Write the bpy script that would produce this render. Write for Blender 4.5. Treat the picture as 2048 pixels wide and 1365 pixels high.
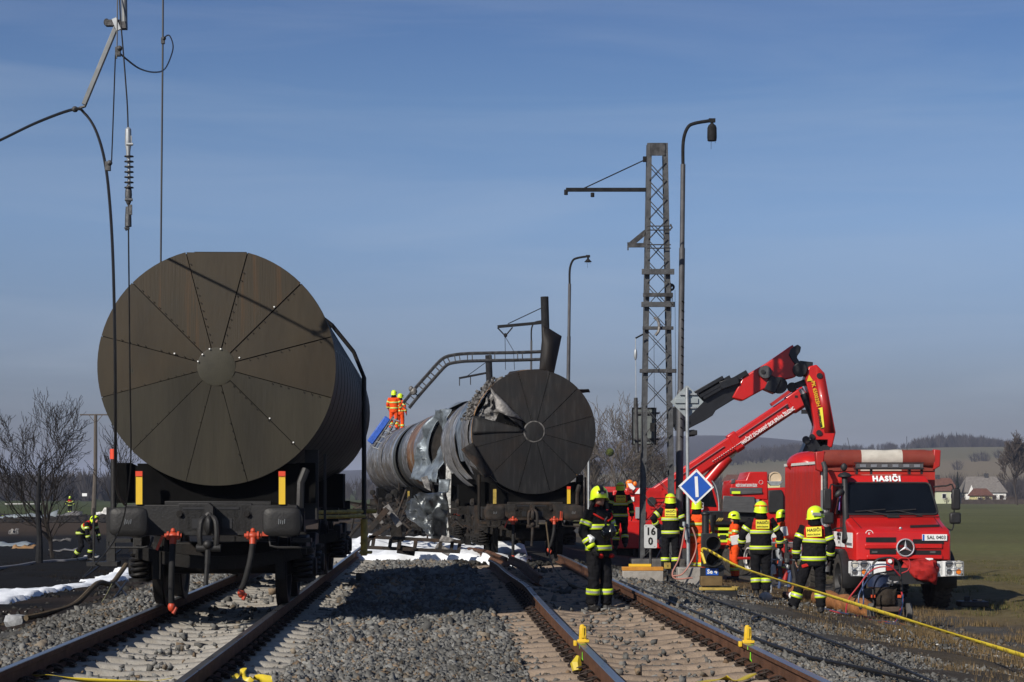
import bpy, math, random
import numpy as np
from mathutils import Vector, Matrix, Euler, noise as mnoise

for _o in list(bpy.data.objects):
    bpy.data.objects.remove(_o)
S = bpy.context.scene
C = S.collection
RAD = math.radians
PI = math.pi
F = 4000.0      # focal length of the photograph in its own pixels
CAMZ = 1.37     # eye height above the rail heads
HOR = 988.0     # horizon row
TH = RAD(2.28)  # heading of both tracks
TK = 0.0398

# ---------------------------------------------------------------- camera
cd = bpy.data.cameras.new('camera'); cam = bpy.data.objects.new('camera', cd); C.objects.link(cam)
cam.location = (0, 0, CAMZ); cam.rotation_euler = (PI / 2, 0, 0)
cd.sensor_width = 36; cd.lens = 36 * F / 2048; cd.shift_y = (HOR - 682.5) / 2048
cd.clip_start = 0.1; cd.clip_end = 20000
S.camera = cam
# ---------------------------------------------------------------- sun and sky
SKY_TINT = [(0.0, (.55, .57, .80)), (.025, (.55, .57, .80)), (.045, (.63, .67, .95)), (.075, (.84, .90, 1.25)), (.134, (1.05, 1.18, 1.54)), (.19, (.89, 1.10, 1.46)), (.25, (.67, .91, 1.35)), (.5, (.6, .84, 1.27)), (1.0, (.6, .84, 1.22))]
SUN_DIR = Vector((1, 1.25, -0.95)).normalized()       # the way the light travels
SUN_EL = math.asin(-SUN_DIR.z)
SUN_ROT = math.atan2(-SUN_DIR.x, -SUN_DIR.y)
sd = bpy.data.lights.new('sun', 'SUN'); sun = bpy.data.objects.new('sun', sd); C.objects.link(sun)
sd.energy = 5.0; sd.angle = RAD(0.5); sd.color = (1.0, 0.93, 0.83)
sun.rotation_euler = SUN_DIR.to_track_quat('-Z', 'Y').to_euler(); sun.location = (-20, -25, 40)
W = bpy.data.worlds.new('World'); S.world = W; W.use_nodes = True
wn = W.node_tree; wn.nodes.clear()
sky = wn.nodes.new('ShaderNodeTexSky'); sky.sky_type = 'NISHITA'; sky.sun_disc = False
sky.sun_elevation = SUN_EL; sky.sun_rotation = SUN_ROT; sky.altitude = 200; sky.air_density = 1.0; sky.dust_density = 0.9; sky.ozone_density = 1.6
bg = wn.nodes.new('ShaderNodeBackground'); bg.inputs[1].default_value = 0.055
wo = wn.nodes.new('ShaderNodeOutputWorld')
tcw = wn.nodes.new('ShaderNodeTexCoord'); sxw = wn.nodes.new('ShaderNodeSeparateXYZ'); rw = wn.nodes.new('ShaderNodeValToRGB'); mw = wn.nodes.new('ShaderNodeMix')
mw.data_type = 'RGBA'; mw.blend_type = 'MULTIPLY'; mw.inputs['Factor'].default_value = 1
wn.links.new(tcw.outputs['Generated'], sxw.inputs[0]); wn.links.new(sxw.outputs['Z'], rw.inputs['Fac'])
_e = rw.color_ramp.elements
for _p, _c in SKY_TINT[2:]: _e.new(_p)
for _k, (_p, _c) in enumerate(SKY_TINT): _e[_k].position = _p; _e[_k].color = (*_c, 1)
wn.links.new(sky.outputs[0], mw.inputs['A']); wn.links.new(rw.outputs['Color'], mw.inputs['B'])
nzw = wn.nodes.new('ShaderNodeTexNoise'); mpw = wn.nodes.new('ShaderNodeMapping'); mpw.inputs['Scale'].default_value = (2.2, 2.2, 22); mpw.inputs['Rotation'].default_value = (.12, .05, 0)
nzw.inputs['Scale'].default_value = 1.6; nzw.inputs['Detail'].default_value = 7; nzw.inputs['Roughness'].default_value = .55; nzw.inputs['Distortion'].default_value = .6
wn.links.new(tcw.outputs['Generated'], mpw.inputs[0]); wn.links.new(mpw.outputs[0], nzw.inputs['Vector'])
mrw = wn.nodes.new('ShaderNodeMapRange'); mrw.inputs['From Min'].default_value = .42; mrw.inputs['From Max'].default_value = .75; mrw.inputs['To Max'].default_value = .16; wn.links.new(nzw.outputs['Fac'], mrw.inputs['Value'])
mcw = wn.nodes.new('ShaderNodeMix'); mcw.data_type = 'RGBA'; mcw.inputs['B'].default_value = (9.5, 10.6, 12.2, 1); wn.links.new(mrw.outputs[0], mcw.inputs['Factor']); wn.links.new(mw.outputs['Result'], mcw.inputs['A'])
wn.links.new(mcw.outputs['Result'], bg.inputs[0]); wn.links.new(bg.outputs[0], wo.inputs[0])
S.view_settings.view_transform = 'Standard'; S.view_settings.look = 'None'
S.view_settings.gamma = 1; S.view_settings.use_curve_mapping = False
S.view_settings.exposure = 0.0
S.cycles.max_bounces = 5; S.cycles.diffuse_bounces = 3; S.cycles.glossy_bounces = 3; S.cycles.transparent_max_bounces = 8
S.cycles.use_denoising = True
try: S.cycles.denoiser = 'OPENIMAGEDENOISE'
except Exception: pass

# ---------------------------------------------------------------- helpers
def at(px, py, Y):
    """world point seen at pixel (px, py) of the 2048 px wide photograph, at distance Y"""
    return Vector(((px - 1024) * Y / F, Y, CAMZ - (py - HOR) * Y / F))

_S = np.array([-4000, -60, -9.6, -8.6, -6.6, -5.15, -4.55, 3.9, 9.3, 60, 4000])
_Z = np.array([-.80, -.80, -.82, -.80, -.74, -.36, -.265, -.265, -1.1, -1.1, -1.1])
def hill(X, Y):
    t = np.clip((Y - 620) / 850, 0, 1); t = t * t * (3 - 2 * t)
    a = 36 * np.exp(-((X - 330) / 300.0) ** 2) * t
    u = np.clip((Y - 1600) / 1800, 0, 1); u = u * u * (3 - 2 * u)
    b = (42 + 14 * np.sin(X / 420.0 + 1.0) + 7 * np.sin(X / 150.0)) * u * np.clip((X + 1500) / 1200, 0.4, 1) 
    return np.maximum(a, 0) + b * np.exp(-np.maximum(X - 500, 0) / 900)
def gh(X, Y):
    """height of the bare ground"""
    return np.interp(X + TK * Y, _S, _Z) + hill(X, Y)
def gz(X, Y): return float(gh(np.float64(X), np.float64(Y)))
def on(px, Y, dz=0.0):
    X = (px - 1024) * Y / F
    return Vector((X, Y, gz(X, Y) + dz))

class MB:
    """collects shapes and links them as one mesh object"""
    def __init__(s): s.v = []; s.f = []; s.m = []
    def add(s, vs, fs, mi=0):
        n = len(s.v); s.v.extend([tuple(p) for p in vs])
        for f in fs: s.f.append(tuple(i + n for i in f)); s.m.append(mi)
        return s
    def box(s, c, d, R=None, mi=0, taper=1.0):
        hx, hy, hz = d[0] / 2, d[1] / 2, d[2] / 2
        P = []
        for z, k in ((-hz, 1.0), (hz, taper)):
            for x, y in ((-hx, -hy), (hx, -hy), (hx, hy), (-hx, hy)): P.append(Vector((x * k, y * k, z)))
        if R is not None: P = [R @ p for p in P]
        c = Vector(c)
        return s.add([p + c for p in P], [(3, 2, 1, 0), (4, 5, 6, 7), (0, 1, 5, 4), (1, 2, 6, 5), (2, 3, 7, 6), (3, 0, 4, 7)], mi)
    def bar(s, a, b, w, h, up=(0, 0, 1), mi=0):
        a = Vector(a); b = Vector(b); d = b - a; L = d.length
        if L < 1e-6: return s
        d /= L; up = Vector(up)
        if abs(d.dot(up)) > .98: up = Vector((0, 1, 0)) if abs(d.y) < .9 else Vector((1, 0, 0))
        x = d.cross(up).normalized(); z = x.cross(d)
        R = Matrix((x, d, z)).transposed()
        return s.box((a + b) / 2, (w, L, h), R, mi)
    def tube(s, P, r, n=8, mi=0, cap=True, ry=None, side=None):
        P = [Vector(p) for p in P]; k = len(P)
        rs = list(r) if hasattr(r, '__len__') else [r] * k
        rys = rs if ry is None else (list(ry) if hasattr(ry, '__len__') else [ry] * k)
        vs = []; prev = None
        for i, p in enumerate(P):
            t = P[min(i + 1, k - 1)] - P[max(i - 1, 0)]
            t = t.normalized() if t.length > 1e-9 else Vector((0, 0, 1))
            if side is not None:
                a = Vector(side); a = (a - t * a.dot(t))
                a = a.normalized() if a.length > 1e-5 else t.orthogonal().normalized()
            elif prev is None:
                a = t.orthogonal().normalized()
            else:
                a = prev - t * prev.dot(t); a = a.normalized() if a.length > 1e-6 else t.orthogonal().normalized()
            prev = a; b = t.cross(a)
            for j in range(n):
                q = 2 * PI * j / n
                vs.append(p + a * (math.cos(q) * rs[i]) + b * (math.sin(q) * rys[i]))
        fs = []
        for i in range(k - 1):
            for j in range(n):
                j2 = (j + 1) % n
                fs.append((i * n + j, i * n + j2, (i + 1) * n + j2, (i + 1) * n + j))
        if cap:
            fs.append(tuple(reversed(range(n)))); fs.append(tuple((k - 1) * n + j for j in range(n)))
        return s.add(vs, fs, mi)
    def lathe(s, prof, o=(0, 0, 0), ax=(0, 0, 1), n=24, mi=0, a0=0.0, a1=2 * PI, ref=None):
        """prof: (distance along the axis, radius)"""
        ax = Vector(ax).normalized(); o = Vector(o)
        a = Vector(ref) if ref is not None else ax.orthogonal().normalized()
        b = ax.cross(a); full = abs(a1 - a0 - 2 * PI) < 1e-6; m = n if full else n + 1
        vs = []
        for (h, r) in prof:
            for j in range(m):
                q = a0 + (a1 - a0) * j / n
                vs.append(o + ax * h + (a * math.cos(q) + b * math.sin(q)) * r)
        fs = []
        for i in range(len(prof) - 1):
            for j in range(n):
                j2 = (j + 1) % m
                fs.append((i * m + j, i * m + j2, (i + 1) * m + j2, (i + 1) * m + j))
        return s.add(vs, fs, mi)
    def disc(s, c, ax, r, n=24, mi=0):
        ax = Vector(ax).normalized(); a = ax.orthogonal().normalized(); b = ax.cross(a); c = Vector(c)
        return s.add([c + (a * math.cos(2 * PI * j / n) + b * math.sin(2 * PI * j / n)) * r for j in range(n)], [tuple(range(n))], mi)
    def cyl(s, a, b, r, n=16, mi=0): return s.tube([a, b], r, n, mi)
    def ell(s, c, r, n=12, m=8, R=None, mi=0):
        c = Vector(c); vs = []
        for i in range(m + 1):
            t = PI * i / m
            for j in range(n):
                q = 2 * PI * j / n
                p = Vector((math.sin(t) * math.cos(q) * r[0], math.sin(t) * math.sin(q) * r[1], math.cos(t) * r[2]))
                vs.append(c + (R @ p if R is not None else p))
        fs = [(i * n + j, (i + 1) * n + j, (i + 1) * n + (j + 1) % n, i * n + (j + 1) % n) for i in range(m) for j in range(n)]
        return s.add(vs, fs, mi)
    def prism(s, poly, M4, depth, mi=0, mside=None):
        """poly in the xy plane of M4, extruded along its z from 0 to depth"""
        n = len(poly); ms = mi if mside is None else mside
        area = sum(poly[i][0] * poly[(i + 1) % n][1] - poly[(i + 1) % n][0] * poly[i][1] for i in range(n))
        if area < 0: poly = list(reversed(poly))
        vs = [M4 @ Vector((x, y, 0)) for x, y in poly] + [M4 @ Vector((x, y, depth)) for x, y in poly]
        lo = tuple(reversed(range(n))); hi = tuple(range(n, 2 * n))
        if depth < 0: lo, hi = tuple(reversed(lo)), tuple(reversed(hi))
        s.add(vs, [lo, hi], mi)
        k = len(s.v) - 2 * n
        for i in range(n):
            j = (i + 1) % n
            q = (k + i, k + j, k + n + j, k + n + i)
            s.f.append(q if depth > 0 else tuple(reversed(q))); s.m.append(ms)
        return s
    def quad(s, a, b, c, d, mi=0): return s.add([a, b, c, d], [(0, 1, 2, 3)], mi)
    def build(s, name, mats, parent=None, smooth=True, bevel=0, ang=38, solid=0, loc=None):
        me = bpy.data.meshes.new(name); me.from_pydata(s.v, [], s.f)
        if not isinstance(mats, (list, tuple)): mats = [mats]
        for m in mats: me.materials.append(m)
        if len(mats) > 1: me.polygons.foreach_set('material_index', s.m)
        if smooth:
            me.polygons.foreach_set('use_smooth', [True] * len(me.polygons)); me.set_sharp_from_angle(angle=RAD(ang))
        me.update()
        return link(name, me, parent, bevel, solid, loc)
def link(name, me, parent=None, bevel=0, solid=0, loc=None):
    o = bpy.data.objects.new(name, me); C.objects.link(o)
    if parent is not None: o.parent = parent
    if loc is not None: o.location = loc
    if solid:
        md = o.modifiers.new('solid', 'SOLIDIFY'); md.thickness = solid; md.offset = 0
    if bevel:
        md = o.modifiers.new('bevel', 'BEVEL'); md.width = bevel; md.segments = 2; md.limit_method = 'ANGLE'; md.angle_limit = RAD(40); md.harden_normals = False
    return o
def tag(o, label=None, cat=None, group=None, kind=None):
    if label: o['label'] = label
    if cat: o['category'] = cat
    if group: o['group'] = group
    if kind: o['kind'] = kind
    return o
def thing(name, label, cat, loc=(0, 0, 0), rz=0.0, group=None):
    o = bpy.data.objects.new(name, None); C.objects.link(o); o.empty_display_size = .2
    o.location = loc; o.rotation_euler = (0, 0, rz)
    return tag(o, label, cat, group)
def copy_tree(o, parent=None):
    c = o.copy(); C.objects.link(c); c.parent = parent
    for ch in list(o.children): copy_tree(ch, c)
    return c
def text(name, body, size, mat, parent, loc, rot=(PI / 2, 0, 0), ext=.002, bold=.0, align='CENTER', sx=1.0, space=1.0, fit=0):
    cu = bpy.data.curves.new(name, 'FONT'); cu.body = body; cu.size = size; cu.extrude = ext; cu.offset = bold
    cu.align_x = align; cu.align_y = 'CENTER'; cu.space_character = space; cu.resolution_u = 2; cu.materials.append(mat)
    tmp = bpy.data.objects.new(name, cu); C.objects.link(tmp); bpy.context.view_layer.update()
    me = bpy.data.meshes.new_from_object(tmp.evaluated_get(bpy.context.evaluated_depsgraph_get())); bpy.data.objects.remove(tmp); bpy.data.curves.remove(cu)
    me.name = name
    if not me.materials: me.materials.append(mat)
    o = bpy.data.objects.new(name, me); C.objects.link(o); o.parent = parent; o.location = loc; o.rotation_euler = rot; o.scale = (sx, 1, 1)
    if fit:
        xs = [v.co.x for v in me.vertices]; o.scale[0] = fit / (max(xs) - min(xs))
    return tag(o, kind='stuff')
def grid_sheet(A, B, Cc, D, nx, ny, amp=0.0, seed=0, sc=3.0, bulge=0.0, fold=0.0):
    """patch A-B-Cc-D with creases"""
    A, B, Cc, D = Vector(A), Vector(B), Vector(Cc), Vector(D); n = (B - A).cross(D - A).normalized()
    mb = MB(); vs = []
    for j in range(ny + 1):
        v = j / ny
        for i in range(nx + 1):
            u = i / nx
            p = A.lerp(B, u).lerp(D.lerp(Cc, u), v)
            q = p * sc + Vector((seed * 7.3, seed * 3.1, seed))
            d = amp * (abs(mnoise.noise(q)) * 2 - .5 + .5 * mnoise.noise(q * 2.7)) + bulge * math.sin(PI * u) * math.sin(PI * v) + fold * math.sin(PI * v * 1.0) * u
            vs.append(p + n * d + Vector((mnoise.noise(q + Vector((9, 0, 0))), mnoise.noise(q + Vector((0, 9, 0))), mnoise.noise(q + Vector((0, 0, 9))))) * amp * .4)
    fs = [(j * (nx + 1) + i, j * (nx + 1) + i + 1, (j + 1) * (nx + 1) + i + 1, (j + 1) * (nx + 1) + i) for j in range(ny) for i in range(nx)]
    return mb.add(vs, fs)
def arc(P, n=8):
    """Catmull-Rom through points"""
    P = [Vector(p) for p in P]; out = []
    for i in range(len(P) - 1):
        p0 = P[max(i - 1, 0)]; p1 = P[i]; p2 = P[i + 1]; p3 = P[min(i + 2, len(P) - 1)]
        for k in range(n):
            t = k / n
            out.append(.5 * ((2 * p1) + (p2 - p0) * t + (2 * p0 - 5 * p1 + 4 * p2 - p3) * t * t + (3 * p1 - p0 - 3 * p2 + p3) * t ** 3))
    out.append(P[-1]); return out

# ---------------------------------------------------------------- materials
def mat(name, col, rough=.6, metal=0.0, var=.25, scale=6.0, col2=None, bump=0.0, bscale=60.0, stretch=(1, 1, 1), coat=0.0, spec=.5, attr=None, ramp=None, rvar=0.0, dirt=None, dscale=2.0, damt=.5):
    m = bpy.data.materials.new(name); m.use_nodes = True; nt = m.node_tree; N = nt.nodes; L = nt.links
    b = N['Principled BSDF']
    b.inputs['Roughness'].default_value = rough; b.inputs['Metallic'].default_value = metal
    b.inputs['Coat Weight'].default_value = coat; b.inputs['Specular IOR Level'].default_value = spec if rough < .5 else min(spec, .5 - .5 * (rough - .5) / .3 if rough < .75 else .1)
    b.inputs['Coat Roughness'].default_value = .08
    tc = N.new('ShaderNodeTexCoord'); mp = N.new('ShaderNodeMapping'); mp.inputs['Scale'].default_value = stretch
    L.new(tc.outputs['Object'], mp.inputs['Vector'])
    no = N.new('ShaderNodeTexNoise'); no.inputs['Scale'].default_value = scale; no.inputs['Detail'].default_value = 7; no.inputs['Roughness'].default_value = .62
    L.new(mp.outputs[0], no.inputs['Vector'])
    cr = N.new('ShaderNodeValToRGB'); L.new(no.outputs['Fac'], cr.inputs['Fac'])
    if ramp:
        e = cr.color_ramp.elements
        while len(e) < len(ramp): e.new(.5)
        for k, (p, c) in enumerate(ramp): e[k].position = p; e[k].color = (*c, 1)
    else:
        c2 = col2 or tuple(min(1, c * (1 + var)) for c in col); c1 = tuple(c * (1 - var) for c in col)
        e = cr.color_ramp.elements; e[0].position = .3; e[1].position = .7; e[0].color = (*c1, 1); e[1].color = (*c2, 1)
    out = cr.outputs['Color']
    if attr:
        a = N.new('ShaderNodeAttribute'); a.attribute_name = attr
        mx = N.new('ShaderNodeMix'); mx.data_type = 'RGBA'; mx.blend_type = 'MULTIPLY'; mx.inputs['Factor'].default_value = 1
        L.new(out, mx.inputs['A']); L.new(a.outputs['Color'], mx.inputs['B']); out = mx.outputs['Result']
    if dirt:
        n2 = N.new('ShaderNodeTexNoise'); n2.inputs['Scale'].default_value = dscale; n2.inputs['Detail'].default_value = 9; n2.inputs['Roughness'].default_value = .68
        L.new(tc.outputs['Object'], n2.inputs['Vector'])
        r2 = N.new('ShaderNodeValToRGB'); r2.color_ramp.elements[0].position = .45; r2.color_ramp.elements[1].position = .72
        r2.color_ramp.elements[1].color = (damt, damt, damt, 1); L.new(n2.outputs['Fac'], r2.inputs['Fac'])
        mx = N.new('ShaderNodeMix'); mx.data_type = 'RGBA'; L.new(r2.outputs['Color'], mx.inputs['Factor']); L.new(out, mx.inputs['A']); mx.inputs['B'].default_value = (*dirt, 1); out = mx.outputs['Result']
    L.new(out, b.inputs['Base Color'])
    if rvar:
        mr = N.new('ShaderNodeMapRange'); mr.inputs['To Min'].default_value = max(0.02, rough - rvar); mr.inputs['To Max'].default_value = min(1, rough + rvar)
        L.new(no.outputs['Fac'], mr.inputs['Value']); L.new(mr.outputs[0], b.inputs['Roughness'])
    if bump:
        n3 = N.new('ShaderNodeTexNoise'); n3.inputs['Scale'].default_value = bscale; n3.inputs['Detail'].default_value = 5
        L.new(mp.outputs[0] if stretch != (1, 1, 1) else tc.outputs['Object'], n3.inputs['Vector'])
        bp = N.new('ShaderNodeBump'); bp.inputs['Strength'].default_value = bump; bp.inputs['Distance'].default_value = .02
        L.new(n3.outputs['Fac'], bp.inputs['Height']); L.new(bp.outputs[0], b.inputs['Normal'])
    return m
K = {}
K['steel_dark'] = mat('steel_dark', (.008, .0075, .007), .6, .25, .5, 5, bump=.25, bscale=30, dirt=(.018, .013, .010), damt=.7)
K['frame_grey'] = mat('frame_grey', (.017, .0165, .016), .55, .1, .4, 4, bump=.2, bscale=40, dirt=(.012, .011, .010), damt=.8)
K['black_rubber'] = mat('black_rubber', (.018, .018, .018), .7, 0, .4, 10, bump=.2)
K['tyre'] = mat('tyre', (.045, .042, .038), .85, 0, .4, 12, bump=.4, bscale=60, dirt=(.13, .11, .09), damt=.6)
K['tank_brown'] = mat('tank_brown', (.036, .027, .0155), .62, .0, .26, 1.2, bump=.15, bscale=9, stretch=(1.6, 1, .5), dirt=(.027, .025, .018), dscale=1.5, damt=.6, rvar=.12)
K['tank_rusty'] = mat('tank_rusty', (.05, .036, .02), .62, 0, .3, 1.6, bump=.15, bscale=9, stretch=(6, 1, .22), ramp=[(.3, (.031, .024, .014)), (.55, (.038, .028, .016)), (.66, (.064, .034, .013)), (.8, (.038, .029, .015))], dirt=(.027, .025, .018), dscale=1.2, damt=.5)
K['tank_green'] = mat('tank_green', (.031, .027, .0175), .62, 0, .28, 1.0, bump=.15, bscale=9, stretch=(2.5, 1, .4), dirt=(.024, .022, .017), dscale=1.1, damt=.7, rvar=.12)
K['tank_hub'] = mat('tank_hub', (.036, .033, .022), .6, 0, .3, 3, bump=.1)
K['cladding'] = mat('cladding', (.013, .0125, .0115), .62, .05, .4, 2, stretch=(1, 3, 1), bump=.2, bscale=12)
K['rivet_white'] = mat('rivet_white', (.8, .8, .76), .4, 0, .1)
K['rivet'] = mat('rivet', (.03, .026, .02), .6, .2, .3)
K['yellow'] = mat('yellow_paint', (.72, .46, .02), .5, 0, .12, 9, dirt=(.3, .2, .05), damt=.3, dscale=9)
K['yellow_dull'] = mat('yellow_dull', (.42, .30, .06), .6, 0, .25, 9, dirt=(.08, .06, .04), damt=.7, dscale=12)
K['orange'] = mat('orange_paint', (.62, .08, .02), .5, 0, .12, 9)
K['redcap'] = mat('red_cap', (.66, .06, .02), .45, 0, .1)
K['valve'] = mat('valve_orange', (.50, .055, .018), .5, 0, .2, 14, dirt=(.06, .03, .02), dscale=14, damt=.6)
K['rail_side'] = mat('rail_rust', (.115, .058, .036), .75, .1, .35, 5, bump=.3, bscale=50, dirt=(.05, .03, .022), dscale=3, damt=.6)
K['rail_dark'] = mat('rail_dark', (.055, .043, .036), .7, .1, .35, 5, bump=.3, bscale=50)
K['rail_top'] = mat('rail_top', (.30, .30, .31), .3, .9, .15, 8, stretch=(1, .2, 1), rvar=.12)
K['sleeper_l'] = mat('sleeper_pale', (.34, .32, .28), .9, 0, .16, 9, bump=.5, bscale=70, dirt=(.22, .19, .15), dscale=4, damt=.75)
K['sleeper_r'] = mat('sleeper_tan', (.275, .212, .158), .9, 0, .18, 9, bump=.5, bscale=70, dirt=(.15, .115, .085), dscale=3, damt=.8)
K['clip'] = mat('clip_steel', (.035, .025, .02), .65, .3, .4, 12)
K['stone'] = mat('ballast_stone', (1, 1, 1), .9, 0, .22, 35, attr='tint', bump=.3, bscale=120)
K['burnt_head'] = mat('burnt_head', (.02, .02, .021), .62, .15, .3, 2, stretch=(6, 3, .8), bump=.10, bscale=6,
    ramp=[(.3, (.009, .009, .0095)), (.52, (.013, .013, .0135)), (.68, (.026, .026, .026)), (.84, (.042, .040, .038))], dirt=(.05, .026, .010), dscale=.8, damt=.30)
K['burnt_dark'] = mat('burnt_dark', (.02, .019, .018), .8, .1, .5, 6, bump=.5, bscale=20, dirt=(.07, .05, .035), damt=.35)
K['burnt_frame'] = mat('burnt_frame', (.03, .028, .026), .75, .1, .5, 5, bump=.4, bscale=25, dirt=(.10, .055, .03), damt=.5, dscale=3)
K['barrel_burnt'] = mat('barrel_burnt', (.1, .1, .1), .38, .5, .3, 2.6, stretch=(.42, .8, .42), bump=.9, bscale=4, rvar=.15,
    ramp=[(.30, (.018, .017, .016)), (.38, (.07, .068, .066)), (.44, (.45, .45, .46)), (.49, (.10, .09, .08)), (.54, (.26, .20, .13)), (.58, (.10, .10, .105)), (.64, (.62, .62, .61)), (.72, (.03, .03, .03))], dirt=(.02, .02, .02), dscale=.8, damt=.6)
K['barrel_rust'] = mat('barrel_rust', (.1, .1, .1), .5, .3, .3, 2.2, stretch=(.4, .7, .4), bump=.9, bscale=5, rvar=.12,
    ramp=[(.26, (.03, .026, .022)), (.36, (.30, .135, .035)), (.46, (.13, .06, .022)), (.53, (.26, .115, .035)), (.58, (.34, .27, .21)), (.65, (.10, .08, .065)), (.74, (.42, .41, .40))], dirt=(.03, .025, .022), dscale=1.0, damt=.6)
K['barrel_olive'] = mat('barrel_olive', (.055, .055, .045), .5, .2, .3, 2, stretch=(.3, 2, .3), bump=.2, dirt=(.02, .02, .018), dscale=2, damt=.7)
K['tan_sheet'] = mat('tan_sheet', (.30, .17, .07), .6, .1, .35, 3, stretch=(.4, 2, .4), bump=.3, bscale=12, dirt=(.22, .21, .2), dscale=2.5, damt=.6)
K['zinc'] = mat('zinc_sheet', (.22, .255, .28), .45, .5, .4, 4, bump=.8, bscale=7, rvar=.15, dirt=(.05, .05, .05), dscale=2.2, damt=.9)
K['lump'] = mat('sooty_lump', (.13, .125, .12), .9, 0, .7, 9, bump=.8, bscale=20, dirt=(.02, .02, .02), dscale=6, damt=.9)
K['ash'] = mat('ash_sheet', (.22, .21, .20), .6, .4, .5, 7, bump=.9, bscale=14, dirt=(.03, .03, .03), dscale=5, damt=.9)
K['insul'] = mat('insulation', (.24, .235, .23), .8, .1, .6, 16, bump=1.0, bscale=30, dirt=(.04, .035, .03), dscale=6, damt=.9)
K['foam'] = mat('fire_foam', (.80, .83, .86), .8, 0, .05, 4, bump=.6, bscale=9)
K['concrete'] = mat('concrete', (.33, .31, .28), .9, 0, .2, 6, bump=.4, bscale=50, dirt=(.15, .13, .11), damt=.6)
K['concrete_dark'] = mat('concrete_sooty', (.12, .115, .11), .9, 0, .3, 5, bump=.4, bscale=50, dirt=(.03, .03, .03), damt=.7)
K['mast'] = mat('mast_steel', (.085, .088, .092), .55, .4, .3, 7, bump=.35, bscale=30, dirt=(.03, .03, .032), dscale=3.2, damt=.75)
K['mast_dark'] = mat('mast_sooty', (.05, .05, .052), .6, .3, .5, 6, bump=.35, bscale=30, dirt=(.13, .13, .13), dscale=6, damt=.5)
K['lamp'] = mat('lamp_post', (.085, .085, .09), .55, .3, .35, 5, bump=.2, stretch=(1, 1, .4))
K['soot'] = mat('soot', (.018, .018, .019), .8, 0, .4, 8, bump=.3)
K['galv'] = mat('galvanised', (.36, .38, .39), .5, .55, .18, 12, rvar=.1)
K['sign_back'] = mat('sign_back', (.33, .37, .38), .5, .35, .12, 6, dirt=(.2, .21, .21), damt=.5)
K['board_back'] = mat('board_back', (.16, .18, .18), .6, .2, .35, 4, dirt=(.03, .035, .03), dscale=3, damt=.8)
K['white'] = mat('white_paint', (.78, .79, .78), .45, 0, .06, 6)
K['white_matt'] = mat('white_matt', (.62, .61, .58), .75, 0, .1, 6, dirt=(.3, .28, .25), damt=.35, dscale=7)
K['km_white'] = mat('km_board', (.52, .53, .53), .6, 0, .1, 5, dirt=(.3, .3, .3), damt=.4)
K['black'] = mat('black_paint', (.012, .012, .013), .5, 0, .3, 6)
K['void'] = mat('soot_black', (.006, .006, .006), .95, 0, .3, 6, spec=.05)
K['blue'] = mat('sign_blue', (.012, .085, .42), .45, 0, .08, 5)
K['blue_tarp'] = mat('blue_tarp', (.02, .09, .42), .5, 0, .25, 8, bump=.4, bscale=14)
K['red'] = mat('fire_red', (.49, .010, .008), .34, 0, .08, 3, coat=.25, dirt=(.32, .03, .02), damt=.3, dscale=2.5)
K['red_old'] = mat('fire_red_matt', (.40, .016, .012), .4, 0, .1, 3, coat=.2, dirt=(.25, .03, .02), damt=.45, dscale=3)
K['tarp'] = mat('red_tarp', (.40, .020, .012), .5, 0, .15, 3, bump=.35, bscale=4, stretch=(1, 5, .5), dirt=(.25, .02, .012), damt=.5)
K['tarp_roll'] = mat('tarp_roll', (.21, .038, .026), .65, 0, .2, 3, bump=.6, bscale=6, dirt=(.16, .045, .03), damt=.6, dscale=3)
K['tarp_white'] = mat('tarp_white', (.50, .47, .41), .7, 0, .1, 5, bump=.3, bscale=9, dirt=(.33, .30, .25), damt=.6, dscale=4)
K['glass'] = mat('dark_glass', (.004, .0055, .008), .06, 0, .3, 2, spec=.28)
K['grille'] = mat('grille_black', (.010, .010, .011), .6, 0, .3)
K['plastic'] = mat('black_plastic', (.016, .016, .017), .55, 0, .3, 8, bump=.1)
K['chrome'] = mat('chrome', (.70, .70, .71), .22, .55, .1)
K['lens'] = mat('lamp_lens', (.62, .60, .52), .08, 0, .1, spec=.8)
K['lens_dark'] = mat('lamp_lens_dark', (.08, .08, .085), .08, 0, .2, spec=.8)
K['amber'] = mat('amber_lens', (.75, .20, .02), .2, 0, .1)
K['silver'] = mat('silver_paint', (.42, .43, .44), .35, .7, .1, 8)
K['alu'] = mat('aluminium', (.55, .55, .55), .4, .7, .12, 8)
K['locker'] = mat('locker_shutter', (.14, .14, .14), .4, .6, .2, 4, stretch=(1, 1, 6))
K['limeband'] = mat('lime_stripe', (.62, .80, .03), .5, 0, .06)
K['crane_black'] = mat('crane_black', (.014, .015, .017), .38, .1, .3, 5)
K['beige'] = mat('beige_cover', (.56, .44, .30), .6, 0, .1)
K['skin'] = mat('skin', (.42, .22, .15), .5, 0, .12, 20)
K['hi_lime'] = mat('hi_vis_lime', (.55, .72, .02), .6, 0, .06, 20)
K['hi_silver'] = mat('hi_vis_silver', (.42, .42, .40), .4, .2, .1, 20)
K['helmet'] = mat('helmet_lime', (.66, .86, .02), .35, 0, .05, 10, coat=.3)
K['coat'] = mat('coat_black', (.009, .009, .0105), .85, 0, .35, 14, bump=.5, bscale=18)
K['coat_orange'] = mat('coat_orange', (.72, .075, .012), .75, 0, .15, 9, bump=.5, bscale=16)
K['yoke_red'] = mat('yoke_red', (.42, .018, .014), .75, 0, .15, 12, bump=.3, bscale=20)
K['glove'] = mat('glove', (.015, .015, .016), .7, 0, .3)
K['boot'] = mat('boot_leather', (.013, .012, .012), .55, 0, .4, 20, bump=.3)
K['panel_yellow'] = mat('panel_yellow', (.80, .72, .06), .6, 0, .05)
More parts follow.
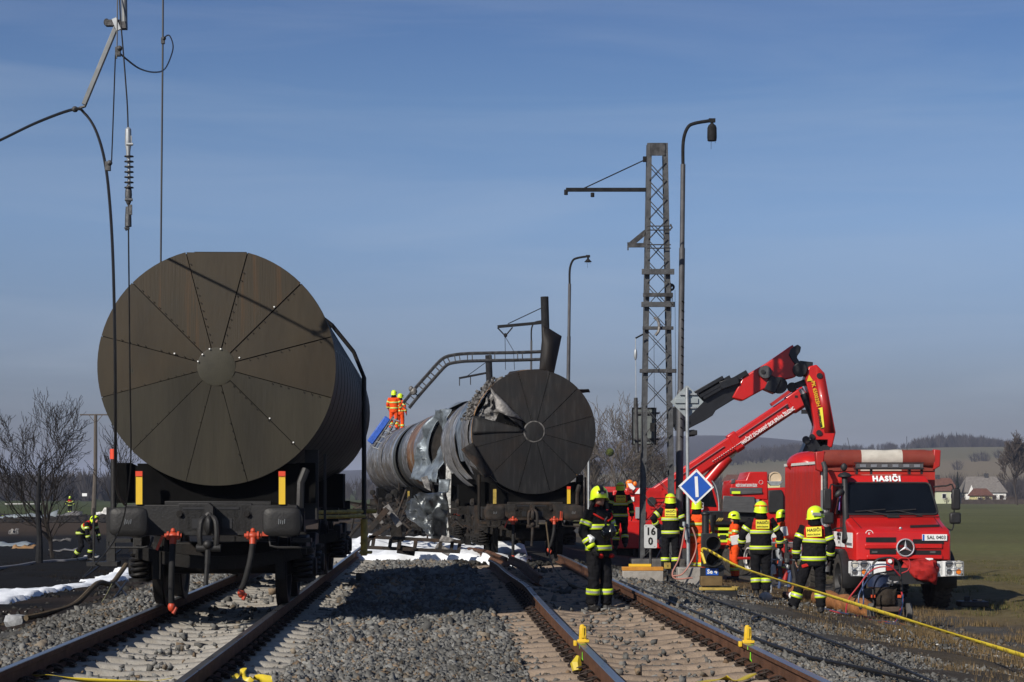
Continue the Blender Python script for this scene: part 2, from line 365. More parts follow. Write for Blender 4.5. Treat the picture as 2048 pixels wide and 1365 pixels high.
K['ink'] = mat('black_print', (.012, .012, .012), .6, 0, .1)
K['wire'] = mat('cable_black', (.012, .012, .013), .5, .2, .3)
K['bark'] = mat('bark_dark', (.028, .024, .021), .9, 0, .4, 20, bump=.4)
K['bark_pale'] = mat('bark_pale', (.10, .085, .070), .9, 0, .35, 20)
K['bark_far'] = mat('bark_far', (.060, .048, .040), .9, 0, .4, 1)
K['mistletoe'] = mat('mistletoe', (.07, .085, .02), .8, 0, .3)
K['spruce'] = mat('spruce', (.022, .034, .018), .85, 0, .35, 3)
K['wood_pole'] = mat('pole_wood', (.10, .085, .07), .85, 0, .3, 6, stretch=(4, 4, .3))
K['hose_red'] = mat('hose_red', (.42, .03, .035), .45, 0, .15)
K['hose_blue'] = mat('hose_blue', (.03, .055, .13), .45, 0, .2)
K['hose_pink'] = mat('hose_pink', (.42, .19, .15), .6, 0, .15)
K['hose_brown'] = mat('hose_brown', (.10, .075, .045), .7, 0, .3, 4)
K['rust_pipe'] = mat('rust_pipe', (.30, .13, .05), .85, 0, .35, 9, bump=.7, bscale=18, dirt=(.12, .05, .025), dscale=5, damt=.8)
K['tape'] = mat('barrier_tape', (.56, .43, .03), .45, 0, .08, 6)
K['lime_paint'] = mat('lime_spray', (.28, .85, .04), .6, 0, .15)
K['pink_paint'] = mat('pink_spray', (.85, .22, .13), .7, 0, .15)
K['bag'] = mat('bag_cloth', (.035, .028, .022), .85, 0, .3, 9, bump=.4)
K['cloth_red'] = mat('winch_cover_red', (.34, .022, .02), .8, 0, .3, 4, bump=.6, bscale=7)
K['roof_red'] = mat('roof_tile_red', (.13, .062, .045), .85, 0, .3, 2)
K['roof_grey'] = mat('roof_grey', (.17, .155, .14), .85, 0, .25, 2)
K['wall_white'] = mat('wall_white', (.75, .74, .71), .8, 0, .06, 1)
K['wall_green'] = mat('wall_green', (.50, .52, .36), .8, 0, .06, 1)
K['wall_yellow'] = mat('wall_yellow', (.62, .56, .28), .8, 0, .06, 1)
K['rock'] = mat('pale_rock', (.34, .30, .27), .9, 0, .2, 9, bump=.6, bscale=20)
K['dry_grass'] = mat('dry_grass_blade', (1, 1, 1), .9, 0, .3, 3, attr='tint')
# ================================================================ SETTING: ground, field, hills
rng = np.random.default_rng(7)
def grow(a, b, n): 
    t = np.linspace(0, 1, n + 1)[1:]; return a + (b - a) * (np.exp(5.5 * t) - 1) / (math.exp(5.5) - 1)
gx = np.concatenate([-grow(18, 3600, 46)[::-1], np.arange(-18, 22, .4), grow(22, 3600, 46)])
gy = np.concatenate([[-60, -30, -12, -4, 2, 6, 9], np.arange(10.5, 76, .4), grow(76, 7000, 90)])
XX, YY = np.meshgrid(gx, gy)
ZZ = gh(XX, YY)
ss = XX + TK * YY
def vnoise(X, Y, sc, seed):
    """smooth value noise, numpy"""
    x = X / sc + seed * 17.13; y = Y / sc + seed * 5.71
    xi = np.floor(x).astype(np.int64); yi = np.floor(y).astype(np.int64); fx = x - xi; fy = y - yi
    fx = fx * fx * (3 - 2 * fx); fy = fy * fy * (3 - 2 * fy)
    def h(i, j):
        v = (i * 374761393 + j * 668265263 + seed * 974711) & 0xffffffff
        v = ((v ^ (v >> 13)) * 1274126177) & 0xffffffff
        return ((v ^ (v >> 16)) & 0xffff) / 65535.0
    return (h(xi, yi) * (1 - fx) + h(xi + 1, yi) * fx) * (1 - fy) + (h(xi, yi + 1) * (1 - fx) + h(xi + 1, yi + 1) * fx) * fy
near = np.clip((90 - YY) / 40, 0, 1) * (np.abs(XX) < 60)
off = np.where((ss < -5.0) | (ss > 4.4), 1.0, 0.15)
ZZ = ZZ + .5 * near * off * (np.abs(ss - 4.9) < .9) * (vnoise(XX, YY, .3, 9) - .5) * .1 + near * off * ((vnoise(XX, YY, 1.1, 1) - .5) * .14 + (vnoise(XX, YY, .45, 2) - .5) * .07 + (vnoise(XX, YY, 4, 3) - .5) * .12)
def lerp(a, b, t): return a + (b - a) * t[..., None]
def C3(*c): return np.array(c)
n1 = vnoise(XX, YY, 3.0, 4); n2 = vnoise(XX, YY, 9, 5); n3 = vnoise(XX, YY, 60, 6); n0 = vnoise(XX, YY, .8, 8)
col = np.zeros(XX.shape + (3,)); col[:] = C3(.10, .098, .092)
def sm(a, b, x): t = np.clip((x - a) / (b - a), 0, 1); return t * t * (3 - 2 * t)
# right: sooty gravel, then earth with dry grass, the track the truck stands on, the field
wr = sm(4.2, 5.4, ss + (n1 - .5) * 1.5)
right = lerp(np.broadcast_to(C3(.07, .058, .045), col.shape), np.broadcast_to(C3(.16, .12, .06), col.shape), sm(.35, .75, n1) * sm(5.5, 7.5, ss))
road = sm(8.3, 8.9, ss + (n0 - .5) * .8) * (1 - sm(10.2, 11.0, ss + (n0 - .5) * .8)) * (YY < 140)
right = lerp(right, np.broadcast_to(C3(.085, .080, .072), col.shape), road)
fld = sm(11.3, 12.6, ss + (n1 - .5) * 1.2)
fcol = lerp(np.broadcast_to(C3(.16, .128, .06), col.shape), np.broadcast_to(C3(.115, .118, .045), col.shape), sm(38, 120, YY + (n2 - .5) * 40))
fcol = fcol * (.82 + .36 * n2[..., None]) * (.9 + .2 * n3[..., None])
right = lerp(right, fcol, fld)
col = lerp(col, right, wr)
# left: burnt soil, brown band, field
wl = sm(-4.9, -5.6, ss + (n1 - .5) * .9)
burn = lerp(np.broadcast_to(C3(.010, .0095, .009), col.shape), np.broadcast_to(C3(.040, .027, .019), col.shape), sm(.3, .7, n0) * sm(-9.2, -7.2, ss) * .75)
burn = lerp(burn, np.broadcast_to(C3(.065, .045, .028), col.shape), sm(100, 118, YY + (n1 - .5) * 14) * (1 - sm(150, 168, YY + (n1 - .5) * 18)))
burn = lerp(burn, np.broadcast_to(C3(.070, .085, .028), col.shape) * (.8 + .4 * n2[..., None]), sm(196, 210, YY + (n1 - .5) * 10))
col = lerp(col, burn, wl)
# ballast far down the line goes dark with soot
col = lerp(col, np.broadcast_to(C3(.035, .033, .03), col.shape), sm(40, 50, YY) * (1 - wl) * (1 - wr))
# hills: pale stubble, darker strips
hz = sm(640, 780, YY) * (XX > -20)
hc = lerp(np.broadcast_to(C3(.215, .175, .11), col.shape), np.broadcast_to(C3(.165, .15, .09), col.shape), sm(.35, .65, np.sin(YY / 95.0 + XX / 400.0) * .5 + .5))
col = lerp(col, hc, hz)
col = lerp(col, np.broadcast_to(C3(.055, .05, .042), col.shape), sm(1650, 1900, YY))
nyy, nxx = XX.shape
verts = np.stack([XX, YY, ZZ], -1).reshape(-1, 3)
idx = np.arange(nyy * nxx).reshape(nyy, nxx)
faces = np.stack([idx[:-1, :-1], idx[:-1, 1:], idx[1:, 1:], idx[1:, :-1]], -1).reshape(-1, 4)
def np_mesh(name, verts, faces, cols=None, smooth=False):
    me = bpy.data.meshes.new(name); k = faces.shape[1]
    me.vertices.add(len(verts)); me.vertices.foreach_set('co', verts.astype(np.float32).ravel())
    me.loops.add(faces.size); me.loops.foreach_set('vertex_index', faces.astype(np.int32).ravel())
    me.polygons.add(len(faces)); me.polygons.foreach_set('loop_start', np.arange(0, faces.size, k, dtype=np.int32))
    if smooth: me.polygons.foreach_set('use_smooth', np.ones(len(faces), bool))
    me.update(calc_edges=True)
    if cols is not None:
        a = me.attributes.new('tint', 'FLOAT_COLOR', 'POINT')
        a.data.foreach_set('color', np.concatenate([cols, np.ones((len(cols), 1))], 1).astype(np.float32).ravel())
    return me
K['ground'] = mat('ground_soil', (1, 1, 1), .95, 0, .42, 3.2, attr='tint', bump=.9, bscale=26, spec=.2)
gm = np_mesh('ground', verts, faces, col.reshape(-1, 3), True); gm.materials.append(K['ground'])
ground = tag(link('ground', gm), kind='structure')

# ================================================================ the two tracks
def rail_mesh(path, mb, side_m=0, top_m=1, roll=0.0):
    """rail section swept along path (rail-head points)"""
    prof = [(-.036, -.004), (-.030, 0), (.030, 0), (.036, -.004), (.036, -.038), (.009, -.052), (.009, -.140), (.072, -.158), (.075, -.172), (-.075, -.172), (-.072, -.158), (-.009, -.140), (-.009, -.052), (-.036, -.038)]
    P = [Vector(p) for p in path]; n = len(prof); vs = []
    for i, p in enumerate(P):
        t = (P[min(i + 1, len(P) - 1)] - P[max(i - 1, 0)]).normalized()
        x = t.cross(Vector((0, 0, 1))).normalized(); z = x.cross(t)
        r = roll if not hasattr(roll, '__len__') else roll[i]
        x, z = x * math.cos(r) + z * math.sin(r), z * math.cos(r) - x * math.sin(r)
        vs += [p + x * a + z * b for a, b in prof]
    for i in range(len(P) - 1):
        for j in range(n):
            j2 = (j + 1) % n
            mb.add([], []); mb.f.append((len(mb.v) + i * n + j, len(mb.v) + i * n + j2, len(mb.v) + (i + 1) * n + j2, len(mb.v) + (i + 1) * n + j)[::-1]); mb.m.append(top_m if j in (0, 1, 2) else side_m)
    k = len(mb.v); mb.v += [tuple(v) for v in vs]
    mb.f.append(tuple(k + j for j in range(n))); mb.m.append(side_m); mb.f.append(tuple(k + (len(P) - 1) * n + j for j in reversed(range(n)))); mb.m.append(side_m)
    return mb
def sleeper_mb(seed):
    r = random.Random(seed); mb = MB(); vs = []; fs = []
    prof = [(-1.30, -.235, .10), (-1.26, -.215, .105), (-1.0, -.195, .11), (-.75, -.18, .115), (-.52, -.19, .11), (-.25, -.222, .10), (0, -.232, .10), (.25, -.222, .10), (.52, -.19, .11), (.75, -.18, .115), (1.0, -.195, .11), (1.26, -.215, .105), (1.30, -.235, .10)]
    for x, z, w in prof:
        j = lambda: r.uniform(-.005, .005)
        vs += [(x, -.15, -.36), (x, -.148, z - .06), (x, -w + j(), z - .012 + j()), (x, -w + .03, z + j()), (x, w - .03, z + j()), (x, w + j(), z - .012 + j()), (x, .148, z - .06), (x, .15, -.36)]
    for i in range(len(prof) - 1):
        for j in range(7): fs.append((i * 8 + j, (i + 1) * 8 + j, (i + 1) * 8 + j + 1, i * 8 + j + 1))
    fs.append(tuple(range(8))[::-1]); fs.append(tuple((len(prof) - 1) * 8 + j for j in range(8)))
    return mb.add(vs, [f[::-1] for f in fs])
def clip_mb():
    mb = MB()
    for sx in (-1, 1):   # the two loops of a tension clamp
        P = [(.02, sx * .012, .0), (.055, sx * .02, .012), (.085, sx * .045, .02), (.07, sx * .075, .03), (.03, sx * .085, .042), (-.005, sx * .07, .05), (-.03, sx * .05, .03), (-.045, sx * .045, .005)]
        mb.tube(arc(P, 3), .0085, 6)
    mb.cyl((.03, 0, -.01), (.03, 0, .055), .016, 6)
    mb.box((.075, 0, -.005), (.05, .12, .02))
    return mb
def make_track(name, label, x0, ns, mats, rails, y_start=12.6, rot=TH):
    t = thing(name, label, 'railway track', (x0, 0, 0), rot)
    ms = [sleeper_mb(k).build('sleeper', mats, None) for k in range(3)]
    sh = [o.data for o in ms]
    for o in ms: bpy.data.objects.remove(o)
    r = random.Random(5 + ns)
    for k in range(ns):
        o = bpy.data.objects.new('sleeper', sh[k % 3]); C.objects.link(o); o.parent = t
        o.location = (r.uniform(-.012, .012), y_start + .6 * k, r.uniform(-.006, .004)); o.rotation_euler = (0, 0, r.uniform(-.008, .008) + (PI if k % 2 else 0))
    for pth, roll in rails:
        rail_mesh(pth, MB(), roll=roll).build('rail', [K['rail_side'], K['rail_top']], t, ang=30)
    cm = clip_mb().build('fastener', K['clip'], None); cdta = cm.data; bpy.data.objects.remove(cm)
    for k in range(min(ns, 36)):
        for sx in (-1, 1):
            for q in (-1, 1):
                o = bpy.data.objects.new('fastener', cdta); C.objects.link(o); o.parent = t
                o.location = (sx * .7525 + q * .055, y_start + .6 * k, -.165); o.rotation_euler = (0, 0, 0 if q > 0 else PI)
    return t
G2 = .7535
trackL = make_track('railway_track', 'pale concrete sleeper track under the intact brown tank wagon', -2.604, 72, K['sleeper_l'],
    [([(sx * G2, y, 0) for y in (9, 20, 30, 40, 50, 62)], 0) for sx in (-1, 1)])
lr = [(-G2, 9, 0), (-G2, 16, 0), (-G2, 22, .0), (-G2 + .02, 27, 0), (-G2 + .05, 30.5, -.01), (-G2 + .0, 33.5, -.02), (-G2 - .07, 36, 0.0), (-G2 - .12, 38.5, .03), (-G2 - .22, 40.2, .05)]
rr = [(G2, 9, 0), (G2, 20, 0), (G2, 28, 0), (G2, 36, 0), (G2 - .03, 41, .02), (G2 - .1, 44, .04)]
trackR = make_track('railway_track', 'tan sleeper track with buckled rusty rails under the firefighter in front', 2.125, 53, K['sleeper_r'], [(arc(lr, 5), 0), (rr, 0)])
# loose pieces of rail thrown out of the right-hand track
a = on(1012, 41.5, .30); b = on(936, 49.5, .30)
tag(rail_mesh([a, a.lerp(b, .5) + Vector((0, 0, .05)), b], MB(), 0, 0, roll=.5).build('broken_rail', [K['rail_side'], K['rail_top']], ang=30), 'rusty broken rail lying askew over the foam beside the burnt bogie', 'rail')
a = on(1082, 34.5, .22); b = on(1020, 41.5, .36)
tag(rail_mesh([a, a.lerp(b, .6) + Vector((.05, 0, .03)), b], MB(), 0, 0, roll=-.35).build('broken_rail', [K['rail_side'], K['rail_side']], ang=30), 'short sawn rail stub lying between the buckled rails', 'rail')

# ================================================================ ballast stones
def stones(s0, s1, y0, y1, dens, size, seed, keep=None, tint=1.0, zfun=None, sq=.8):
    r = np.random.default_rng(seed); n = int((s1 - s0) * (y1 - y0) * dens)
    s = r.uniform(s0, s1, n); y = r.uniform(y0, y1, n)
    k = np.ones(n, bool) if keep is None else keep(s, y, r)
    s = s[k]; y = y[k]; return s, y, size * r.lognormal(0, .28, len(s)), np.full(len(s), tint)
def crib(sc, ns, lim):
    def f(s, y, r):
        v = ((y - 12.6 + .3) % .6) - .3; a = np.abs(s - sc)
        onsl = (np.abs(v) < .125) & (a < 1.31) & (y < 12.6 + .6 * ns)
        rail = np.abs(a - G2) < .09
        p = np.where(onsl, np.where(a < .6, .03, .012), np.where(a < 1.31, .8, 1.0))
        return (~rail) & (r.random(len(s)) < p) & lim(s, y)
    return f
Ls, Rs = -2.604, 2.125
al = lambda s, y: np.ones(len(s), bool)
sets = []
for (y0, y1, d, sz) in ((12.6, 21, 1000, .0145), (21, 29, 560, .0185), (29, 46, 210, .026)):
    fl = crib(Ls, 72, lambda s, y: s < -.25); fr = crib(Rs, 53, lambda s, y: s >= -.25)
    sets.append(stones(-4.75, -.25, y0, y1, d, sz, int(y0 * 3), fl)); sets.append(stones(-.25, 3.8, y0, y1, d, sz, int(y0 * 5), fr))
    sets.append(stones(3.8, 6.4, y0, y1, d * .75, sz * .72, int(y0 * 7), lambda s, y, r: r.random(len(s)) < np.clip((6.4 - s) / 1.9, .08, 1), tint=.74))
    sets.append(stones(-5.5, -4.75, y0, y1, d * .5, sz, int(y0 * 11), lambda s, y, r: r.random(len(s)) < np.clip((s + 5.5) / .7, 0, 1), tint=.7))
    sets.append(stones(6.2, 9.5, y0, y1, d * .09, sz * .7, int(y0 * 13), tint=.7))
sets.append(stones(-9.5, -5.4, 24, 50, 9, .026, 77, tint=.22))
s_ = np.concatenate([q[0] for q in sets]); y_ = np.concatenate([q[1] for q in sets]); z_ = np.concatenate([q[2] for q in sets]); t_ = np.concatenate([q[3] for q in sets])
x_ = s_ - TK * y_
n = len(s_); print('stones', n)
base = np.array([(-1, -1, -1), (1, -1, -1), (1, 1, -1), (-1, 1, -1), (-1, -1, 1), (1, -1, 1), (1, 1, 1), (-1, 1, 1)], float)
bf = np.array([(0, 3, 2), (0, 2, 1), (4, 5, 6), (4, 6, 7), (0, 1, 5), (0, 5, 4), (1, 2, 6), (1, 6, 5), (2, 3, 7), (2, 7, 6), (3, 0, 4), (3, 4, 7)])
var = base[None] + rng.uniform(-.72, .72, (n, 8, 3))
ax = rng.uniform(.65, 1.45, (n, 1, 3)); ax[..., 2] *= .7
P = var * ax * z_[:, None, None]
q = rng.normal(size=(n, 4)); q /= np.linalg.norm(q, axis=1)[:, None]; w, a1, b1, c1 = q.T
Rm = np.stack([np.stack([1 - 2 * (b1 * b1 + c1 * c1), 2 * (a1 * b1 - c1 * w), 2 * (a1 * c1 + b1 * w)], -1), np.stack([2 * (a1 * b1 + c1 * w), 1 - 2 * (a1 * a1 + c1 * c1), 2 * (b1 * c1 - a1 * w)], -1), np.stack([2 * (a1 * c1 - b1 * w), 2 * (b1 * c1 + a1 * w), 1 - 2 * (a1 * a1 + b1 * b1)], -1)], 1)
P = np.einsum('nij,nkj->nki', Rm, P)
zz = gh(x_, y_); zoff = rng.uniform(-.008, .03, n)
aL = np.minimum(np.abs(s_ - Ls), np.abs(s_ - Rs)); v_ = ((y_ - 12.6 + .3) % .6) - .3
onsl = (np.abs(v_) < .125) & (aL < 1.31); zz = np.where((aL < 1.34) & ~onsl, zz - .006 - .028 * np.clip((.62 - aL) / .3, 0, 1), zz); zz = np.where(onsl, -.205, zz); 
zz = np.where((aL > 1.31) & (aL < 3) & (s_ > -1.4) & (s_ < .9), zz + .03 + .04 * vnoise(x_, y_, .9, 3), zz)
P[..., 0] += x_[:, None]; P[..., 1] += y_[:, None]; P[..., 2] += (zz + zoff)[:, None]
g = rng.uniform(.10, .26, n)[:, None] * np.array([1, .985, .92])
warm = rng.random(n)[:, None]; g = np.where(warm > .93, rng.uniform(.16, .30, n)[:, None] * np.array([1, .74, .5]), g); g = np.where((warm > .84) & (warm <= .93), g * np.array([1.05, .9, .74]), g); g = np.where(warm < .06, g * np.array([1.25, 1.28, 1.3]), g)
g = g * t_[:, None] * (.62 + .36 * vnoise(x_, y_, 1.4, 41) + .12 * vnoise(x_, y_, .35, 42))[:, None]
rd_ = np.clip(1 - np.abs(np.abs(s_ - Rs) - G2) / .45, 0, 1) * .55 + np.clip(1 - np.abs(np.abs(s_ - Ls) - G2) / .35, 0, 1) * .3
g = g * (1 - rd_[:, None] * np.array([.05, .28, .45]))
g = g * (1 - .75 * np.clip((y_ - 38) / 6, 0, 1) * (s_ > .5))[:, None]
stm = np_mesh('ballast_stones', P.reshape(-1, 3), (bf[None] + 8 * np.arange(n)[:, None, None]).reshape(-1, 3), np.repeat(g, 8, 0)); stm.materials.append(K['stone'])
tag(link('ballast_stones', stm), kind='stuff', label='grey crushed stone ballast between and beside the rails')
# ================================================================ dry grass beside the track
def grass(name, label, reg, n, h, seed, cols):
    r = np.random.default_rng(seed); s = r.uniform(reg[0], reg[1], n); y = r.uniform(reg[2], reg[3], n); x = s - TK * y
    k = vnoise(x, y, 1.3, 21) + r.normal(0, .13, n) > .52; x, y = x[k], y[k]; n = len(x)
    m = 5; X = np.repeat(x, m) + r.normal(0, .035, n * m); Y = np.repeat(y, m) + r.normal(0, .035, n * m); N = n * m
    z = gh(X, Y) - .05; hh = h * r.uniform(.5, 1.4, N); aa = r.uniform(0, 2 * PI, N); le = r.uniform(.1, .9, N) * hh
    w = .004 + .004 * r.random(N)
    p0 = np.stack([X - w * np.sin(aa), Y + w * np.cos(aa), z], -1); p1 = np.stack([X + w * np.sin(aa), Y - w * np.cos(aa), z], -1)
    p2 = np.stack([X + le * np.cos(aa), Y + le * np.sin(aa), z + hh + .05], -1)
    V = np.stack([p0, p1, p2], 1).reshape(-1, 3); Fc = np.arange(3 * N).reshape(-1, 3)
    c = np.array(cols)[r.integers(0, len(cols), N)] * r.uniform(.6, 1.2, N)[:, None]
    me = np_mesh(name, V, Fc, np.repeat(c, 3, 0)); me.materials.append(K['dry_grass'])
    return tag(link(name, me), label=label, kind='stuff')
grass('dry_grass', 'dry brown grass tufts beside the truck track', (5.2, 10.6, 18, 48), 16000, .09, 3, [(.22, .15, .075), (.15, .11, .05), (.27, .19, .10), (.09, .065, .035)])
grass('field_grass', 'short green and brown crop of the field', (11.0, 26, 26, 75), 22000, .06, 4, [(.10, .10, .035), (.16, .125, .055), (.07, .08, .028)])
grass('burnt_grass', 'charred grass stubble on the burnt ground', (-14, -5.5, 30, 75), 9000, .06, 5, [(.012, .011, .01), (.03, .022, .016)])
# ================================================================ TANK WAGONS
def coil(c, r, h, turns, wr):
    P = [Vector(c) + Vector((r * math.cos(2 * PI * t / 10), r * math.sin(2 * PI * t / 10), h * t / (10 * turns))) for t in range(10 * turns + 1)]
    return P
def wheel_mb(x):
    """rail wheel on the +x side of an axle at the origin of its bogie part"""
    sg = 1 if x > 0 else -1; mb = MB()
    prof = [(-.07, .0), (-.07, .10), (-.045, .13), (-.035, .36), (-.068, .40), (-.07, .49), (-.045, .495), (-.035, .462), (.068, .455), (.068, .39), (.02, .36), (.01, .13), (.09, .10), (.09, 0)]
    return mb.lathe([(h * sg, r) for h, r in prof], (x, 0, .46), (1, 0, 0), 32)
def make_bogie(par, yc, mf, mw, loose=False):
    b = bpy.data.objects.new('bogie', None); C.objects.link(b); b.parent = par; b.location = (0, yc, 0)
    fr = MB()
    for sx in (-1, 1):
        x = sx * 1.0
        M4 = Matrix.Translation((x - .06, 0, 0)) @ Matrix(((0, 0, 1, 0), (1, 0, 0, 0), (0, 1, 0, 0), (0, 0, 0, 1)))
        fr.prism([(-1.35, .62), (-1.3, .84), (-.7, .86), (-.45, .66), (.45, .66), (.7, .86), (1.3, .84), (1.35, .62), (.62, .6), (.4, .44), (-.4, .44), (-.62, .6)], M4, .12)
        for y in (-.9, .9):
            fr.box((x, y, .46), (.24, .30, .26)); fr.cyl((x - sx * .0, y, .46), (x + sx * .16, y, .46), .12, 14)
    fr.box((0, 0, .62), (2.0, .42, .26)); 
    fr.build('bogie_frame', mf, b, bevel=.015)
    e = MB()   # curved end beam
    n = 10
    for k in range(n):
        x0, x1 = -1.0 + 2.0 * k / n, -1.0 + 2.0 * (k + 1) / n
        zz = lambda x: .66 - .14 * (1 - x * x)
        e.bar((x0, -1.42, zz(x0)), (x1, -1.42, zz(x1)), .03, .14)
        e.bar((x0, -1.36, zz(x0) + .075), (x1, -1.36, zz(x1) + .075), .14, .02)
    e.build('end_beam', mf, b)
    for sx in (-1, 1):
        for y in (-.9, .9):
            for dy in (-.21, .21):
                s = MB(); s.tube(coil((sx * 1.0, y + dy, .33), .095, .32, 5, 0), .026, 7); s.cyl((sx * 1.0, y + dy, .29), (sx * 1.0, y + dy, .33), .14, 14); s.cyl((sx * 1.0, y + dy, .66), (sx * 1.0, y + dy, .70), .14, 14)
                s.build('spring', mf, b)
    for y in (-.9, .9):
        w = MB().cyl((-.95, 0, .46), (.95, 0, .46), .085, 14).build('axle', mf, b, loc=(0, y, 0))
        for sx in (-1, 1):
            wheel_mb(sx * .75).build('wheel', mw, w)
        for sx in (-.75, .75):
            q = MB(); q.box((sx, y + (.52 if y > 0 else -.52), .50), (.1, .07, .34)); q.bar((sx, y + (.52 if y > 0 else -.52), .64), (sx, y + (.1), .9), .05, .05); q.build('brake_shoe', mf, b)
    return b
def buffer(par, x, mf, z=1.05, scorch=False):
    b = MB(); n = 20; P = []
    for k in range(28):   # rounded rectangular plate
        a = 2 * PI * k / 28; c, s = math.cos(a), math.sin(a)
        P.append((.222 * abs(c) ** .42 * (1 if c > 0 else -1), .168 * abs(s) ** .42 * (1 if s > 0 else -1)))
    M4 = Matrix.Translation((x, .0, z)) @ Matrix.Rotation(PI / 2, 4, 'X')
    vs = []; fs = []; m = len(P)
    for (k, y) in ((.0, -.004), (.55, .0), (.93, .012), (1.0, .03), (1.0, .05)):
        vs += [(x + px * k, y, z + pz * k) for px, pz in P]
    for i in range(4):
        for j in range(m): fs.append((i * m + j, i * m + (j + 1) % m, (i + 1) * m + (j + 1) % m, (i + 1) * m + j))
    fs.append(tuple(reversed(range(4 * m, 5 * m))))
    b.add(vs, fs)
    o = b.build('buffer', mf, par, ang=60)
    st = MB(); st.lathe([(.05, .13), (.08, .095), (.30, .09), (.30, .125), (.60, .13), (.62, .20), (.66, .20)], (x, 0, z), (0, 1, 0), 20); st.build('buffer_stem', mf, o)
    d = MB(); r = random.Random(int(x * 10) + 3)   # dents and grease blobs round the worn centre
    for k in range(26):
        a = r.uniform(0, 2 * PI); q = r.uniform(.62, .92); d.ell((x + .222 * q * math.cos(a) * .9, .004 + .012 * q, z + .168 * q * math.sin(a)), (r.uniform(.006, .016), .006, r.uniform(.004, .010)), 6, 4)
    d.build('grease_blobs', K['steel_dark'], o)
    sc = MB()
    for k in range(4):
        cx = x - .035 + .022 * k; sc.bar((cx, -.006, z - .03 + .006 * (k % 2)), (cx + .005, -.006, z + .03 - .008 * (k % 3)), .004, .006)
    sc.build('scuff_mark', K['galv'], o)
    return o
def hose(par, x, z0, sw, mat_hose, mat_v, length=.72, handle=True, y0=.52):
    v = MB(); v.ell((x, y0, z0), (.065, .05, .045), 12, 8); v.cyl((x - .10, y0, z0), (x + .10, y0, z0), .026, 10); v.lathe([(-.012, .05), (.012, .05)], (x - .06, y0, z0), (1, 0, 0), 8); v.lathe([(-.012, .05), (.012, .05)], (x + .06, y0, z0), (1, 0, 0), 8); v.cyl((x, y0, z0), (x, y0 - .02, z0 - .10), .04, 10); v.ell((x, y0, z0 + .055), (.03, .03, .035), 8, 6)
    o = v.build('brake_valve', mat_v, par)
    h = MB()
    if handle: h.bar((x + .13, y0, z0), (x + .145, y0, z0 + .20), .022, .03); h.bar((x + .17, y0, z0 + .02), (x + .175, y0, z0 + .19), .012, .02); h.box((x + .145, y0, z0 + .02), (.07, .05, .05))
    else: h.bar((x - .12, y0, z0), (x - .19, y0, z0 - .17), .022, .03)
    h.build('valve_handle', mat_v, o)
    P = arc([(x, y0 - .02, z0 - .09), (x + sw * .2, y0 - .08, z0 - .3), (x + sw * .7, y0 - .1, z0 - .55), (x + sw, y0 - .06, z0 - length)], 6)
    ho = MB().tube(P, .036, 10).build('brake_hose', mat_hose, par)
    e = MB(); e.ell(Vector(P[-1]) + Vector((0, 0, -.05)), (.045, .045, .06), 10, 6); e.tube([Vector(P[-1]) + Vector((0, .02, -.03)), Vector(P[-1]) + Vector((.05, .0, -.07)), Vector(P[-1]) + Vector((.02, -.02, -.13))], .022, 8)
    e.build('hose_coupling', mat_v, ho)
def head_panel(mb, a0, a1, r0, r1, cx, cz, y, chord, conv=.05, n=7, lip=.012):
    """one sheet of the tank end between two radial seams, clipped by the walkway flat on top"""
    vs = []; rs = [r0, r0 + (r1 - r0) * .35, r0 + (r1 - r0) * .7, r1, r1 + .004]
    for i, r in enumerate(rs):
        for k in range(n + 1):
            rr = r; g_ = .0042 / r
            a = a0 + g_ + (a1 - a0 - 2 * g_) * k / n
            if chord and rr * math.cos(a) > chord: rr = chord / math.cos(a)
            tw = lip * (k / n)
            yy = y - conv * (1 - (r / r1) ** 2) - tw + (.03 if i == 4 else 0)
            vs.append((cx + rr * math.sin(a), yy, cz + rr * math.cos(a)))
    fs = [(i * (n + 1) + k, (i + 1) * (n + 1) + k, (i + 1) * (n + 1) + k + 1, i * (n + 1) + k + 1) for i in range(4) for k in range(n)]
    mb.add(vs, fs); return mb
def sheet_ring(y0, y1, r, cx, cz, a0=0, a1=2 * PI, n=48, wob=0.0, seed=0, lip=.012, ny=1):
    mb = MB(); full = abs(a1 - a0 - 2 * PI) < 1e-6
    prof = [(y0, r + lip), (y0 + .03, r + lip), (y0 + .035, r)] + [(y0 + (y1 - y0) * k / max(ny, 1), r) for k in range(1, ny + 1)]
    mb.lathe(prof, (cx, 0, cz), (0, 1, 0), n, 0, a0, a1, ref=(0, 0, 1))
    if wob:
        mb.v = [tuple(Vector((cx, v[1], cz)) + (Vector((v[0], v[1], v[2])) - Vector((cx, v[1], cz))) * (1 + wob * (mnoise.noise(Vector((v[0] * 1.3 + seed, v[1] * 1.8, v[2] * 1.3))) + .5 * mnoise.noise(Vector((v[0] * 4 + seed, v[1] * 5, v[2] * 4)))))) for v in mb.v]
    return mb
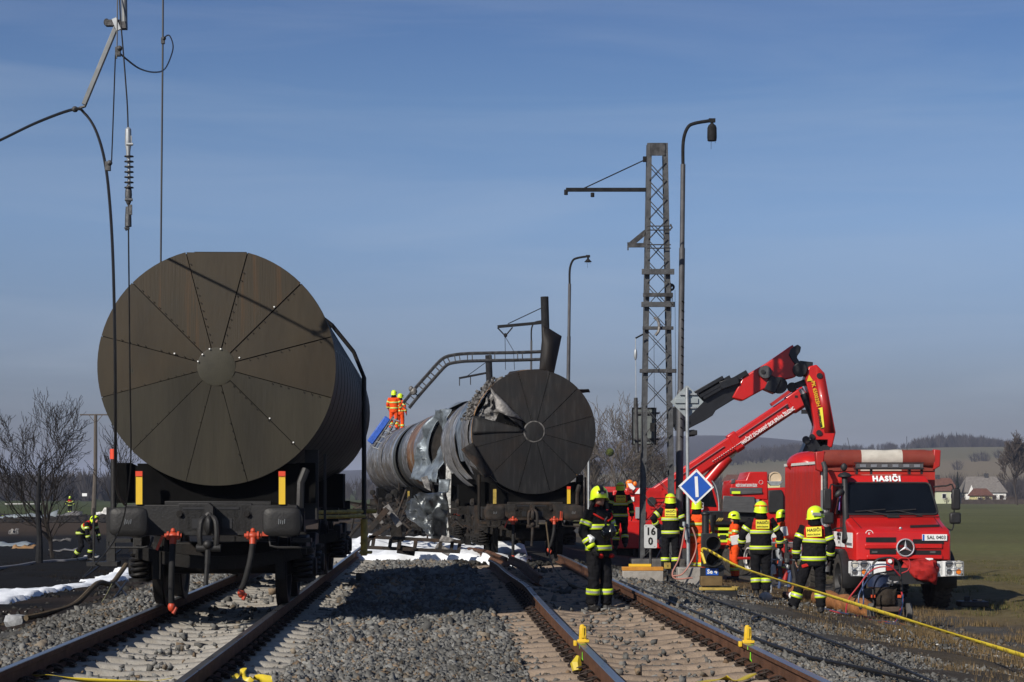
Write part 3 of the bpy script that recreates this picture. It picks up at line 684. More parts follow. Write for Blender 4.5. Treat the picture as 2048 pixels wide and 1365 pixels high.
def wagon(name, label, loc, rz, L, kind):
    burnt = kind != 'intact'
    t = thing(name, label, 'tank wagon', loc, rz, 'tank wagons standing on the line')
    fm = K['frame_grey'] if not burnt else K['burnt_frame']; dm = K['steel_dark'] if not burnt else K['burnt_dark']
    R, cz, cx, yh = 1.40, 2.866, .06, .70
    yb = yh + L
    # ---- tank end
    if kind in ('intact', 'torn'):
        hm = K['tank_brown'] if kind == 'intact' else K['burnt_head']
        seams = [RAD(15 + 30 * k) for k in range(12)]
        for k in range(12):
            a0 = RAD(15 + 30 * k); a1 = a0 + RAD(30)
            if kind == 'torn' and k == 9: continue      # -75..-45 degrees: ripped open
            g = .0035
            head_panel(MB(), a0, a1, .222, R, cx, cz, yh, 1.352 if kind == 'intact' else 0).build('end_panel', hm if kind == 'torn' else K['tank_rusty'] if k in (10, 0) else K['tank_green'] if k in (3, 4, 5, 6, 7) else hm, t, ang=25)
        bk_ = MB(); bk_.disc((cx, yh + .016, cz), (0, -1, 0), (R - .01 if kind == 'intact' else .9), 64); bk_.v = [(v[0], v[1], min(v[2], cz + 1.33)) for v in bk_.v]; bk_.build('end_backing', K['void'], t)
        hub = MB(); hub.lathe([(-.062, 0), (-.062, .21), (-.058, .226), (-.03, .230)], (cx, yh, cz), (0, 1, 0), 32); ho = hub.build('hub_disc', K['tank_hub'] if kind == 'intact' else K['burnt_head'], t)
        if kind == 'torn':
            MB().lathe([(-.066, .215), (-.07, .23), (-.06, .245), (-.03, .245)], (cx, yh, cz), (0, 1, 0), 32).build('hub_rim', K['lump'], ho)
        rv = MB(); rw = MB(); r = random.Random(3)
        for k in range(12):
            a = seams[k]
            for q in np.arange(.30, 1.34, .095):
                if kind == 'intact' and q * math.cos(a) > 1.33: continue
                p = (cx + q * math.sin(a + .018 / q), yh - .05 * (1 - (q / R) ** 2) - .016, cz + q * math.cos(a + .018 / q))
                if r.random() < .74: rv.ell(p, (.0085, .006, .0085), 6, 4)
        for (px, py) in ((550, 615), (481, 717), (541, 838), (588, 886), (352, 709), (422, 700), (444, 700), (408, 711), (399, 725)):
            p = Vector(((px - 435) / 169.6 , 0, -(py - 735) / 169.6)); q = p.length
            rw.ell((cx + p.x, yh - .05 * (1 - (q / R) ** 2) - .018 - (.012 if q < .25 else 0), cz + p.z), (.010, .006, .010), 7, 5)
        tag(rv.build('rivet', K['rivet'], t), kind='stuff')
        if kind == 'intact': tag(rw.build('bright_rivet', K['rivet_white'], t), kind='stuff', label='shiny white rivet heads')
    # ---- barrel
    if kind == 'intact':
        nb = 15
        for k in range(nb):
            y0 = yh + .03 + (L - .03) * k / nb; y1 = yh + .03 + (L - .03) * (k + 1) / nb
            sr = sheet_ring(y0, y1 + .004, R - .012, cx, cz, n=64, lip=.0035); sr.v = [(v[0], v[1], min(v[2], cz + 1.345)) for v in sr.v]; sr.build('cladding_sheet', K['cladding'], t, ang=20)
        MB().lathe([(0, R - .03), (.12, R * .9), (.22, R * .6), (.26, 0)], (cx, yb, cz), (0, 1, 0), 40).build('far_end', K['cladding'], t)
        wk = MB(); wk.box((cx, yh + L / 2 + .1, cz + 1.39), (.62, L - .6, .035)); wk.build('walkway', K['steel_dark'], t)
    elif kind == 'torn':
        MB().lathe([(0, R - .16), (L, R - .16), (L + .2, R * .6), (L + .25, 0)], (cx, yh + .1, cz), (0, 1, 0), 48).build('inner_tank', K['burnt_dark'], t)
        bands = [('tan_sheet', .03, .42, .018, -2.75, PI * 1.0), ('barrel_burnt', .40, 1.5, .03, -2.4, PI), ('ash', 1.45, 3.0, .035, -2.2, PI * .9), ('barrel_burnt', 3.0, 4.4, .03, -2.35, PI * .9), ('zinc', 4.3, 6.4, .05, -2.0, PI * .8), ('barrel_burnt', 6.6, 9.0, .02, -2.4, PI), ('ash', 9.0, 11.2, .02, -2.6, PI), ('barrel_burnt', 11.2, L, .03, -2.2, PI)]
        for i, (mk, y0, y1, wob, a0, a1) in enumerate(bands):
            sheet_ring(yh + y0, yh + y1, R - .015 - .006 * (i % 2), cx, cz, a0, a1, 72, wob, i * 5, ny=8, lip=.004).build('cladding_sheet', K[mk], t, ang=30, solid=.008)
    else:
        MB().lathe([(-.2, 0), (-.15, R * .6), (0, R - .10), (L, R - .10), (L + .2, R * .6), (L + .25, 0)], (cx, yh + .1, cz), (0, 1, 0), 48).build('inner_tank', K['burnt_dark'], t)
        seq = {'rusty': [('zinc', 0, 2.4, .05, -2.3, 2.6), ('ash', 2.2, 2.9, .02, -2.7, 3), ('barrel_burnt', 2.8, 5.8, .02, -PI, PI), ('barrel_rust', 5.8, 9.0, .012, -PI, PI), ('barrel_burnt', 9.0, 11.5, .02, -2.9, PI), ('barrel_olive', 11.5, 13.0, .004, -PI, PI)],
               'silver': [('barrel_olive', 0, .9, .004, -PI, PI), ('silver', .9, 1.5, .006, -PI, PI), ('ash', 1.5, 2.4, .02, -PI, PI), ('barrel_burnt', 2.4, 5.6, .02, -PI, PI), ('ash', 5.6, 6.4, .03, -PI, PI), ('barrel_burnt', 6.4, 10, .02, -PI, PI), ('barrel_burnt', 10, 13, .02, -PI, PI)]}[kind]
        for i, (mk, y0, y1, wob, a0, a1) in enumerate(seq):
            sheet_ring(yh + y0, yh + y1, R - .01 - .006 * (i % 2), cx, cz, a0, a1, 72, wob, i * 7 + 3, ny=8, lip=.004).build('cladding_sheet', K[mk], t, ang=30, solid=.008)
    # ---- headstock, frame, saddle
    h = MB(); h.box((0, .66, 1.06), (2.02, .10, .36)); h.box((.05, .625, 1.09), (.86, .03, .34)); h.box((.08, .70, 1.26), (1.25, .12, .05))
    hs = h.build('headstock', fm, t, bevel=.008)
    d = MB(); d.box((-.0, .607, 1.20), (.66, .01, .028)); d.box((-.17, .608, 1.02), (.10, .012, .12)); d.box((.19, .608, 1.02), (.12, .012, .12)); d.build('coupler_slot', K['black'], hs)
    bo = MB()
    for bx, bz in ((-.36, 1.13), (.43, 1.13), (-.36, .90), (.43, .90)): bo.cyl((bx, .60, bz), (bx, .57, bz), .028, 6); bo.cyl((bx, .612, bz), (bx, .60, bz), .045, 10)
    bo.build('bolt', dm, hs)
    ch = MB()
    for sx in (-1, 1): ch.box((sx * .58, .7 + (L + .7) / 2, 1.0), (.12, L + .7, .26))
    ch.box((0, 3.0, 1.0), (1.9, .3, .24)); ch.box((0, L - 1.0, 1.0), (1.9, .3, .24)); ch.box((0, yb + .75, 1.06), (2.1, .12, .36))
    ch.build('underframe', dm, t)
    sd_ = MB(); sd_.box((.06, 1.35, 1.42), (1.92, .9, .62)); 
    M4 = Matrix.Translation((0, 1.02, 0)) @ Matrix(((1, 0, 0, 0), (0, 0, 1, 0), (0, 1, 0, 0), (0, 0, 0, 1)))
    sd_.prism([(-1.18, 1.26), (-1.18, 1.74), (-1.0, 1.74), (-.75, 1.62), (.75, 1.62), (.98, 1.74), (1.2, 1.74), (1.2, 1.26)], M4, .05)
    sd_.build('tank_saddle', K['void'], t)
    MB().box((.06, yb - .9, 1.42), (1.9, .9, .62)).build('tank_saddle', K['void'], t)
    for sx in (-1, 1): buffer(t, sx * .875, K['frame_grey'] if not burnt else K['burnt_frame'])
    # ---- drawgear
    hk = MB(); hk.prism([(-.05, -.10), (-.05, .16), (.0, .2), (.045, .16), (.05, -.10)], Matrix.Translation((.0, .60, 1.06)) @ Matrix.Rotation(PI / 2, 4, 'X'), .20)
    hk.ell((0, .38, 1.0), (.055, .08, .12), 10, 8); hko = hk.build('coupling_hook', fm, t)
    sk = MB()
    for sx in (-1, 1): sk.tube(arc([(sx * .03, .42, 1.10), (sx * .085, .36, 1.05), (sx * .10, .34, .88), (sx * .085, .36, .74)], 4), .033, 8)
    sk.tube(arc([(-.03, .42, 1.10), (0, .42, 1.14), (.03, .42, 1.10)], 3), .033, 8); sk.cyl((-.14, .36, .74), (.14, .36, .74), .045, 10); sk.ell((-.005, .32, .78), (.055, .045, .05), 12, 8)
    sk.cyl((-.005, .35, .72), (-.01, .35, .55), .035, 8); sk.cyl((-.01, .35, .60), (-.03, .35, .31), .028, 8); sk.build('screw_coupling', fm, hko)
    vm = K['valve'] if not burnt else K['valve']
    hose(t, -.43, .88, -.01, K['black_rubber'], vm, .78, False); hose(t, .50, .88, -.13, K['black_rubber'], vm, .62, True)
    # ---- yellow shunter stanchions
    for sx in (-1, 1):
        x = sx * .835; p = MB().box((x, .60, 1.41), (.075, .03, .33)).build('corner_post', K['yellow'] if not (burnt and sx < 0) else K['yellow_dull'], t)
        if not (burnt and sx < 0): MB().box((x, .595, 1.605), (.08, .045, .06)).build('post_cap', K['redcap'], p)
    # hand rails under the buffers, brackets
    for sx in (-1, 1):
        hr = MB(); hr.tube([(sx * .68, .62, .86), (sx * .70, .55, .76), (sx * .78, .54, .74), (sx * 1.18, .54, .74), (sx * 1.2, .62, .80)], .014, 6)
        hr.box((sx * 1.06, .80, .82), (.22, .2, .05)); hr.build('shunter_handle', fm, t)
    for yc in (2.9, L - 1.4): make_bogie(t, yc, dm, dm)
    # left step and red tipped stanchion, right post and pipe
    st = MB(); st.box((-1.22, .95, .88), (.10, .06, .66)); st.box((-1.30, .92, .54), (.36, .30, .05)); st.bar((-1.42, .92, .54), (-1.42, .92, 1.2), .02, .04); st.build('shunter_step', fm, t)
    so = MB().cyl((-1.17, .82, .9), (-1.17, .82, 1.78), .035, 10).build('stanchion', dm if burnt else fm, t); MB().cyl((-1.17, .82, 1.78), (-1.17, .82, 1.90), .042, 10).build('stanchion_tip', K['redcap'] if not burnt else dm, so)
    sp = MB(); sp.box((1.15, 1.15, 1.48), (.16, .10, .84)); sp.tube([(1.03, .75, 1.2), (1.04, .75, 1.5), (1.10, .8, 1.66)], .05, 8); sp.bar((1.30, 1.3, 1.0), (1.30, 1.3, 1.85), .03, .05); sp.build('side_bracket', fm, t)
    return t
wagA = wagon('tank_wagon', 'intact brown tank wagon with riveted round end and yellow corner posts', (-2.604 - TK * 22.9, 22.9, 0), TH, 13.4, 'intact')
# ladder with bent-in handrail and yellow steps on its side
ld = MB()
for dy in (0, .42):
    ld.tube([(1.47, 10 + dy, .45), (1.47, 10 + dy, 3.3), (1.30, 10 + dy, 3.72), (.95, 10 + dy, 4.15), (.70, 10 + dy, 4.34)], .032, 8)
for z in np.arange(1.5, 3.3, .3): ld.cyl((1.47, 10, z), (1.47, 10.42, z), .016, 6)
lo = ld.build('side_ladder', K['steel_dark'], wagA)
ys = MB(); ys.cyl((1.47, 10, .35), (1.47, 10, .95), .05, 8); ys.cyl((1.47, 10.42, .35), (1.47, 10.42, .95), .05, 8); ys.box((1.5, 10.2, .40), (.2, .5, .04)); ys.build('yellow_step', K['yellow_dull'], lo)
for a_, b_, r_ in (((.7, 7.2, 1.09), (1.5, 8.4, 1.09), .03), ((.7, 7.0, 1.02), (1.55, 8.2, 1.02), .03), ((1.1, 12.4, 1.06), (1.6, 12.6, 1.06), .04)): MB().cyl(a_, b_, r_, 8).build('yellow_handle', K['yellow_dull'], wagA)
# small stamped plate on the tank end
pl = MB(); pl.box((0, 0, 0), (.06, .004, .06)); po = pl.build('stamp_plate', K['tank_hub'], wagA, loc=(-.94, .672, 2.82)); text('stamp', '51', .045, K['ink'], po, (0, -.004, 0))

wagT = wagon('burnt_tank_wagon', 'burnt black tank wagon with torn open end and ripped cladding', (.495 - .06 + .0892 * .7, 44.3, -.10), RAD(5.1), 13.3, 'torn')
wagB = wagon('burnt_tank_wagon', 'scorched tank wagon with rust orange band and hanging zinc sheet', (-1.12, 60.0, -.1), RAD(7.3), 13.4, 'rusty')
wagC = wagon('burnt_tank_wagon', 'scorched silver banded tank wagon under the two men in orange', (-3.0, 75.3, -.1), RAD(9.1), 13.2, 'silver')
# ---- the torn end: flap, insulation, bent sheets (children of the wagon)
def lp(a, r, y): return (.06 + r * math.sin(a), y, 2.866 + r * math.cos(a))
ins = grid_sheet(lp(RAD(-77), .3, .84), lp(RAD(-43), .3, .84), lp(RAD(-43), 1.36, .84), lp(RAD(-77), 1.36, .84), 22, 22, .10, 4, 6.0)
ins.build('insulation', K['insul'], wagT, solid=.02)
fl = grid_sheet(lp(RAD(-45), 1.40, .68), lp(RAD(-62), .98, .50), lp(RAD(-60), .72, .42), lp(RAD(-45), .34, .66), 8, 8, .03, 8, 3, bulge=.10); fl.build('torn_flap', K['ash'], wagT, solid=.01)
fl = grid_sheet(lp(RAD(-60), .72, .47), lp(RAD(-64), .5, .34), lp(RAD(-75), .25, .60), lp(RAD(-52), .34, .60), 8, 8, .02, 9, 3, bulge=-.06); fl.build('torn_flap', K['burnt_head'], wagT, solid=.01)
fl = grid_sheet(lp(RAD(-76), 1.38, .70), lp(RAD(-76), .25, .62), lp(RAD(-90), .25, .62), lp(RAD(-92), 1.40, .66), 10, 6, .015, 11, 3); fl.build('torn_flap', K['burnt_head'], wagT, solid=.01)
fl = grid_sheet(lp(RAD(-100), 1.40, .60), lp(RAD(-104), 1.72, .30), lp(RAD(-132), 1.55, .25), lp(RAD(-136), 1.38, .60), 8, 8, .03, 12, 3, bulge=.08); fl.build('torn_flap', K['burnt_frame'], wagT, solid=.01)
fl = grid_sheet(lp(RAD(-140), 1.42, .60), lp(RAD(-118), 1.60, 1.2), lp(RAD(-140), 1.75, 1.9), lp(RAD(-158), 1.5, .8), 8, 8, .03, 13, 3); fl.build('torn_flap', K['burnt_dark'], wagT, solid=.01)
fl = grid_sheet(lp(RAD(6), 1.38, .95), lp(RAD(20), 1.38, .95), lp(RAD(17.5), 2.30, 1.25), lp(RAD(5.5), 2.44, 1.0), 10, 12, .02, 14, 2, bulge=.16); fl.build('bent_top_sheet', K['burnt_head'], wagT, solid=.012)
fl = grid_sheet(lp(RAD(47), 1.39, .70), lp(RAD(50), 1.39, 1.1), lp(RAD(55), 1.58, .9), lp(RAD(52), 1.56, .62), 4, 4, .01, 15, 2); fl.build('torn_flap', K['burnt_head'], wagT, solid=.012)
fl = grid_sheet(lp(RAD(-28), 1.40, .72), lp(RAD(14), 1.40, .72), lp(RAD(12), 1.50, 1.3), lp(RAD(-20), 1.46, 1.3), 10, 5, .02, 16, 2); fl.build('lifted_roof_sheet', K['burnt_frame'], wagT, solid=.012)
ri = MB(); r_ = random.Random(5)
for k in range(170):
    y = r_.uniform(.8, 3.6); a = RAD(r_.uniform(-78, -30)); q = 1.40 + r_.uniform(0, .05) + (.07 if r_.random() < .2 else 0)
    ri.ell(lp(a, q, y), (r_.uniform(.02, .06), r_.uniform(.03, .09), r_.uniform(.02, .05)), 5, 4, Euler((r_.uniform(0, 3), r_.uniform(0, 3), 0)).to_matrix())
tag(ri.build('insulation_lump', K['lump'], wagT), kind='stuff')
# hanging zinc sheet on the next wagon, soot-spotted post
fl = grid_sheet(at(862, 822, 60.5), at(905, 818, 59.2), at(872, 965, 59.5), at(820, 955, 62.5), 26, 30, .20, 21, 1.5, bulge=.35)
o = fl.build('zinc_sheet', K['zinc'], None, solid=.015); tag(o, 'crumpled blue grey zinc sheet hanging off the rusty wagon', 'metal sheet')
sp = MB(); sp.bar(at(896, 1010, 57.3), at(899, 880, 57.3), .16, .10); sp.bar(at(893, 1085, 57.3), at(897, 1010, 57.3), .15, .1)
tag(sp.build('side_post', mat('post_speckled', (.5, .5, .48), .7, .1, .3, 30, dirt=(.02, .02, .02), dscale=14, damt=1.0), None, bevel=.01), 'white soot speckled upright post beside the torn tank', 'post')
# ================================================================ MASTS, LAMPS, SIGNS, WIRES
def px(p, Y): return at(p[0], p[1], Y)
# ---- lattice mast
MY = 47.0
mb_ = on(1314, MY); ztop = at(0, 289, MY).z
mast = thing('lattice_mast', 'tall sooty lattice steel mast with a side arm, beside the tilted blue diamond sign', 'mast', mb_)
def half(z): return .365 + (.185 - .365) * min(1, max(0, z / (ztop - mb_.z)))   # half width at height
HT = ztop - mb_.z
legs = []
for sx in (-1, 1):
    for sy in (-1, 1):
        L_ = MB()
        a0 = Vector((sx * half(0), sy * .30, 0)); a1 = Vector((sx * half(HT), sy * .17, HT))
        L_.bar(a0, a1, .11, .03, (0, 1, 0)); L_.bar(a0 + Vector((sx * .045, -sy * .04, 0)), a1 + Vector((sx * .045, -sy * .04, 0)), .02, .10, (0, 1, 0))
        L_.build('leg', K['mast'], mast)
z = .35; k = 0
while z < HT - .55:
    h = 2 * half(z) * 1.06
    for sy in (-1, 1):
        d0 = .30 - .13 * z / HT; d1 = .30 - .13 * (z + h) / HT
        w0, w1 = half(z), half(min(HT, z + h))
        y0 = sy * (d0 + .012)
        a = MB().bar((-w0, y0, z), (w1, sy * (d1 + .012), z + h), .012, .07, (0, 1, 0)).build('brace', K['mast_dark'], mast)
        a = MB().bar((w0, y0 + sy * .014, z), (-w1, sy * (d1 + .026), z + h), .012, .07, (0, 1, 0)).build('brace', K['mast'], mast)
    for sx in (-1, 1):
        MB().bar((sx * (half(z) + .0), -.28 + .13 * z / HT, z), (sx * half(z + h), .28 - .13 * (z + h) / HT, z + h), .05, .012, (1, 0, 0)).build('brace', K['mast_dark'], mast)
    z += h; k += 1
def zl(py): return at(0, py, MY).z - mb_.z
MB().box((0, -.20, zl(302)), (.36, .02, .30)).build('top_plate', K['mast_dark'], mast)
for py, w, hh in ((547, .64, .13), (593, .58, .09), (612, .66, .12), (659, .60, .08), (744, .74, .09)):
    MB().box((0.0, -.33, zl(py)), (w + .12, .05, hh)).build('clamp_beam', K['mast_dark'] if hh < .1 else K['mast'], mast, bevel=.006)
for py in (456, 464, 493, 500):
    MB().cyl((-.25, -.30, zl(py)), (.30, -.30, zl(py)), .014, 6).build('tie_rod', K['mast_dark'], mast)
MB().tube([(.29, -.3, zl(452)), (.33, -.3, zl(459)), (.27, -.3, zl(464))], .02, 5).build('tie_bracket', K['mast_dark'], mast)
arm = MB(); P0 = at(1132, 380, MY) - mb_; P1 = at(1293, 380, MY) - mb_
arm.bar(P0, P1, .08, .085); arm.cyl(P0, P0 + Vector((0, 0, -.12)), .045, 8); q = at(1185, 386, MY) - mb_; arm.cyl(q, q + Vector((0, 0, -.10)), .045, 8); arm.build('side_arm', K['soot'], mast)
st_ = MB(); st_.cyl(at(1168, 377, MY) - mb_, at(1290, 320, MY) - mb_, .014, 6); st_.box(at(1291, 319, MY) - mb_, (.12, .1, .12)); st_.build('stay_rod', K['soot'], mast)
br = MB(); br.bar(at(1258, 492, MY) - mb_, at(1292, 464, MY) - mb_, .05, .12); br.bar(at(1256, 491, MY) - mb_, at(1292, 491, MY) - mb_, .06, .10); br.bar(at(1292, 465, MY) - mb_, at(1288, 492, MY) - mb_, .05, .05); br.bar(at(1256, 485, MY) - mb_, at(1256, 501, MY) - mb_, .03, .05)
br.build('side_bracket', K['mast_dark'], mast)
pu = MB(); pc = at(1342, 575, MY) - mb_
pu.lathe([(-.03, .04), (-.03, .09), (.03, .09), (.03, .04)], pc, (0, 1, 0), 14); pu.bar(pc + Vector((-.08, 0, .22)), pc, .04, .06); pu.lathe([(-.02, .03), (-.02, .07), (.02, .07), (.02, .03)], pc + Vector((-.02, 0, -.2)), (0, 1, 0), 12); pu.bar(pc, pc + Vector((-.02, 0, -.3)), .03, .03)
pu.build('pulley', K['mast_dark'], mast)
pc = at(1311, 655, MY) - mb_; MB().tube(arc([pc + Vector((-.06, -.4, .2)), pc + Vector((.04, -.4, .1)), pc + Vector((.05, -.4, -.1)), pc + Vector((-.03, -.4, -.22))], 4), .035, 6).build('broken_insulator', K['ash'], mast)
wr_ = MB()
for (xa, ya, xb, yb) in ((1344, 585, 1341, 690), (1350, 580, 1352, 930), (1308, 670, 1309, 900)): wr_.cyl(at(xa, ya, MY - .5) - mb_, at(xb, yb, MY - .5) - mb_, .006, 4)
wr_.tube(arc([at(1344, 590, MY - .4) - mb_, at(1346, 610, MY - .4) - mb_, at(1340, 604, MY - .4) - mb_], 4), .008, 4); tag(wr_.build('loose_wire', K['wire'], mast), kind='stuff')
MB().box((0, 0, .08), (1.25, 1.1, .5)).build('footing', K['concrete_dark'], mast, bevel=.03)
MB().box((-.14, -.40, zl(856)), (.09, .1, .2)).build('lock_box', K['soot'], mast)
# tension weight hanging left of the mast
WY = 46.6
hw = thing('tension_weight', 'thin hanging tension rod and cable left of the lattice mast', 'tension weight', at(1272, 905, WY))
o_ = at(1272, 905, WY)
MB().cyl(at(1286, 669, WY) - o_, at(1271, 677, WY) - o_, .02, 6).build('hanger_arm', K['soot'], hw)
MB().cyl(at(1271, 677, WY) - o_, at(1272, 800, WY) - o_, .010, 5).ell(at(1271, 709, WY) - o_, (.04, .04, .14)).build('cable', K['galv'], hw)
MB().cyl(at(1271.5, 796, WY) - o_, at(1274, 906, WY) - o_, .045, 8).build('weight_rod', K['mast_dark'], hw)
# board seen from behind
bd = thing('signal_board', 'grey rectangular board seen from behind the lattice mast', 'board', at(1288, 853, 47.6))
M4 = Matrix.Rotation(PI / 2, 4, 'X')
def rrect(w, h, r, n=5):
    P = []
    for cx, cz, a0 in ((w / 2 - r, h / 2 - r, 0), (-w / 2 + r, h / 2 - r, PI / 2), (-w / 2 + r, -h / 2 + r, PI), (w / 2 - r, -h / 2 + r, 1.5 * PI)):
        for k in range(n + 1): P.append((cx + r * math.cos(a0 + PI / 2 * k / n), cz + r * math.sin(a0 + PI / 2 * k / n)))
    return P
MB().prism(rrect(.56, .86, .05), M4, -.03).build('board', K['board_back'], bd)
for dz in (.31, -.31): MB().box((0.06, -.03, dz), (.62, .05, .045)).build('rail', K['mast_dark'], bd)
rim = MB()
for a, b in (((-.28, .43), (.28, .43)), ((-.28, -.43), (.28, -.43)), ((-.28, -.43), (-.28, .43)), ((.28, -.43), (.28, .43))): rim.bar((a[0], -.012, a[1]), (b[0], -.012, b[1]), .02, .03)
rim.build('rim', K['soot'], bd)
# ---- street lamps with hanging heads
def lamp(label, base_px, top, arm_px, head_px, Y, s, burnt):
    b = on(base_px, Y); t = thing('street_lamp', label, 'street lamp', b, 0, 'lamp posts along the line')
    H = at(0, top, Y).z - b.z; dx = (arm_px[0] - base_px) * Y / F
    cut = (.44, .74)
    lean = (arm_px[1] - base_px) * Y / F
    f = lambda h: Vector((lean * h / H, 0, h))
    z1 = H * .40; z2 = H * .90
    p = MB(); p.tube([f(0), f(z1), f(z1 + .06)], [.09 * s, .09 * s, .075 * s], 14); p.tube([f(z1), f(H * .72)], .072 * s, 14); p.tube([f(z1 + 2.2 if z1 + 2.2 < H * .7 else z1), f(H * .905)], .060 * s, 12)
    p.build('post', K['lamp'], t)
    P = arc([f(H * .90), f(H * .955), f(H) + Vector((.12, 0, -.12)), f(H) + Vector((.32, 0, -.02)), f(H) + Vector((head_px[0] - arm_px[1]) * Y / F * Vector((1, 0, 0)))], 5) if False else arc([f(H * .90), f(H * .955), f(H) + Vector((.10, 0, -.16)), f(H) + Vector((.28, 0, -.05)), f(H) + Vector(((head_px - arm_px[1]) * Y / F, 0, .02))], 6)
    MB().tube(P, .042 * s, 10).build('arm', K['soot'], t)
    hp = P[-1]
    hd = MB(); hd.box(hp, (.16, .10, .09))
    if burnt: hd.lathe([(0, .03), (-.08, .04), (-.12, .09), (-.18, .115), (-.42, .12), (-.50, .11), (-.5, 0)], hp, (0, 0, 1), 12)
    else: hd.lathe([(0, .03), (-.10, .04), (-.14, .08), (-.22, .15), (-.22, 0)], hp, (0, 0, 1), 12)
    for k in range(4): hd.cyl(hp + Vector((.05 * k - .07, 0, -.45 * (1 if burnt else .45))), hp + Vector((.05 * k - .07, .02, -.45 * (1 if burnt else .45) - (.08, .25, .06, .1)[k])), .006, 4)
    hd.build('lamp_head', K['soot'], t)
    if burnt:
        rg = MB()
        for k in range(16): rg.bar(f(H * .30 + .22 * k) + Vector((.06, -.08, 0)), f(H * .30 + .22 * k) + Vector((.0, -.12, .05)), .03, .02)
        tag(rg.build('climbing_peg', K['soot'], t), kind='stuff')
    return t
lamp('tall sooty street lamp with a burnt hanging head beside the lattice mast', 1357, 243, (1357, 1367), 1424, 49, 1.0, True)
lamp('street lamp with small bell head rising behind the torn black tank', 1132, 514, (1132, 1140), 1176, 77, 1.0, False)
lamp('most distant street lamp, half hidden behind the concrete post', 1060, 642, (1060, 1063), 1092, 105, .95, False)
# ---- concrete catenary posts behind the burnt wagons
def post(label, basepx, top, Y, arm, stay, rad, extra=None):
    b = on(basepx, Y); t = thing('catenary_post', label, 'catenary post', b, 0, 'catenary posts behind the burnt wagons')
    tp = at(top[0], top[1], Y) - b
    MB().tube([Vector((0, 0, 0)), tp * .5 + Vector(((0), 0, 0)), tp], [rad * 1.15, rad * 1.05, rad], 12).build('post', K['soot'] if extra is None else K['mast_dark'], t)
    a = MB(); a.bar(at(*arm[0], Y) - b, at(*arm[1], Y) - b, .10, .12); a.build('cross_arm', K['soot'], t)
    MB().cyl(at(*stay[0], Y) - b, at(*stay[1], Y) - b, .02, 5).build('stay_rod', K['soot'], t)
    dr = MB()
    for pts, rr in ([] if extra is None else extra) if extra is not None else []: dr.tube([at(*p, Y) - b for p in pts], rr, 5)
    if dr.v: dr.build('dropper', K['wire'], t)
    return t
pA = post('dark concrete post with a cross arm and hanging V insulator above the torn tank', 1103, (1089, 594), 83, ((995, 654), (1092, 645)), ((1016, 648), (1086, 615)), .17)
b = on(1103, 83); dr = MB()
for pts, r in (([(995, 656), (1010, 672)], .03), ([(1025, 655), (1011, 672)], .03), ([(1010, 672), (1011, 740)], .012), ([(1011, 675), (1027, 702), (1029, 740)], .012)): dr.tube([at(*p, 83) - b for p in pts], r, 5)
dr.ell(at(1011, 671, 83) - b, (.08, .05, .09)); dr.build('v_insulator', K['soot'], pA)
pB = post('leaning concrete post with a short sloping arm left of the torn tank', 990, (977, 711), 118, ((918, 757), (980, 745)), ((935, 752), (976, 722)), .20)
b = on(990, 118); dr = MB(); dr.cyl(at(919, 757, 118) - b, at(919, 772, 118) - b, .03, 5); dr.cyl(at(941, 754, 118) - b, at(941, 770, 118) - b, .03, 5); dr.build('dropper', K['wire'], pB)
# ---- bent gantry beam
gt = thing('gantry_beam', 'bent black lattice gantry beam arching down onto the burnt tank wagons', 'gantry beam', at(940, 714, 84))
go = at(940, 714, 84)
ctr = [(1094, 711), (1040, 713), (985, 714), (940, 715), (915, 717), (893, 722), (878, 735), (862, 753), (845, 772), (828, 792), (812, 812)]
C_ = arc([at(*p, 84) - go for p in ctr], 3)
for off_, nm in ((.16, 'chord'), (-.16, 'chord')):
    for dy in (-.28, .28):
        Q = []
        for i, p in enumerate(C_):
            tdir = (C_[min(i + 1, len(C_) - 1)] - C_[max(i - 1, 0)]).normalized(); nrm = Vector((-tdir.z, 0, tdir.x))
            Q.append(p + nrm * off_ + Vector((0, dy, 0)))
        MB().tube(Q, .05, 6).build(nm, K['mast_dark'], gt)
for i in range(0, len(C_), 3):
    p = C_[i]; tdir = (C_[min(i + 1, len(C_) - 1)] - C_[max(i - 1, 0)]).normalized(); nrm = Vector((-tdir.z, 0, tdir.x))
    for s2 in (-.10, .10):
        MB().bar(p + nrm * .16 + Vector((0, -.28, 0)) + tdir * s2, p - nrm * .16 + Vector((0, -.28, 0)) + tdir * s2, .04, .05).build('batten', K['mast_dark'], gt)
MB().box(C_[0] + Vector((.05, 0, 0)), (.5, .7, .75)).build('end_plate', K['soot'], gt)
ll = MB().ell(at(827, 783, 83.6) - go, (.16, .1, .16)).ell(at(822, 778, 83.6) - go, (.1, .1, .12)); ll.build('torn_bracket', K['ash'], gt)
# ---- hanging broken contact line in front of the brown tank
WYc = 22.2
K['arm_grey'] = mat('arm_grey', (.17, .18, .185), .5, .4, .2, 9)
tb = thing('registration_arm', 'galvanised steady arm hanging at the top left over the brown tank', 'steady arm', at(228, 48, 20.85)); o_ = at(228, 48, 20.85)
AY = 20.85
MB().bar(at(235, 48, AY) - o_, at(168, 210, AY) - o_, .045, .055, (0, 1, 0)).build('arm', K['arm_grey'], tb, bevel=.004)
bk = MB(); bk.box(at(226, 47, AY) - o_, (.15, .08, .06)); bk.box(at(242, 52, AY) - o_, (.12, .1, .07)); bk.ell(at(213, 45, AY) - o_, (.03, .03, .04)); bk.build('bracket', K['mast_dark'], tb)
MB().cyl(at(249, 54, AY) - o_, at(246, -160, AY) - o_, .032, 12).build('drop_tube', K['arm_grey'], tb)
MB().box(at(233, 49, AY - .06) - o_, (.05, .03, .13), Matrix.Rotation(-.4, 3, 'Y')).build('clevis', K['galv'], tb)
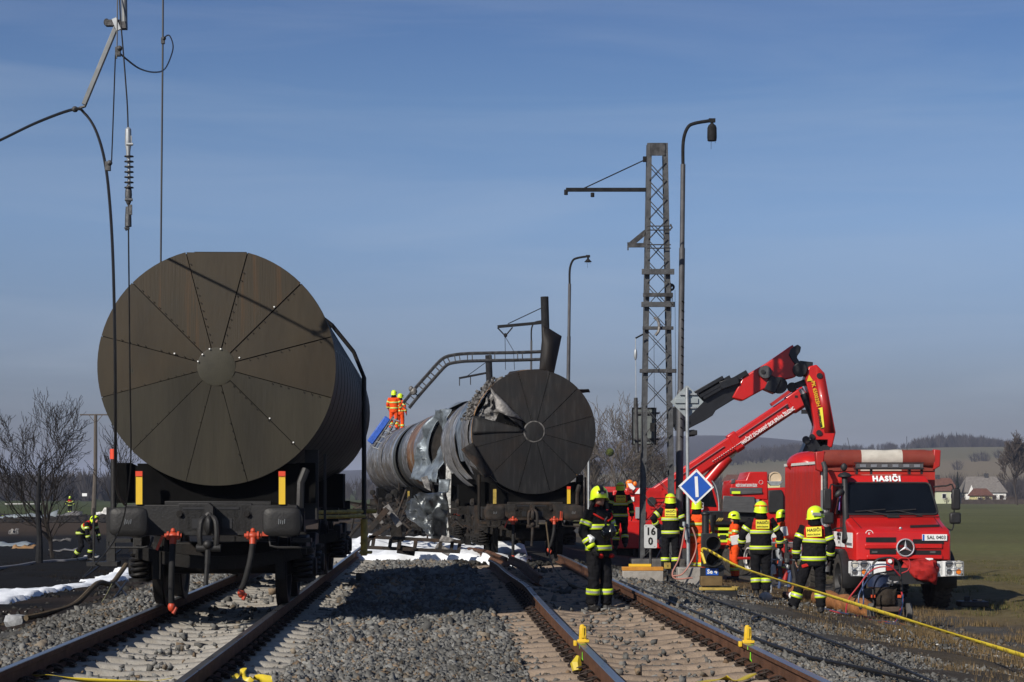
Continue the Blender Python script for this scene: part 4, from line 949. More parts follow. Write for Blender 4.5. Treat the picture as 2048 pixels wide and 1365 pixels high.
cl = MB(); cl.tube([at(173, 205, AY) - o_, at(170, 213, AY) - o_, at(158, 217, AY) - o_], .016, 6); cl.ell(at(150, 219, AY) - o_, (.035, .03, .032)); cl.build('wire_clamp', K['mast_dark'], tb)
def wire(name, label, pts, r, m='wire', n=6, cat='cable'):
    return tag(MB().tube(arc([at(a, b, c) for a, b, c in pts], n), r, 6).build(name, K[m]), label, cat)
wire('contact_wire', 'thick black contact wire drooping from the left edge down past the brown tank', [(-260, 420, 24.5), (-120, 338, 23.4), (0, 281, 22.5), (75, 245, 21.6), (148, 219, 20.85), (170, 228, 20.8), (192, 262, 20.7), (209, 320, 20.5), (219, 400, 20.3), (226, 520, 20.1), (230, 700, 20.1), (231, 860, 20.3), (231, 930, 20.6), (235, 985, 21.2), (250, 1010, 22.2)], .0155)
wire('suspension_wire', 'thin wire with an insulator string hanging in front of the brown tank', [(228, -300, 20), (240, 20, 20.2), (243, 62, 20.2), (251, 160, 20.2), (256, 252, 20.2), (257, 460, 20.2), (258, 560, 20.3), (260, 760, 20.6), (262, 900, 21), (258, 970, 21.6), (246, 1040, 22.2), (222, 1092, 22.6), (180, 1140, 24), (165, 1156, 24.6)], .008)
wire('dropper_wire', 'thinnest slack dropper wire beside the steady arm', [(236, -200, 21.1), (234, 95, 20.6), (231, 110, 20.6), (227, 220, 20.6), (224, 300, 20.55), (222, 326, 20.5), (212, 338, 20.48)], .007)
wire('stay_wire', 'straight black wire standing up behind the brown tank with a looped pigtail', [(326, -300, 30), (326, 0, 30), (324, 260, 30), (322, 480, 30), (321.5, 560, 30)], .015)
wire('pigtail_loop', 'looped pigtail cable joining the two upper wires', [(232, 100, 20.6), (252, 118, 21.0), (280, 138, 22), (310, 145, 24), (330, 138, 27), (343, 110, 29), (346, 90, 29.5), (338, 71, 29.8), (326, 78, 30)], .010)
for (a, b, c) in ((326, 82, 30), (236, 104, 20.6), (216, 333, 20.45)):
    tag(MB().box(at(a, b, c), (.05, .06, .09)).ell(at(a, b, c) + Vector((.02, -.02, .03)), (.03, .03, .03), 8, 6).build('wire_clamp', K['mast_dark']), {326: 'dark clamp on the straight wire above the brown tank', 236: 'dark clamp below the steady arm bracket', 216: 'dark clamp where the dropper meets the drooping wire'}[a], 'clamp')
isr = thing('insulator_string', 'grey insulator string with seven thin discs on the hanging wire', 'insulator', at(258, 355, 20.2)); o_ = at(258, 355, 20.2)
MB().cyl(at(257.5, 290, 20.2) - o_, at(258.5, 385, 20.2) - o_, .015, 10).build('core', K['galv'], isr)
for k in range(7):
    MB().lathe([(-.004, .015), (-.006, .048), (.004, .045), (.008, .015)], at(258, 313 + 10.4 * k, 20.2) - o_, (0, 0, 1), 18).build('shed_disc', K['plastic'], isr)
e1 = MB(); e1.lathe([(0, .012), (-.02, .030), (-.16, .034), (-.24, .022), (-.32, .018)], at(256.5, 255, 20.2) - o_, (0, 0, 1), 10); e1.box(at(259, 282, 20.2) - o_, (.045, .03, .10)); e1.cyl(at(253, 289, 20.1) - o_, at(266, 289, 20.1) - o_, .015, 8); e1.build('end_fitting', K['galv'], isr)
e2 = MB(); e2.ell(at(257, 390, 20.2) - o_, (.036, .03, .11)); e2.cyl(at(250, 400, 20.1) - o_, at(265, 400, 20.1) - o_, .015, 8); e2.lathe([(0, .026), (-.1, .032), (-.2, .034), (-.21, 0)], at(256.5, 414, 20.2) - o_, (0, 0, 1), 10); e2.box(at(261, 420, 20.15) - o_, (.03, .03, .10)); e2.tube([at(258, 455, 20.2) - o_, at(250, 459, 20.2) - o_], .02, 6); e2.build('end_fitting', K['mast'], isr)
# ---- signs
tp_ = thing('sign_post', 'grey steel sign post with hose clamps on a concrete block', 'sign post', at(1377, 1135, 40)); o_ = at(1377, 1135, 40)
zp = on(1377, 40).z - o_.z
MB().cyl((0, 0, zp), at(1374, 776, 40) - o_, .036, 12).build('post', K['galv'], tp_)
MB().box((.04, .1, (zp + .02)), (.52, .5, .66)).build('footing', K['concrete'], tp_, bevel=.02)
cl = MB()
for py in (1056, 1076): cl.cyl(at(1376, py, 40) - o_ - Vector((0, 0, .012)), at(1376, py, 40) - o_ + Vector((0, 0, .012)), .05, 10)
cl.build('hose_clamp', K['mast_dark'], tp_)
fa = MB(); fa.cyl(at(1368, 1044, 39.9) - o_, at(1368, 1052, 39.9) - o_, .035, 10); fa.cyl(at(1368, 1052, 39.9) - o_, at(1371, 1062, 39.9) - o_, .02, 8); fa.cyl(at(1371, 1062, 39.9) - o_, at(1373, 1080, 39.9) - o_, .03, 8); fa.build('hose_coupling', K['galv'], tp_)
for pts, nm in (([(1370, 1055), (1365, 1085), (1357, 1120), (1345, 1146), (1352, 1158), (1385, 1156)], 'left'), ([(1384, 1055), (1391, 1075), (1393, 1093), (1388, 1112), (1376, 1135), (1362, 1150), (1345, 1152)], 'right')):
    tag(MB().tube(arc([at(a, b, 39.5) for a, b in pts], 5), .016, 6).build('pink_hose', K['hose_pink']), 'pale pink hose hanging on the %s side of the sign post' % nm, 'hose', 'pink hoses on the sign post')
ds = thing('blue_diamond_sign', 'blue diamond sign with a single white bar and white rim', 'sign', at(1392, 974, 39.85)); 
R45 = Matrix.Rotation(PI / 2, 4, 'X')
h = .355
MB().prism([(h, 0), (0, h), (-h, 0), (0, -h)], Matrix.Rotation(.03, 4, 'Y') @ R45, .012).build('rim_plate', K['white'], ds)
MB().prism([(h - .055, 0), (0, h - .055), (-h + .055, 0), (0, -h + .055)], Matrix.Translation((0, -.014, 0)) @ Matrix.Rotation(.03, 4, 'Y') @ R45, .004).build('face', K['blue'], ds)
MB().box((.01, -.022, .0), (.062, .004, .41), Matrix.Rotation(-.05, 3, 'Y')).build('white_bar', K['white'], ds)
bb = MB()
for a, b in ((h - .03, 0), (-h + .03, 0), (0, h - .03), (0, -h + .03)): bb.ell((a, -.016, b), (.008, .005, .008), 6, 4)
tag(bb.build('bolt', K['black'], ds), kind='stuff')
db = thing('diamond_sign_back', 'bare grey back of the upper diamond sign', 'sign', at(1374, 804, 40.08))
MB().prism([(.33, 0), (.02, .32), (-.02, .32), (-.33, 0), (-.02, -.32), (.02, -.32)], R45, -.012).build('plate', K['sign_back'], db)
MB().box((-.01, -.02, .02), (.46, .03, .10)).build('stiffener', K['sign_back'], db, bevel=.004)
MB().box((0.02, -.03, .15), (.34, .03, .03)).build('clamp_bar', K['galv'], db); MB().box((0.01, -.03, -.12), (.34, .03, .03)).build('clamp_bar', K['galv'], db)
km = thing('kilometre_board', 'white rounded kilometre board with black digits 16 over 0', 'sign', at(1301, 1073, 45.8))
kb = MB().prism(rrect(.295, .54, .03), R45, .015).build('board', K['km_white'], km)
text('digits', '16', .235, K['ink'], kb, (.005, -.019, .105), bold=.008, sx=.95); text('digits', '0', .235, K['ink'], kb, (.0, -.019, -.12), bold=.008, sx=.95); text('small_print', 'km', .03, K['ink'], kb, (-.10, -.019, .235)); text('small_print', '120', .022, K['ink'], kb, (.09, -.019, -.235))
MB().cyl((0, .03, -.27), (0, .03, on(1301, 45.8).z - at(0, 1073, 45.8).z), .03, 8).build('leg', K['mast_dark'], km)
# ---- dwarf signal
sg = thing('dwarf_signal', 'dwarf railway signal with two black lamp hoods and blue Se 4 plate', 'signal', on(1421, 35.5)); o_ = on(1421, 35.5)
def L(x, y, Y=35.5): return at(x, y, Y) - o_
MB().box(L(1420, 1101) + Vector((0, .12, 0)), (.29, .10, .60)).build('back_board', K['black'], sg, bevel=.01)
for py in (1087, 1119):
    hd = MB(); c = L(1425, py)
    hd.lathe([(0, .125), (-.20, .135), (-.2, .122), (0, .11)], c + Vector((0, .06, 0)), (0, 1, 0), 20, 0); ho = hd.build('lamp_hood', K['plastic'], sg)
    MB().disc(c + Vector((0, .03, 0)), (0, -1, 0), .11, 20).build('lamp_lens', K['glass'], ho)
MB().cyl(L(1411, 1028, 35.9), L(1411, 1070, 35.9), .065, 12).ell(L(1411, 1028, 35.9), (.085, .08, .05)).build('black_tube', K['black'], sg)
npl = MB().box(L(1424, 1144), (.42, .03, .15)).build('number_plate', K['black'], sg)
bpl = MB().box(L(1424, 1144) + Vector((-.0, -.02, 0)), (.22, .01, .12)).build('blue_plate', K['blue'], npl); text('plate_text', 'Se 4', .105, K['white'], npl, L(1424, 1144) + Vector((0, -.031, 0)), bold=.003)
MB().box(L(1422, 1162), (.38, .3, .17)).build('pedestal', mat('pedestal_brown', (.15, .10, .045), .7, 0, .3, 8, dirt=(.06, .05, .04)), sg, bevel=.01)
bx = MB(); bx.box(L(1440, 1192), (.58, .42, .22)); bx.cyl(L(1405, 1190), L(1405, 1202), .08, 10); bx.build('drive_box', K['black'], sg, bevel=.02)
yf = MB(); c = L(1437, 1177)
for a, b in (((-.33, -.15), (.28, -.2)), ((.28, -.2), (.36, .1)), ((.36, .1), (-.22, .2)), ((-.22, .2), (-.33, -.15))): yf.bar(c + Vector((a[0], a[1], .03 * a[1])), c + Vector((b[0], b[1], 0.02 * b[1])), .06, .05)
yf.build('yellow_rim', K['yellow_dull'], sg, bevel=.008)
# ---- yellow track device, junction box, orange bar
yd = thing('rail_contact_box', 'long grey box with orange lid and yellow bar beside the right track', 'track device', on(1285, 37.6)); o_ = on(1285, 37.6)
MB().box((0, 0, .10), (.76, .30, .20)).build('body', K['concrete'], yd, bevel=.01)
MB().box((0, 0, .235), (.77, .31, .07)).build('lid', K['yellow'], yd, bevel=.008).data.materials[0] = mat('orange_lid', (.50, .22, .03), .6, 0, .2, 8)
MB().box((-.05, -.02, .30), (.42, .05, .05)).build('bar', K['yellow'], yd)
jb = thing('junction_box', 'small yellow junction box on a stub post by the concrete block', 'box', on(1335, 38)); jo = MB().box((0, 0, at(0, 1132, 38).z - on(1335, 38).z), (.125, .1, .12)).build('box', K['yellow_dull'], jb, bevel=.01)
MB().cyl((0, 0, 0), (0, 0, at(0, 1138, 38).z - on(1335, 38).z), .02, 6).build('stub', K['black'], jb); MB().box((0, -.055, at(0, 1132, 38).z - on(1335, 38).z), (.012, .006, .03)).build('mark', K['black'], jo)
# ---- yellow rail clamps on the rails, spray marks
def rail_pt(side, Y, track=2.125): return Vector((track + side * G2 - TK * Y, Y, 0))
for sd2, Y, lb in ((-1, 18.45, 'yellow clamp sitting on the left rail near the green spray mark'), (1, 18.35, 'yellow clamp sitting on the right rail with a green drip below')):
    p = rail_pt(sd2, Y); cp = thing('rail_clamp', lb, 'rail clamp', p, TH, 'yellow clamps on the right track')
    c = MB(); c.box((.02, 0, .012), (.11, .07, .028)); c.box((-.055, .0, -.008), (.03, .07, .05)); c.build('base', K['yellow'], cp, bevel=.006)
    u = MB(); u.box((.015, .0, .085), (.07, .055, .125), taper=.8); u.box((.012, -.032, .09), (.03, .014, .10)); u.ell((.012, 0, .152), (.024, .02, .014), 10, 6); u.box((.035, -.03, .05), (.012, .01, .03)); u.build('grip', K['yellow'], cp, bevel=.008)
    s = MB(); x = -.0145
    s.add([(x, -.36, -.055), (x, -.33, -.055), (x, -.30, -.13), (x, -.42, -.135), (x, -.355, -.11)], [(0, 1, 2, 3, 4)])
    s.add([(-.0375, -.34, -.035), (-.0375, -.32, -.035), (-.0375, -.31, -.006), (-.0375, -.33, -.006)], [(0, 1, 2, 3)])
    s.add([(-.034, -.33, .003), (.03, -.26, .003), (.03, -.24, .003), (-.034, -.31, .003)], [(0, 1, 2, 3)])
    s.build('spray_mark', K['lime_paint'], cp, smooth=False, solid=.002)
p = rail_pt(-1, 17.3); tag(MB().tube([p + Vector((-.12, 0, -.16)), p + Vector((-.13, .02, -.10)), p + Vector((-.11, .05, -.04))], [.04, .05, .02], 6).build('tape_scrap', K['tape']), 'small yellow scrap tucked beside the foot of the left rail', 'tape')
tag(MB().quad((-3.02, 15.42, -.192), (-2.75, 15.42, -.196), (-2.75, 15.48, -.196), (-3.02, 15.48, -.192)).build('pink_mark', K['pink_paint'], solid=.004), 'orange pink spray line across a pale sleeper', 'paint mark')
# ---- barrier tape
def ribbon(name, label, pts, w, tw, seed=0, letters=True, sag=0, n=10):
    P = arc(pts, n); mb = MB(); vs = []
    for i, p in enumerate(P):
        t = (P[min(i + 1, len(P) - 1)] - P[max(i - 1, 0)]).normalized(); a = tw(i / (len(P) - 1))
        s_ = t.cross(Vector((0, 0, 1))).normalized(); u = s_.cross(t)
        d = u * math.cos(a) + s_ * math.sin(a); vs += [p - d * w / 2, p + d * w / 2]
    mb.add(vs, [(2 * i, 2 * i + 2, 2 * i + 3, 2 * i + 1) for i in range(len(P) - 1)])
    return mb.build(name, K['tape'], ang=80, solid=.002), P
K['tape_print'] = mat('tape_print', (.10, .07, .01), .5)
tape, TP = ribbon('barrier_tape', '', [at(1410, 1128, 35.3), at(1408, 1098, 35.3), at(1480, 1135, 34), at(1630, 1183, 29.5), at(1790, 1233, 26), at(1920, 1273, 23.8), at(2080, 1322, 21.6), at(2300, 1390, 19)], .052, lambda t: .35 + .3 * math.sin(t * 21), n=14)
tag(tape, 'long twisted yellow barrier tape strung from the dwarf signal to the lower right', 'barrier tape')
pm = MB()
for i in range(16, len(TP) - 1):
    if i % 2: continue
    a, b = TP[i], TP[i + 1]
    for f in (.05, .3, .55, .8): 
        q = a.lerp(b, f); pm.bar(q + Vector((0, -.012, -.022)), q + Vector((.01, -.012, .022)), .008, .02)
tag(pm.build('tape_print', K['tape_print'], tape), kind='stuff')
tp2, _ = ribbon('barrier_tape', '', [at(68, 1352, 16.6), at(100, 1350, 16.5), at(150, 1359, 16.4), at(220, 1363, 16.35), at(300, 1363, 16.3), at(345, 1356, 16.4)], .055, lambda t: 1.1 + .4 * math.sin(t * 9)); tag(tp2, 'yellow barrier tape lying across the left track sleepers', 'barrier tape')
tp3, _ = ribbon('barrier_tape', '', [at(462, 1354, 16.7), at(478, 1352, 16.7), at(490, 1346, 16.7), at(496, 1358, 16.6), at(515, 1358, 16.6), at(545, 1363, 16.4)], .085, lambda t: .9 + 1.2 * math.sin(t * 12), n=6); tag(tp3, 'crumpled yellow tape heap by the right rail of the left track', 'barrier tape')
tp4, _ = ribbon('barrier_tape', '', [at(1390, 1366, 16.5), at(1430, 1360, 16.7), at(1455, 1356, 16.8), at(1475, 1362, 16.6), at(1510, 1347, 16.9)], .06, lambda t: 1.2 + .5 * math.sin(t * 9)); tag(tp4, 'torn yellow tape lying between the rails of the right track', 'barrier tape')
# ---- cables lying along the right shoulder
def gcable(label, pts, r, m='wire', name='ground_cable', cat='cable', group=None, dz=.02):
    P = []
    for a, Y in pts: v = on(a, Y); P.append(v + Vector((0, 0, dz + (.05 if v.x + TK * v.y < 4.5 else 0))))
    return tag(MB().tube(arc(P, 6), r, 6).build(name, K[m]), label, cat, group)
gcable('black cable running along the ballast right of the right rail', [(1240, 36), (1400, 26), (1480, 22.6), (1600, 19.5), (1700, 18.2), (1850, 17.0), (2100, 16)], .02)
gcable('black cable on the gravel passing the dwarf signal', [(1330, 37.5), (1375, 33.5), (1440, 30), (1520, 27), (1640, 23), (1760, 20), (1900, 17.5)], .016)
gcable('loose black cable end curling on the gravel by the firefighter', [(1400, 36), (1470, 30), (1515, 28), (1512, 26.5), (1504, 25.6), (1510, 25.0)], .016)
P = [at(995, 1040, 43.5), at(1006, 1090, 42), at(1010, 1120, 40), at(1040, 1152, 36), at(1090, 1180, 33), at(1150, 1180, 30.5), at(1236, 1182, 31), at(1252, 1172, 31.5), at(1268, 1176, 32), at(1290, 1186, 31)]
tag(MB().tube(arc([at(1092, 1045, 43.6), at(1097, 1085, 42.5), at(1102, 1125, 40), at(1120, 1150, 36), at(1142, 1168, 33.4), at(1172, 1180, 31.5)], 6), .016, 6).build('earthing_lead', K['hose_brown']), 'grey earthing lead from the burnt wagon coupling down to the track', 'cable')
tag(MB().tube(arc([at(1225, 1186, 30.3), at(1238, 1181, 30.5), at(1252, 1173, 31.2), at(1270, 1177, 31.6), at(1284, 1190, 31)], 6), .016, 6).build('track_cable', K['wire']), 'short dark cable arching over the right rail behind the firefighter', 'cable')
# ================================================================ OFF-ROAD FIRE TRUCK (front towards the camera)
UY = 42.0
ub = Vector(((7.1 + 9.48) / 2, UY, -1.10))
um = thing('fire_truck', 'red off-road fire truck with tarpaulin body and white bumper on the right', 'fire truck', ub, TH, 'fire engines at the scene')
def ux(px, d): return (px - 1024) * (UY + d) / F - ub.x
def uz(py, d): return CAMZ - (py - HOR) * (UY + d) / F + 1.10
def loft(mb, rings, mi=0, cap=(True, True)):
    n = len(rings[0]); vs = [p for r in rings for p in r]; fs = []
    for i in range(len(rings) - 1):
        for j in range(n): fs.append((i * n + j, i * n + (j + 1) % n, (i + 1) * n + (j + 1) % n, (i + 1) * n + j))
    if cap[0]: fs.append(tuple(reversed(range(n))))
    if cap[1]: fs.append(tuple((len(rings) - 1) * n + j for j in range(n)))
    return mb.add(vs, fs, mi)
# cab: bonnet + windscreen + roof as one shell in side profile, narrower towards the top
def cab_ring(y, z0, z1, w0, w1, r=.07):
    """section across x at y: from z0 (half width w0) up to z1 (half width w1), rounded shoulders"""
    return [(-w0, y, z0), (w0, y, z0), (w1, y, z1 - r), (w1 - r * .3, y, z1 - r * .3), (w1 - r, y, z1), (-w1 + r, y, z1), (-w1 + r * .3, y, z1 - r * .3), (-w1, y, z1 - r)]
cab = MB()
loft(cab, [cab_ring(.30, 1.08, 1.50, .93, .95), cab_ring(.33, 1.06, 1.66, 1.0, 1.0), cab_ring(.42, 1.06, 1.72, 1.04, 1.03), cab_ring(.80, 1.06, 1.80, 1.05, 1.04), cab_ring(1.30, 1.06, 1.94, 1.06, 1.05), cab_ring(1.34, 1.06, 1.96, 1.06, 1.05)])
loft(cab, [cab_ring(1.35, .98, 1.97, 1.06, 1.06), cab_ring(1.78, .98, 2.74, 1.06, .93), cab_ring(1.86, .98, 2.86, 1.06, .90), cab_ring(2.1, .98, 2.90, 1.06, .89), cab_ring(3.0, .98, 2.90, 1.06, .89)])
cab.build('cab', K['red'], um, ang=28, bevel=.012)
def wsp(u, v, off=.012):
    """point on the windscreen plane, u -1..1, v 0..1"""
    y = 1.35 + .43 * v; z = 1.97 + .77 * v; hw = 1.055 + (.935 - 1.055) * v
    return Vector((u * hw, y, z)) + Vector((0, -.873, .488)) * off
ws = MB(); P = rrect(1.86, .86, .10, 5)
for_ = [wsp(x / .97, .06 + (zz + .43) / .86 * .88) for x, zz in P]
n_ = len(P); ws.add(for_ + [p + Vector((0, .02, -.011)) for p in for_], [tuple(range(n_))[::-1] if False else tuple(range(n_))] + [(i, n_ + i, n_ + (i + 1) % n_, (i + 1) % n_) for i in range(n_)])
wso = ws.build('windscreen', K['glass'], um, ang=20)
rb = MB(); rb.tube([wsp(x / .955, .055 + (zz + .43) / .86 * .89, .02) for x, zz in P] + [wsp(P[0][0] / .955, .055 + (P[0][1] + .43) / .86 * .89, .02)], .022, 6, cap=False); rb.build('windscreen_seal', K['plastic'], wso)
for u0, u1 in ((-.55, -.05), (.10, .62)):
    wpm = MB(); wpm.bar(wsp(u1, .00, .05), wsp(u0, .16, .04), .03, .02); wpm.bar(wsp(u0 - .22, .13, .035), wsp(u0 + .42, .19, .035), .016, .025); wpm.build('wiper', K['plastic'], um)
dsh = MB(); dsh.box((-.52, 1.46, 2.06), (.14, .02, .08), Matrix.Rotation(-.5, 3, 'X')); dsh.build('orange_vest', K['coat_orange'], wso)
# header lettering
hd = text('lettering', 'HASIČI', .17, K['white'], um, (-.02, 1.785, 2.795), (RAD(62), 0, 0), .004, .011, space=1.22)
# bonnet details
MB().bar((.20, .52, 1.775), (.85, .62, 1.79), .03, .05).build('bonnet_vent', K['plastic'], um)
for sx in (-1, 1): MB().bar((sx * .86, .46, 1.742), (sx * .90, 1.30, 1.965), .010, .008).build('panel_gap', K['black'], um)
MB().bar((-1.03, 1.335, 1.975), (1.03, 1.335, 1.975), .014, .012).build('panel_gap', K['black'], um)
MB().bar((-1.072, 1.55, 1.05), (-1.072, 1.62, 2.0), .012, .006).build('door_gap', K['black'], um)
MB().box((-1.08, 2.5, 1.92), (.03, .18, .05)).build('door_handle', K['plastic'], um)
MB().bar((-.12, 1.28, 1.98), (.14, 1.28, 1.98), .04, .05).build('bonnet_handle', K['plastic'], um)
for x0, x1, z in ((-.80, -.16, 1.50), (.20, .86, 1.46), (-.72, -.16, 1.245), (.20, .80, 1.225)):
    g = MB(); g.prism([(x0, z - .05), (x1, z - .055), (x1, z + .05), (x0, z + .05)], Matrix.Translation((0, .335, 0)) @ Matrix.Rotation(PI / 2, 4, 'X'), .05); go_ = g.build('grille_slot', K['grille'], um)
bl = MB(); bl.box((0, .285, 1.36), (1.66, .05, .10)); bl.box((0.02, .285, 1.13), (1.62, .06, .09)); bl.build('grille_bar', K['red'], um, bevel=.02)
em = MB(); em.lathe([(-.02, .165), (-.035, .18), (-.02, .195), (.02, .195), (.02, .165)], (.03, .245, 1.33), (0, 1, 0), 32); em.disc((.03, .26, 1.33), (0, -1, 0), .168, 28, 1)
for k in range(3):
    a = RAD(90 + 120 * k); d = Vector((math.cos(a), 0, math.sin(a))); s_ = Vector((-d.z, 0, d.x)); c = Vector((.03, .235, 1.33))
    em.add([c + s_ * .03, c + d * .168, c - s_ * .03, c + Vector((0, -.015, 0)), c - d * .015], [(0, 1, 3), (1, 2, 3), (0, 3, 4), (3, 2, 4)])
em.build('grille_star', [K['chrome'], K['black']], um)
MB().ell((-.03, .42, 1.735), (.035, .02, .035), 10, 6).build('bonnet_badge', K['silver'], um)
kb2 = MB(); kb2.lathe([(0, .072), (-.003, .072), (-.003, .085), (0, .085)], (-.72, .328, 1.62), (0, 1, 0), 24); kbo = kb2.build('round_badge', K['white'], um); text('badge_letter', 'K', .09, K['white'], kbo, (-.72, .322, 1.62))
pl = MB().box((.66, .275, 1.545), (.53, .02, .135)).build('number_plate', K['white'], um, bevel=.004); text('plate_text', '5AL 0403', .105, K['ink'], pl, (.695, .262, 1.542), bold=.002, sx=.98); MB().box((.42, .263, 1.545), (.04, .004, .125)).build('plate_band', K['blue'], pl)
for x in (-.62, .62): MB().box((x, .282, 1.10 + (.135 if x > 0 else .14)), (.12, .03, .045)).build('marker_lamp', K['lens_dark'], um)
# bumper with caged lamps
for sx in (-1, 1):
    b = MB(); b.prism([(sx * .60, .72), (sx * 1.14, .74), (sx * 1.19, .80), (sx * 1.19, 1.05), (sx * .60, 1.05)], Matrix.Translation((0, .22, 0)) @ Matrix.Rotation(PI / 2, 4, 'X'), .22)
    if sx > 0: b.box((.50, .1, 1.03), (.14, .16, .17)); b.box((.62, .1, .90), (.3, .2, .30))
    else: b.box((-.50, .1, .90), (.22, .2, .28))
    bo = b.build('bumper', K['white'], um, bevel=.012)
    for dx, dz, m in ((.10, .085, 'lens' if sx > 0 else 'lens_dark'), (-.10, .085, 'lens_dark' if sx > 0 else 'lens'), (.10, -.075, 'amber'), (-.10, -.075, 'lens_dark')):
        c = Vector((sx * 1.0 + dx, -.005, .905 + dz)); l = MB(); l.lathe([(.0, .072 if dz > 0 else .052), (-.008, .05), (-.014, 0)], c, (0, 1, 0), 16); lo_ = l.build('headlight', K[m], bo); MB().lathe([(0, .07 if dz > 0 else .05), (-.012, .08 if dz > 0 else .06), (0, .085 if dz > 0 else .065)], c, (0, 1, 0), 16).build('lamp_ring', K['silver'], lo_)
    cg = MB()
    for dx in (-.19, 0, .19): cg.bar((sx * 1.0 + dx, -.05, .745), (sx * 1.0 + dx, -.05, 1.04), .012, .012)
    for dz in (-.145, .0, .145): cg.bar((sx * 1.0 - .19, -.055, .895 + dz), (sx * 1.0 + .19, -.055, .895 + dz), .012, .012)
    cg.build('lamp_guard', K['silver'], bo)
MB().box((0, .25, .80), (1.1, .25, .3)).box((0, .5, .75), (.9, 1.2, .34)).build('chassis', K['plastic'], um)
wc = grid_sheet((-.10, -.06, 1.06), (.62, -.06, 1.06), (.60, -.16, .58), (.12, -.14, .70), 12, 10, .08, 3, 5, bulge=-.18); wc.build('winch_cover', K['cloth_red'], um, solid=.03)
wc = MB(); wc.ell((.30, .05, .88), (.42, .20, .22), 14, 10); wc.v = [tuple(Vector(v) + Vector((0, 1, 1)) * (.05 * mnoise.noise(Vector(v) * 7))) for v in wc.v]; wc.build('winch_bundle', K['cloth_red'], um)
# wheels, fenders
def truck_wheel(par, x, y, r=.62, w=.40, group=None):
    sg = 1 if x > 0 else -1; t_ = MB()
    t_.lathe([(-w / 2, r * .58), (-w / 2 - .01, r * .8), (-w / 2 + .03, r * .955), (-w / 2 + .07, r * .985), (w / 2 - .07, r * .985), (w / 2 - .03, r * .955), (w / 2 + .01, r * .8), (w / 2, r * .58)], (x, y, r), (1, 0, 0), 44)
    for k in range(26):   # tread lugs
        a = 2 * PI * k / 26
        for s3 in (-1, 1):
            aa = a + (0 if s3 > 0 else PI / 26); c = Vector((x + s3 * w * .26, y + math.sin(aa) * r, r + math.cos(aa) * r)); Rr = Matrix.Rotation(-aa, 3, 'X')
            t_.box(c, (w * .46, r * .13, .035), Rr @ Matrix.Rotation(s3 * .35, 3, 'Z'))
    wo_ = t_.build('wheel', K['tyre'], par, ang=30)
    h = MB(); h.lathe([(w * .5 * sg, r * .58), (w * .42 * sg, r * .55), (w * .25 * sg, r * .48), (w * .2 * sg, r * .25), (w * .40 * sg, r * .2), (w * .45 * sg, r * .1), (w * .45 * sg, 0)], (x, y, r), (1, 0, 0), 24)
    for k in range(10): h.cyl(Vector((x + sg * w * .2, y + math.sin(k * .628) * r * .36, r + math.cos(k * .628) * r * .36)), Vector((x + sg * w * .27, y + math.sin(k * .628) * r * .36, r + math.cos(k * .628) * r * .36)), .02, 6)
    h.build('rim', K['plastic'], wo_)
for y in (1.35, 5.2):
    for sx in (-1, 1): truck_wheel(um, sx * .98, y)
for sx in (-1, 1):
    f = MB(); Q = []
    for k in range(11):
        a = RAD(-12 + 186 * k / 10); Q.append((1.35 - .74 * math.cos(a), .60 + .68 * math.sin(a)))
    vs = []
    for (yy, z) in Q: vs += [(sx * .72, yy, z), (sx * 1.22, yy, z), (sx * 1.22, 1.35 + (yy - 1.35) * .92, .6 + (z - .6) * .92), ]
    fs = []
    for k in range(10):
        for j in range(2): fs.append((k * 3 + j, k * 3 + j + 1, (k + 1) * 3 + j + 1, (k + 1) * 3 + j))
    f.add(vs, fs); f.build('mudguard', K['plastic'], um, solid=.02)
    MB().prism([(.72, .60), (.95, 1.06), (1.1, 1.24), (1.6, 1.24), (1.85, 1.0), (1.95, .6), (1.7, .9), (1.35, 1.08), (1.0, .9)], Matrix.Translation((sx * 1.0, 0, 0)) @ Matrix(((0, 0, 1, 0), (1, 0, 0, 0), (0, 1, 0, 0), (0, 0, 0, 1))), .05).build('arch_panel', K['plastic'], um)
# side of the cab: door glass, white sticker panel
for sx in (-1, 1):
    MB().add([(sx * 1.068, 1.62, 2.02), (sx * 1.068, 2.75, 2.02), (sx * .925, 2.75, 2.72), (sx * .945, 1.95, 2.70)], [(0, 1, 2, 3) if sx < 0 else (3, 2, 1, 0)]).build('door_window', K['glass'], um, solid=.01)
sp = MB().box((-1.068, 1.95, 1.48), (.012, 1.5, .32)).build('sticker_panel', K['white'], um)
sp2 = MB().box((-1.045, .82, 1.48), (.012, .62, .32)).build('sticker_panel', K['white'], um); MB().box((-1.06, .82, 1.40), (.01, .62, .05)).build('silver_stripe', K['silver'], sp2)
for k, tx in enumerate(('AUTOMOBIL', 'NADRA', 'CB1')): text('sticker_text', tx, .08, K['ink'], sp, (-1.078, 1.75, 1.58 - .085 * k), (PI / 2, 0, -PI / 2))
MB().bar((-1.075, 1.66, 2.1), (-1.02, 1.75, 2.5), .01, .12).build('door_script', mat('script_blue', (.12, .07, .5), .5), um)
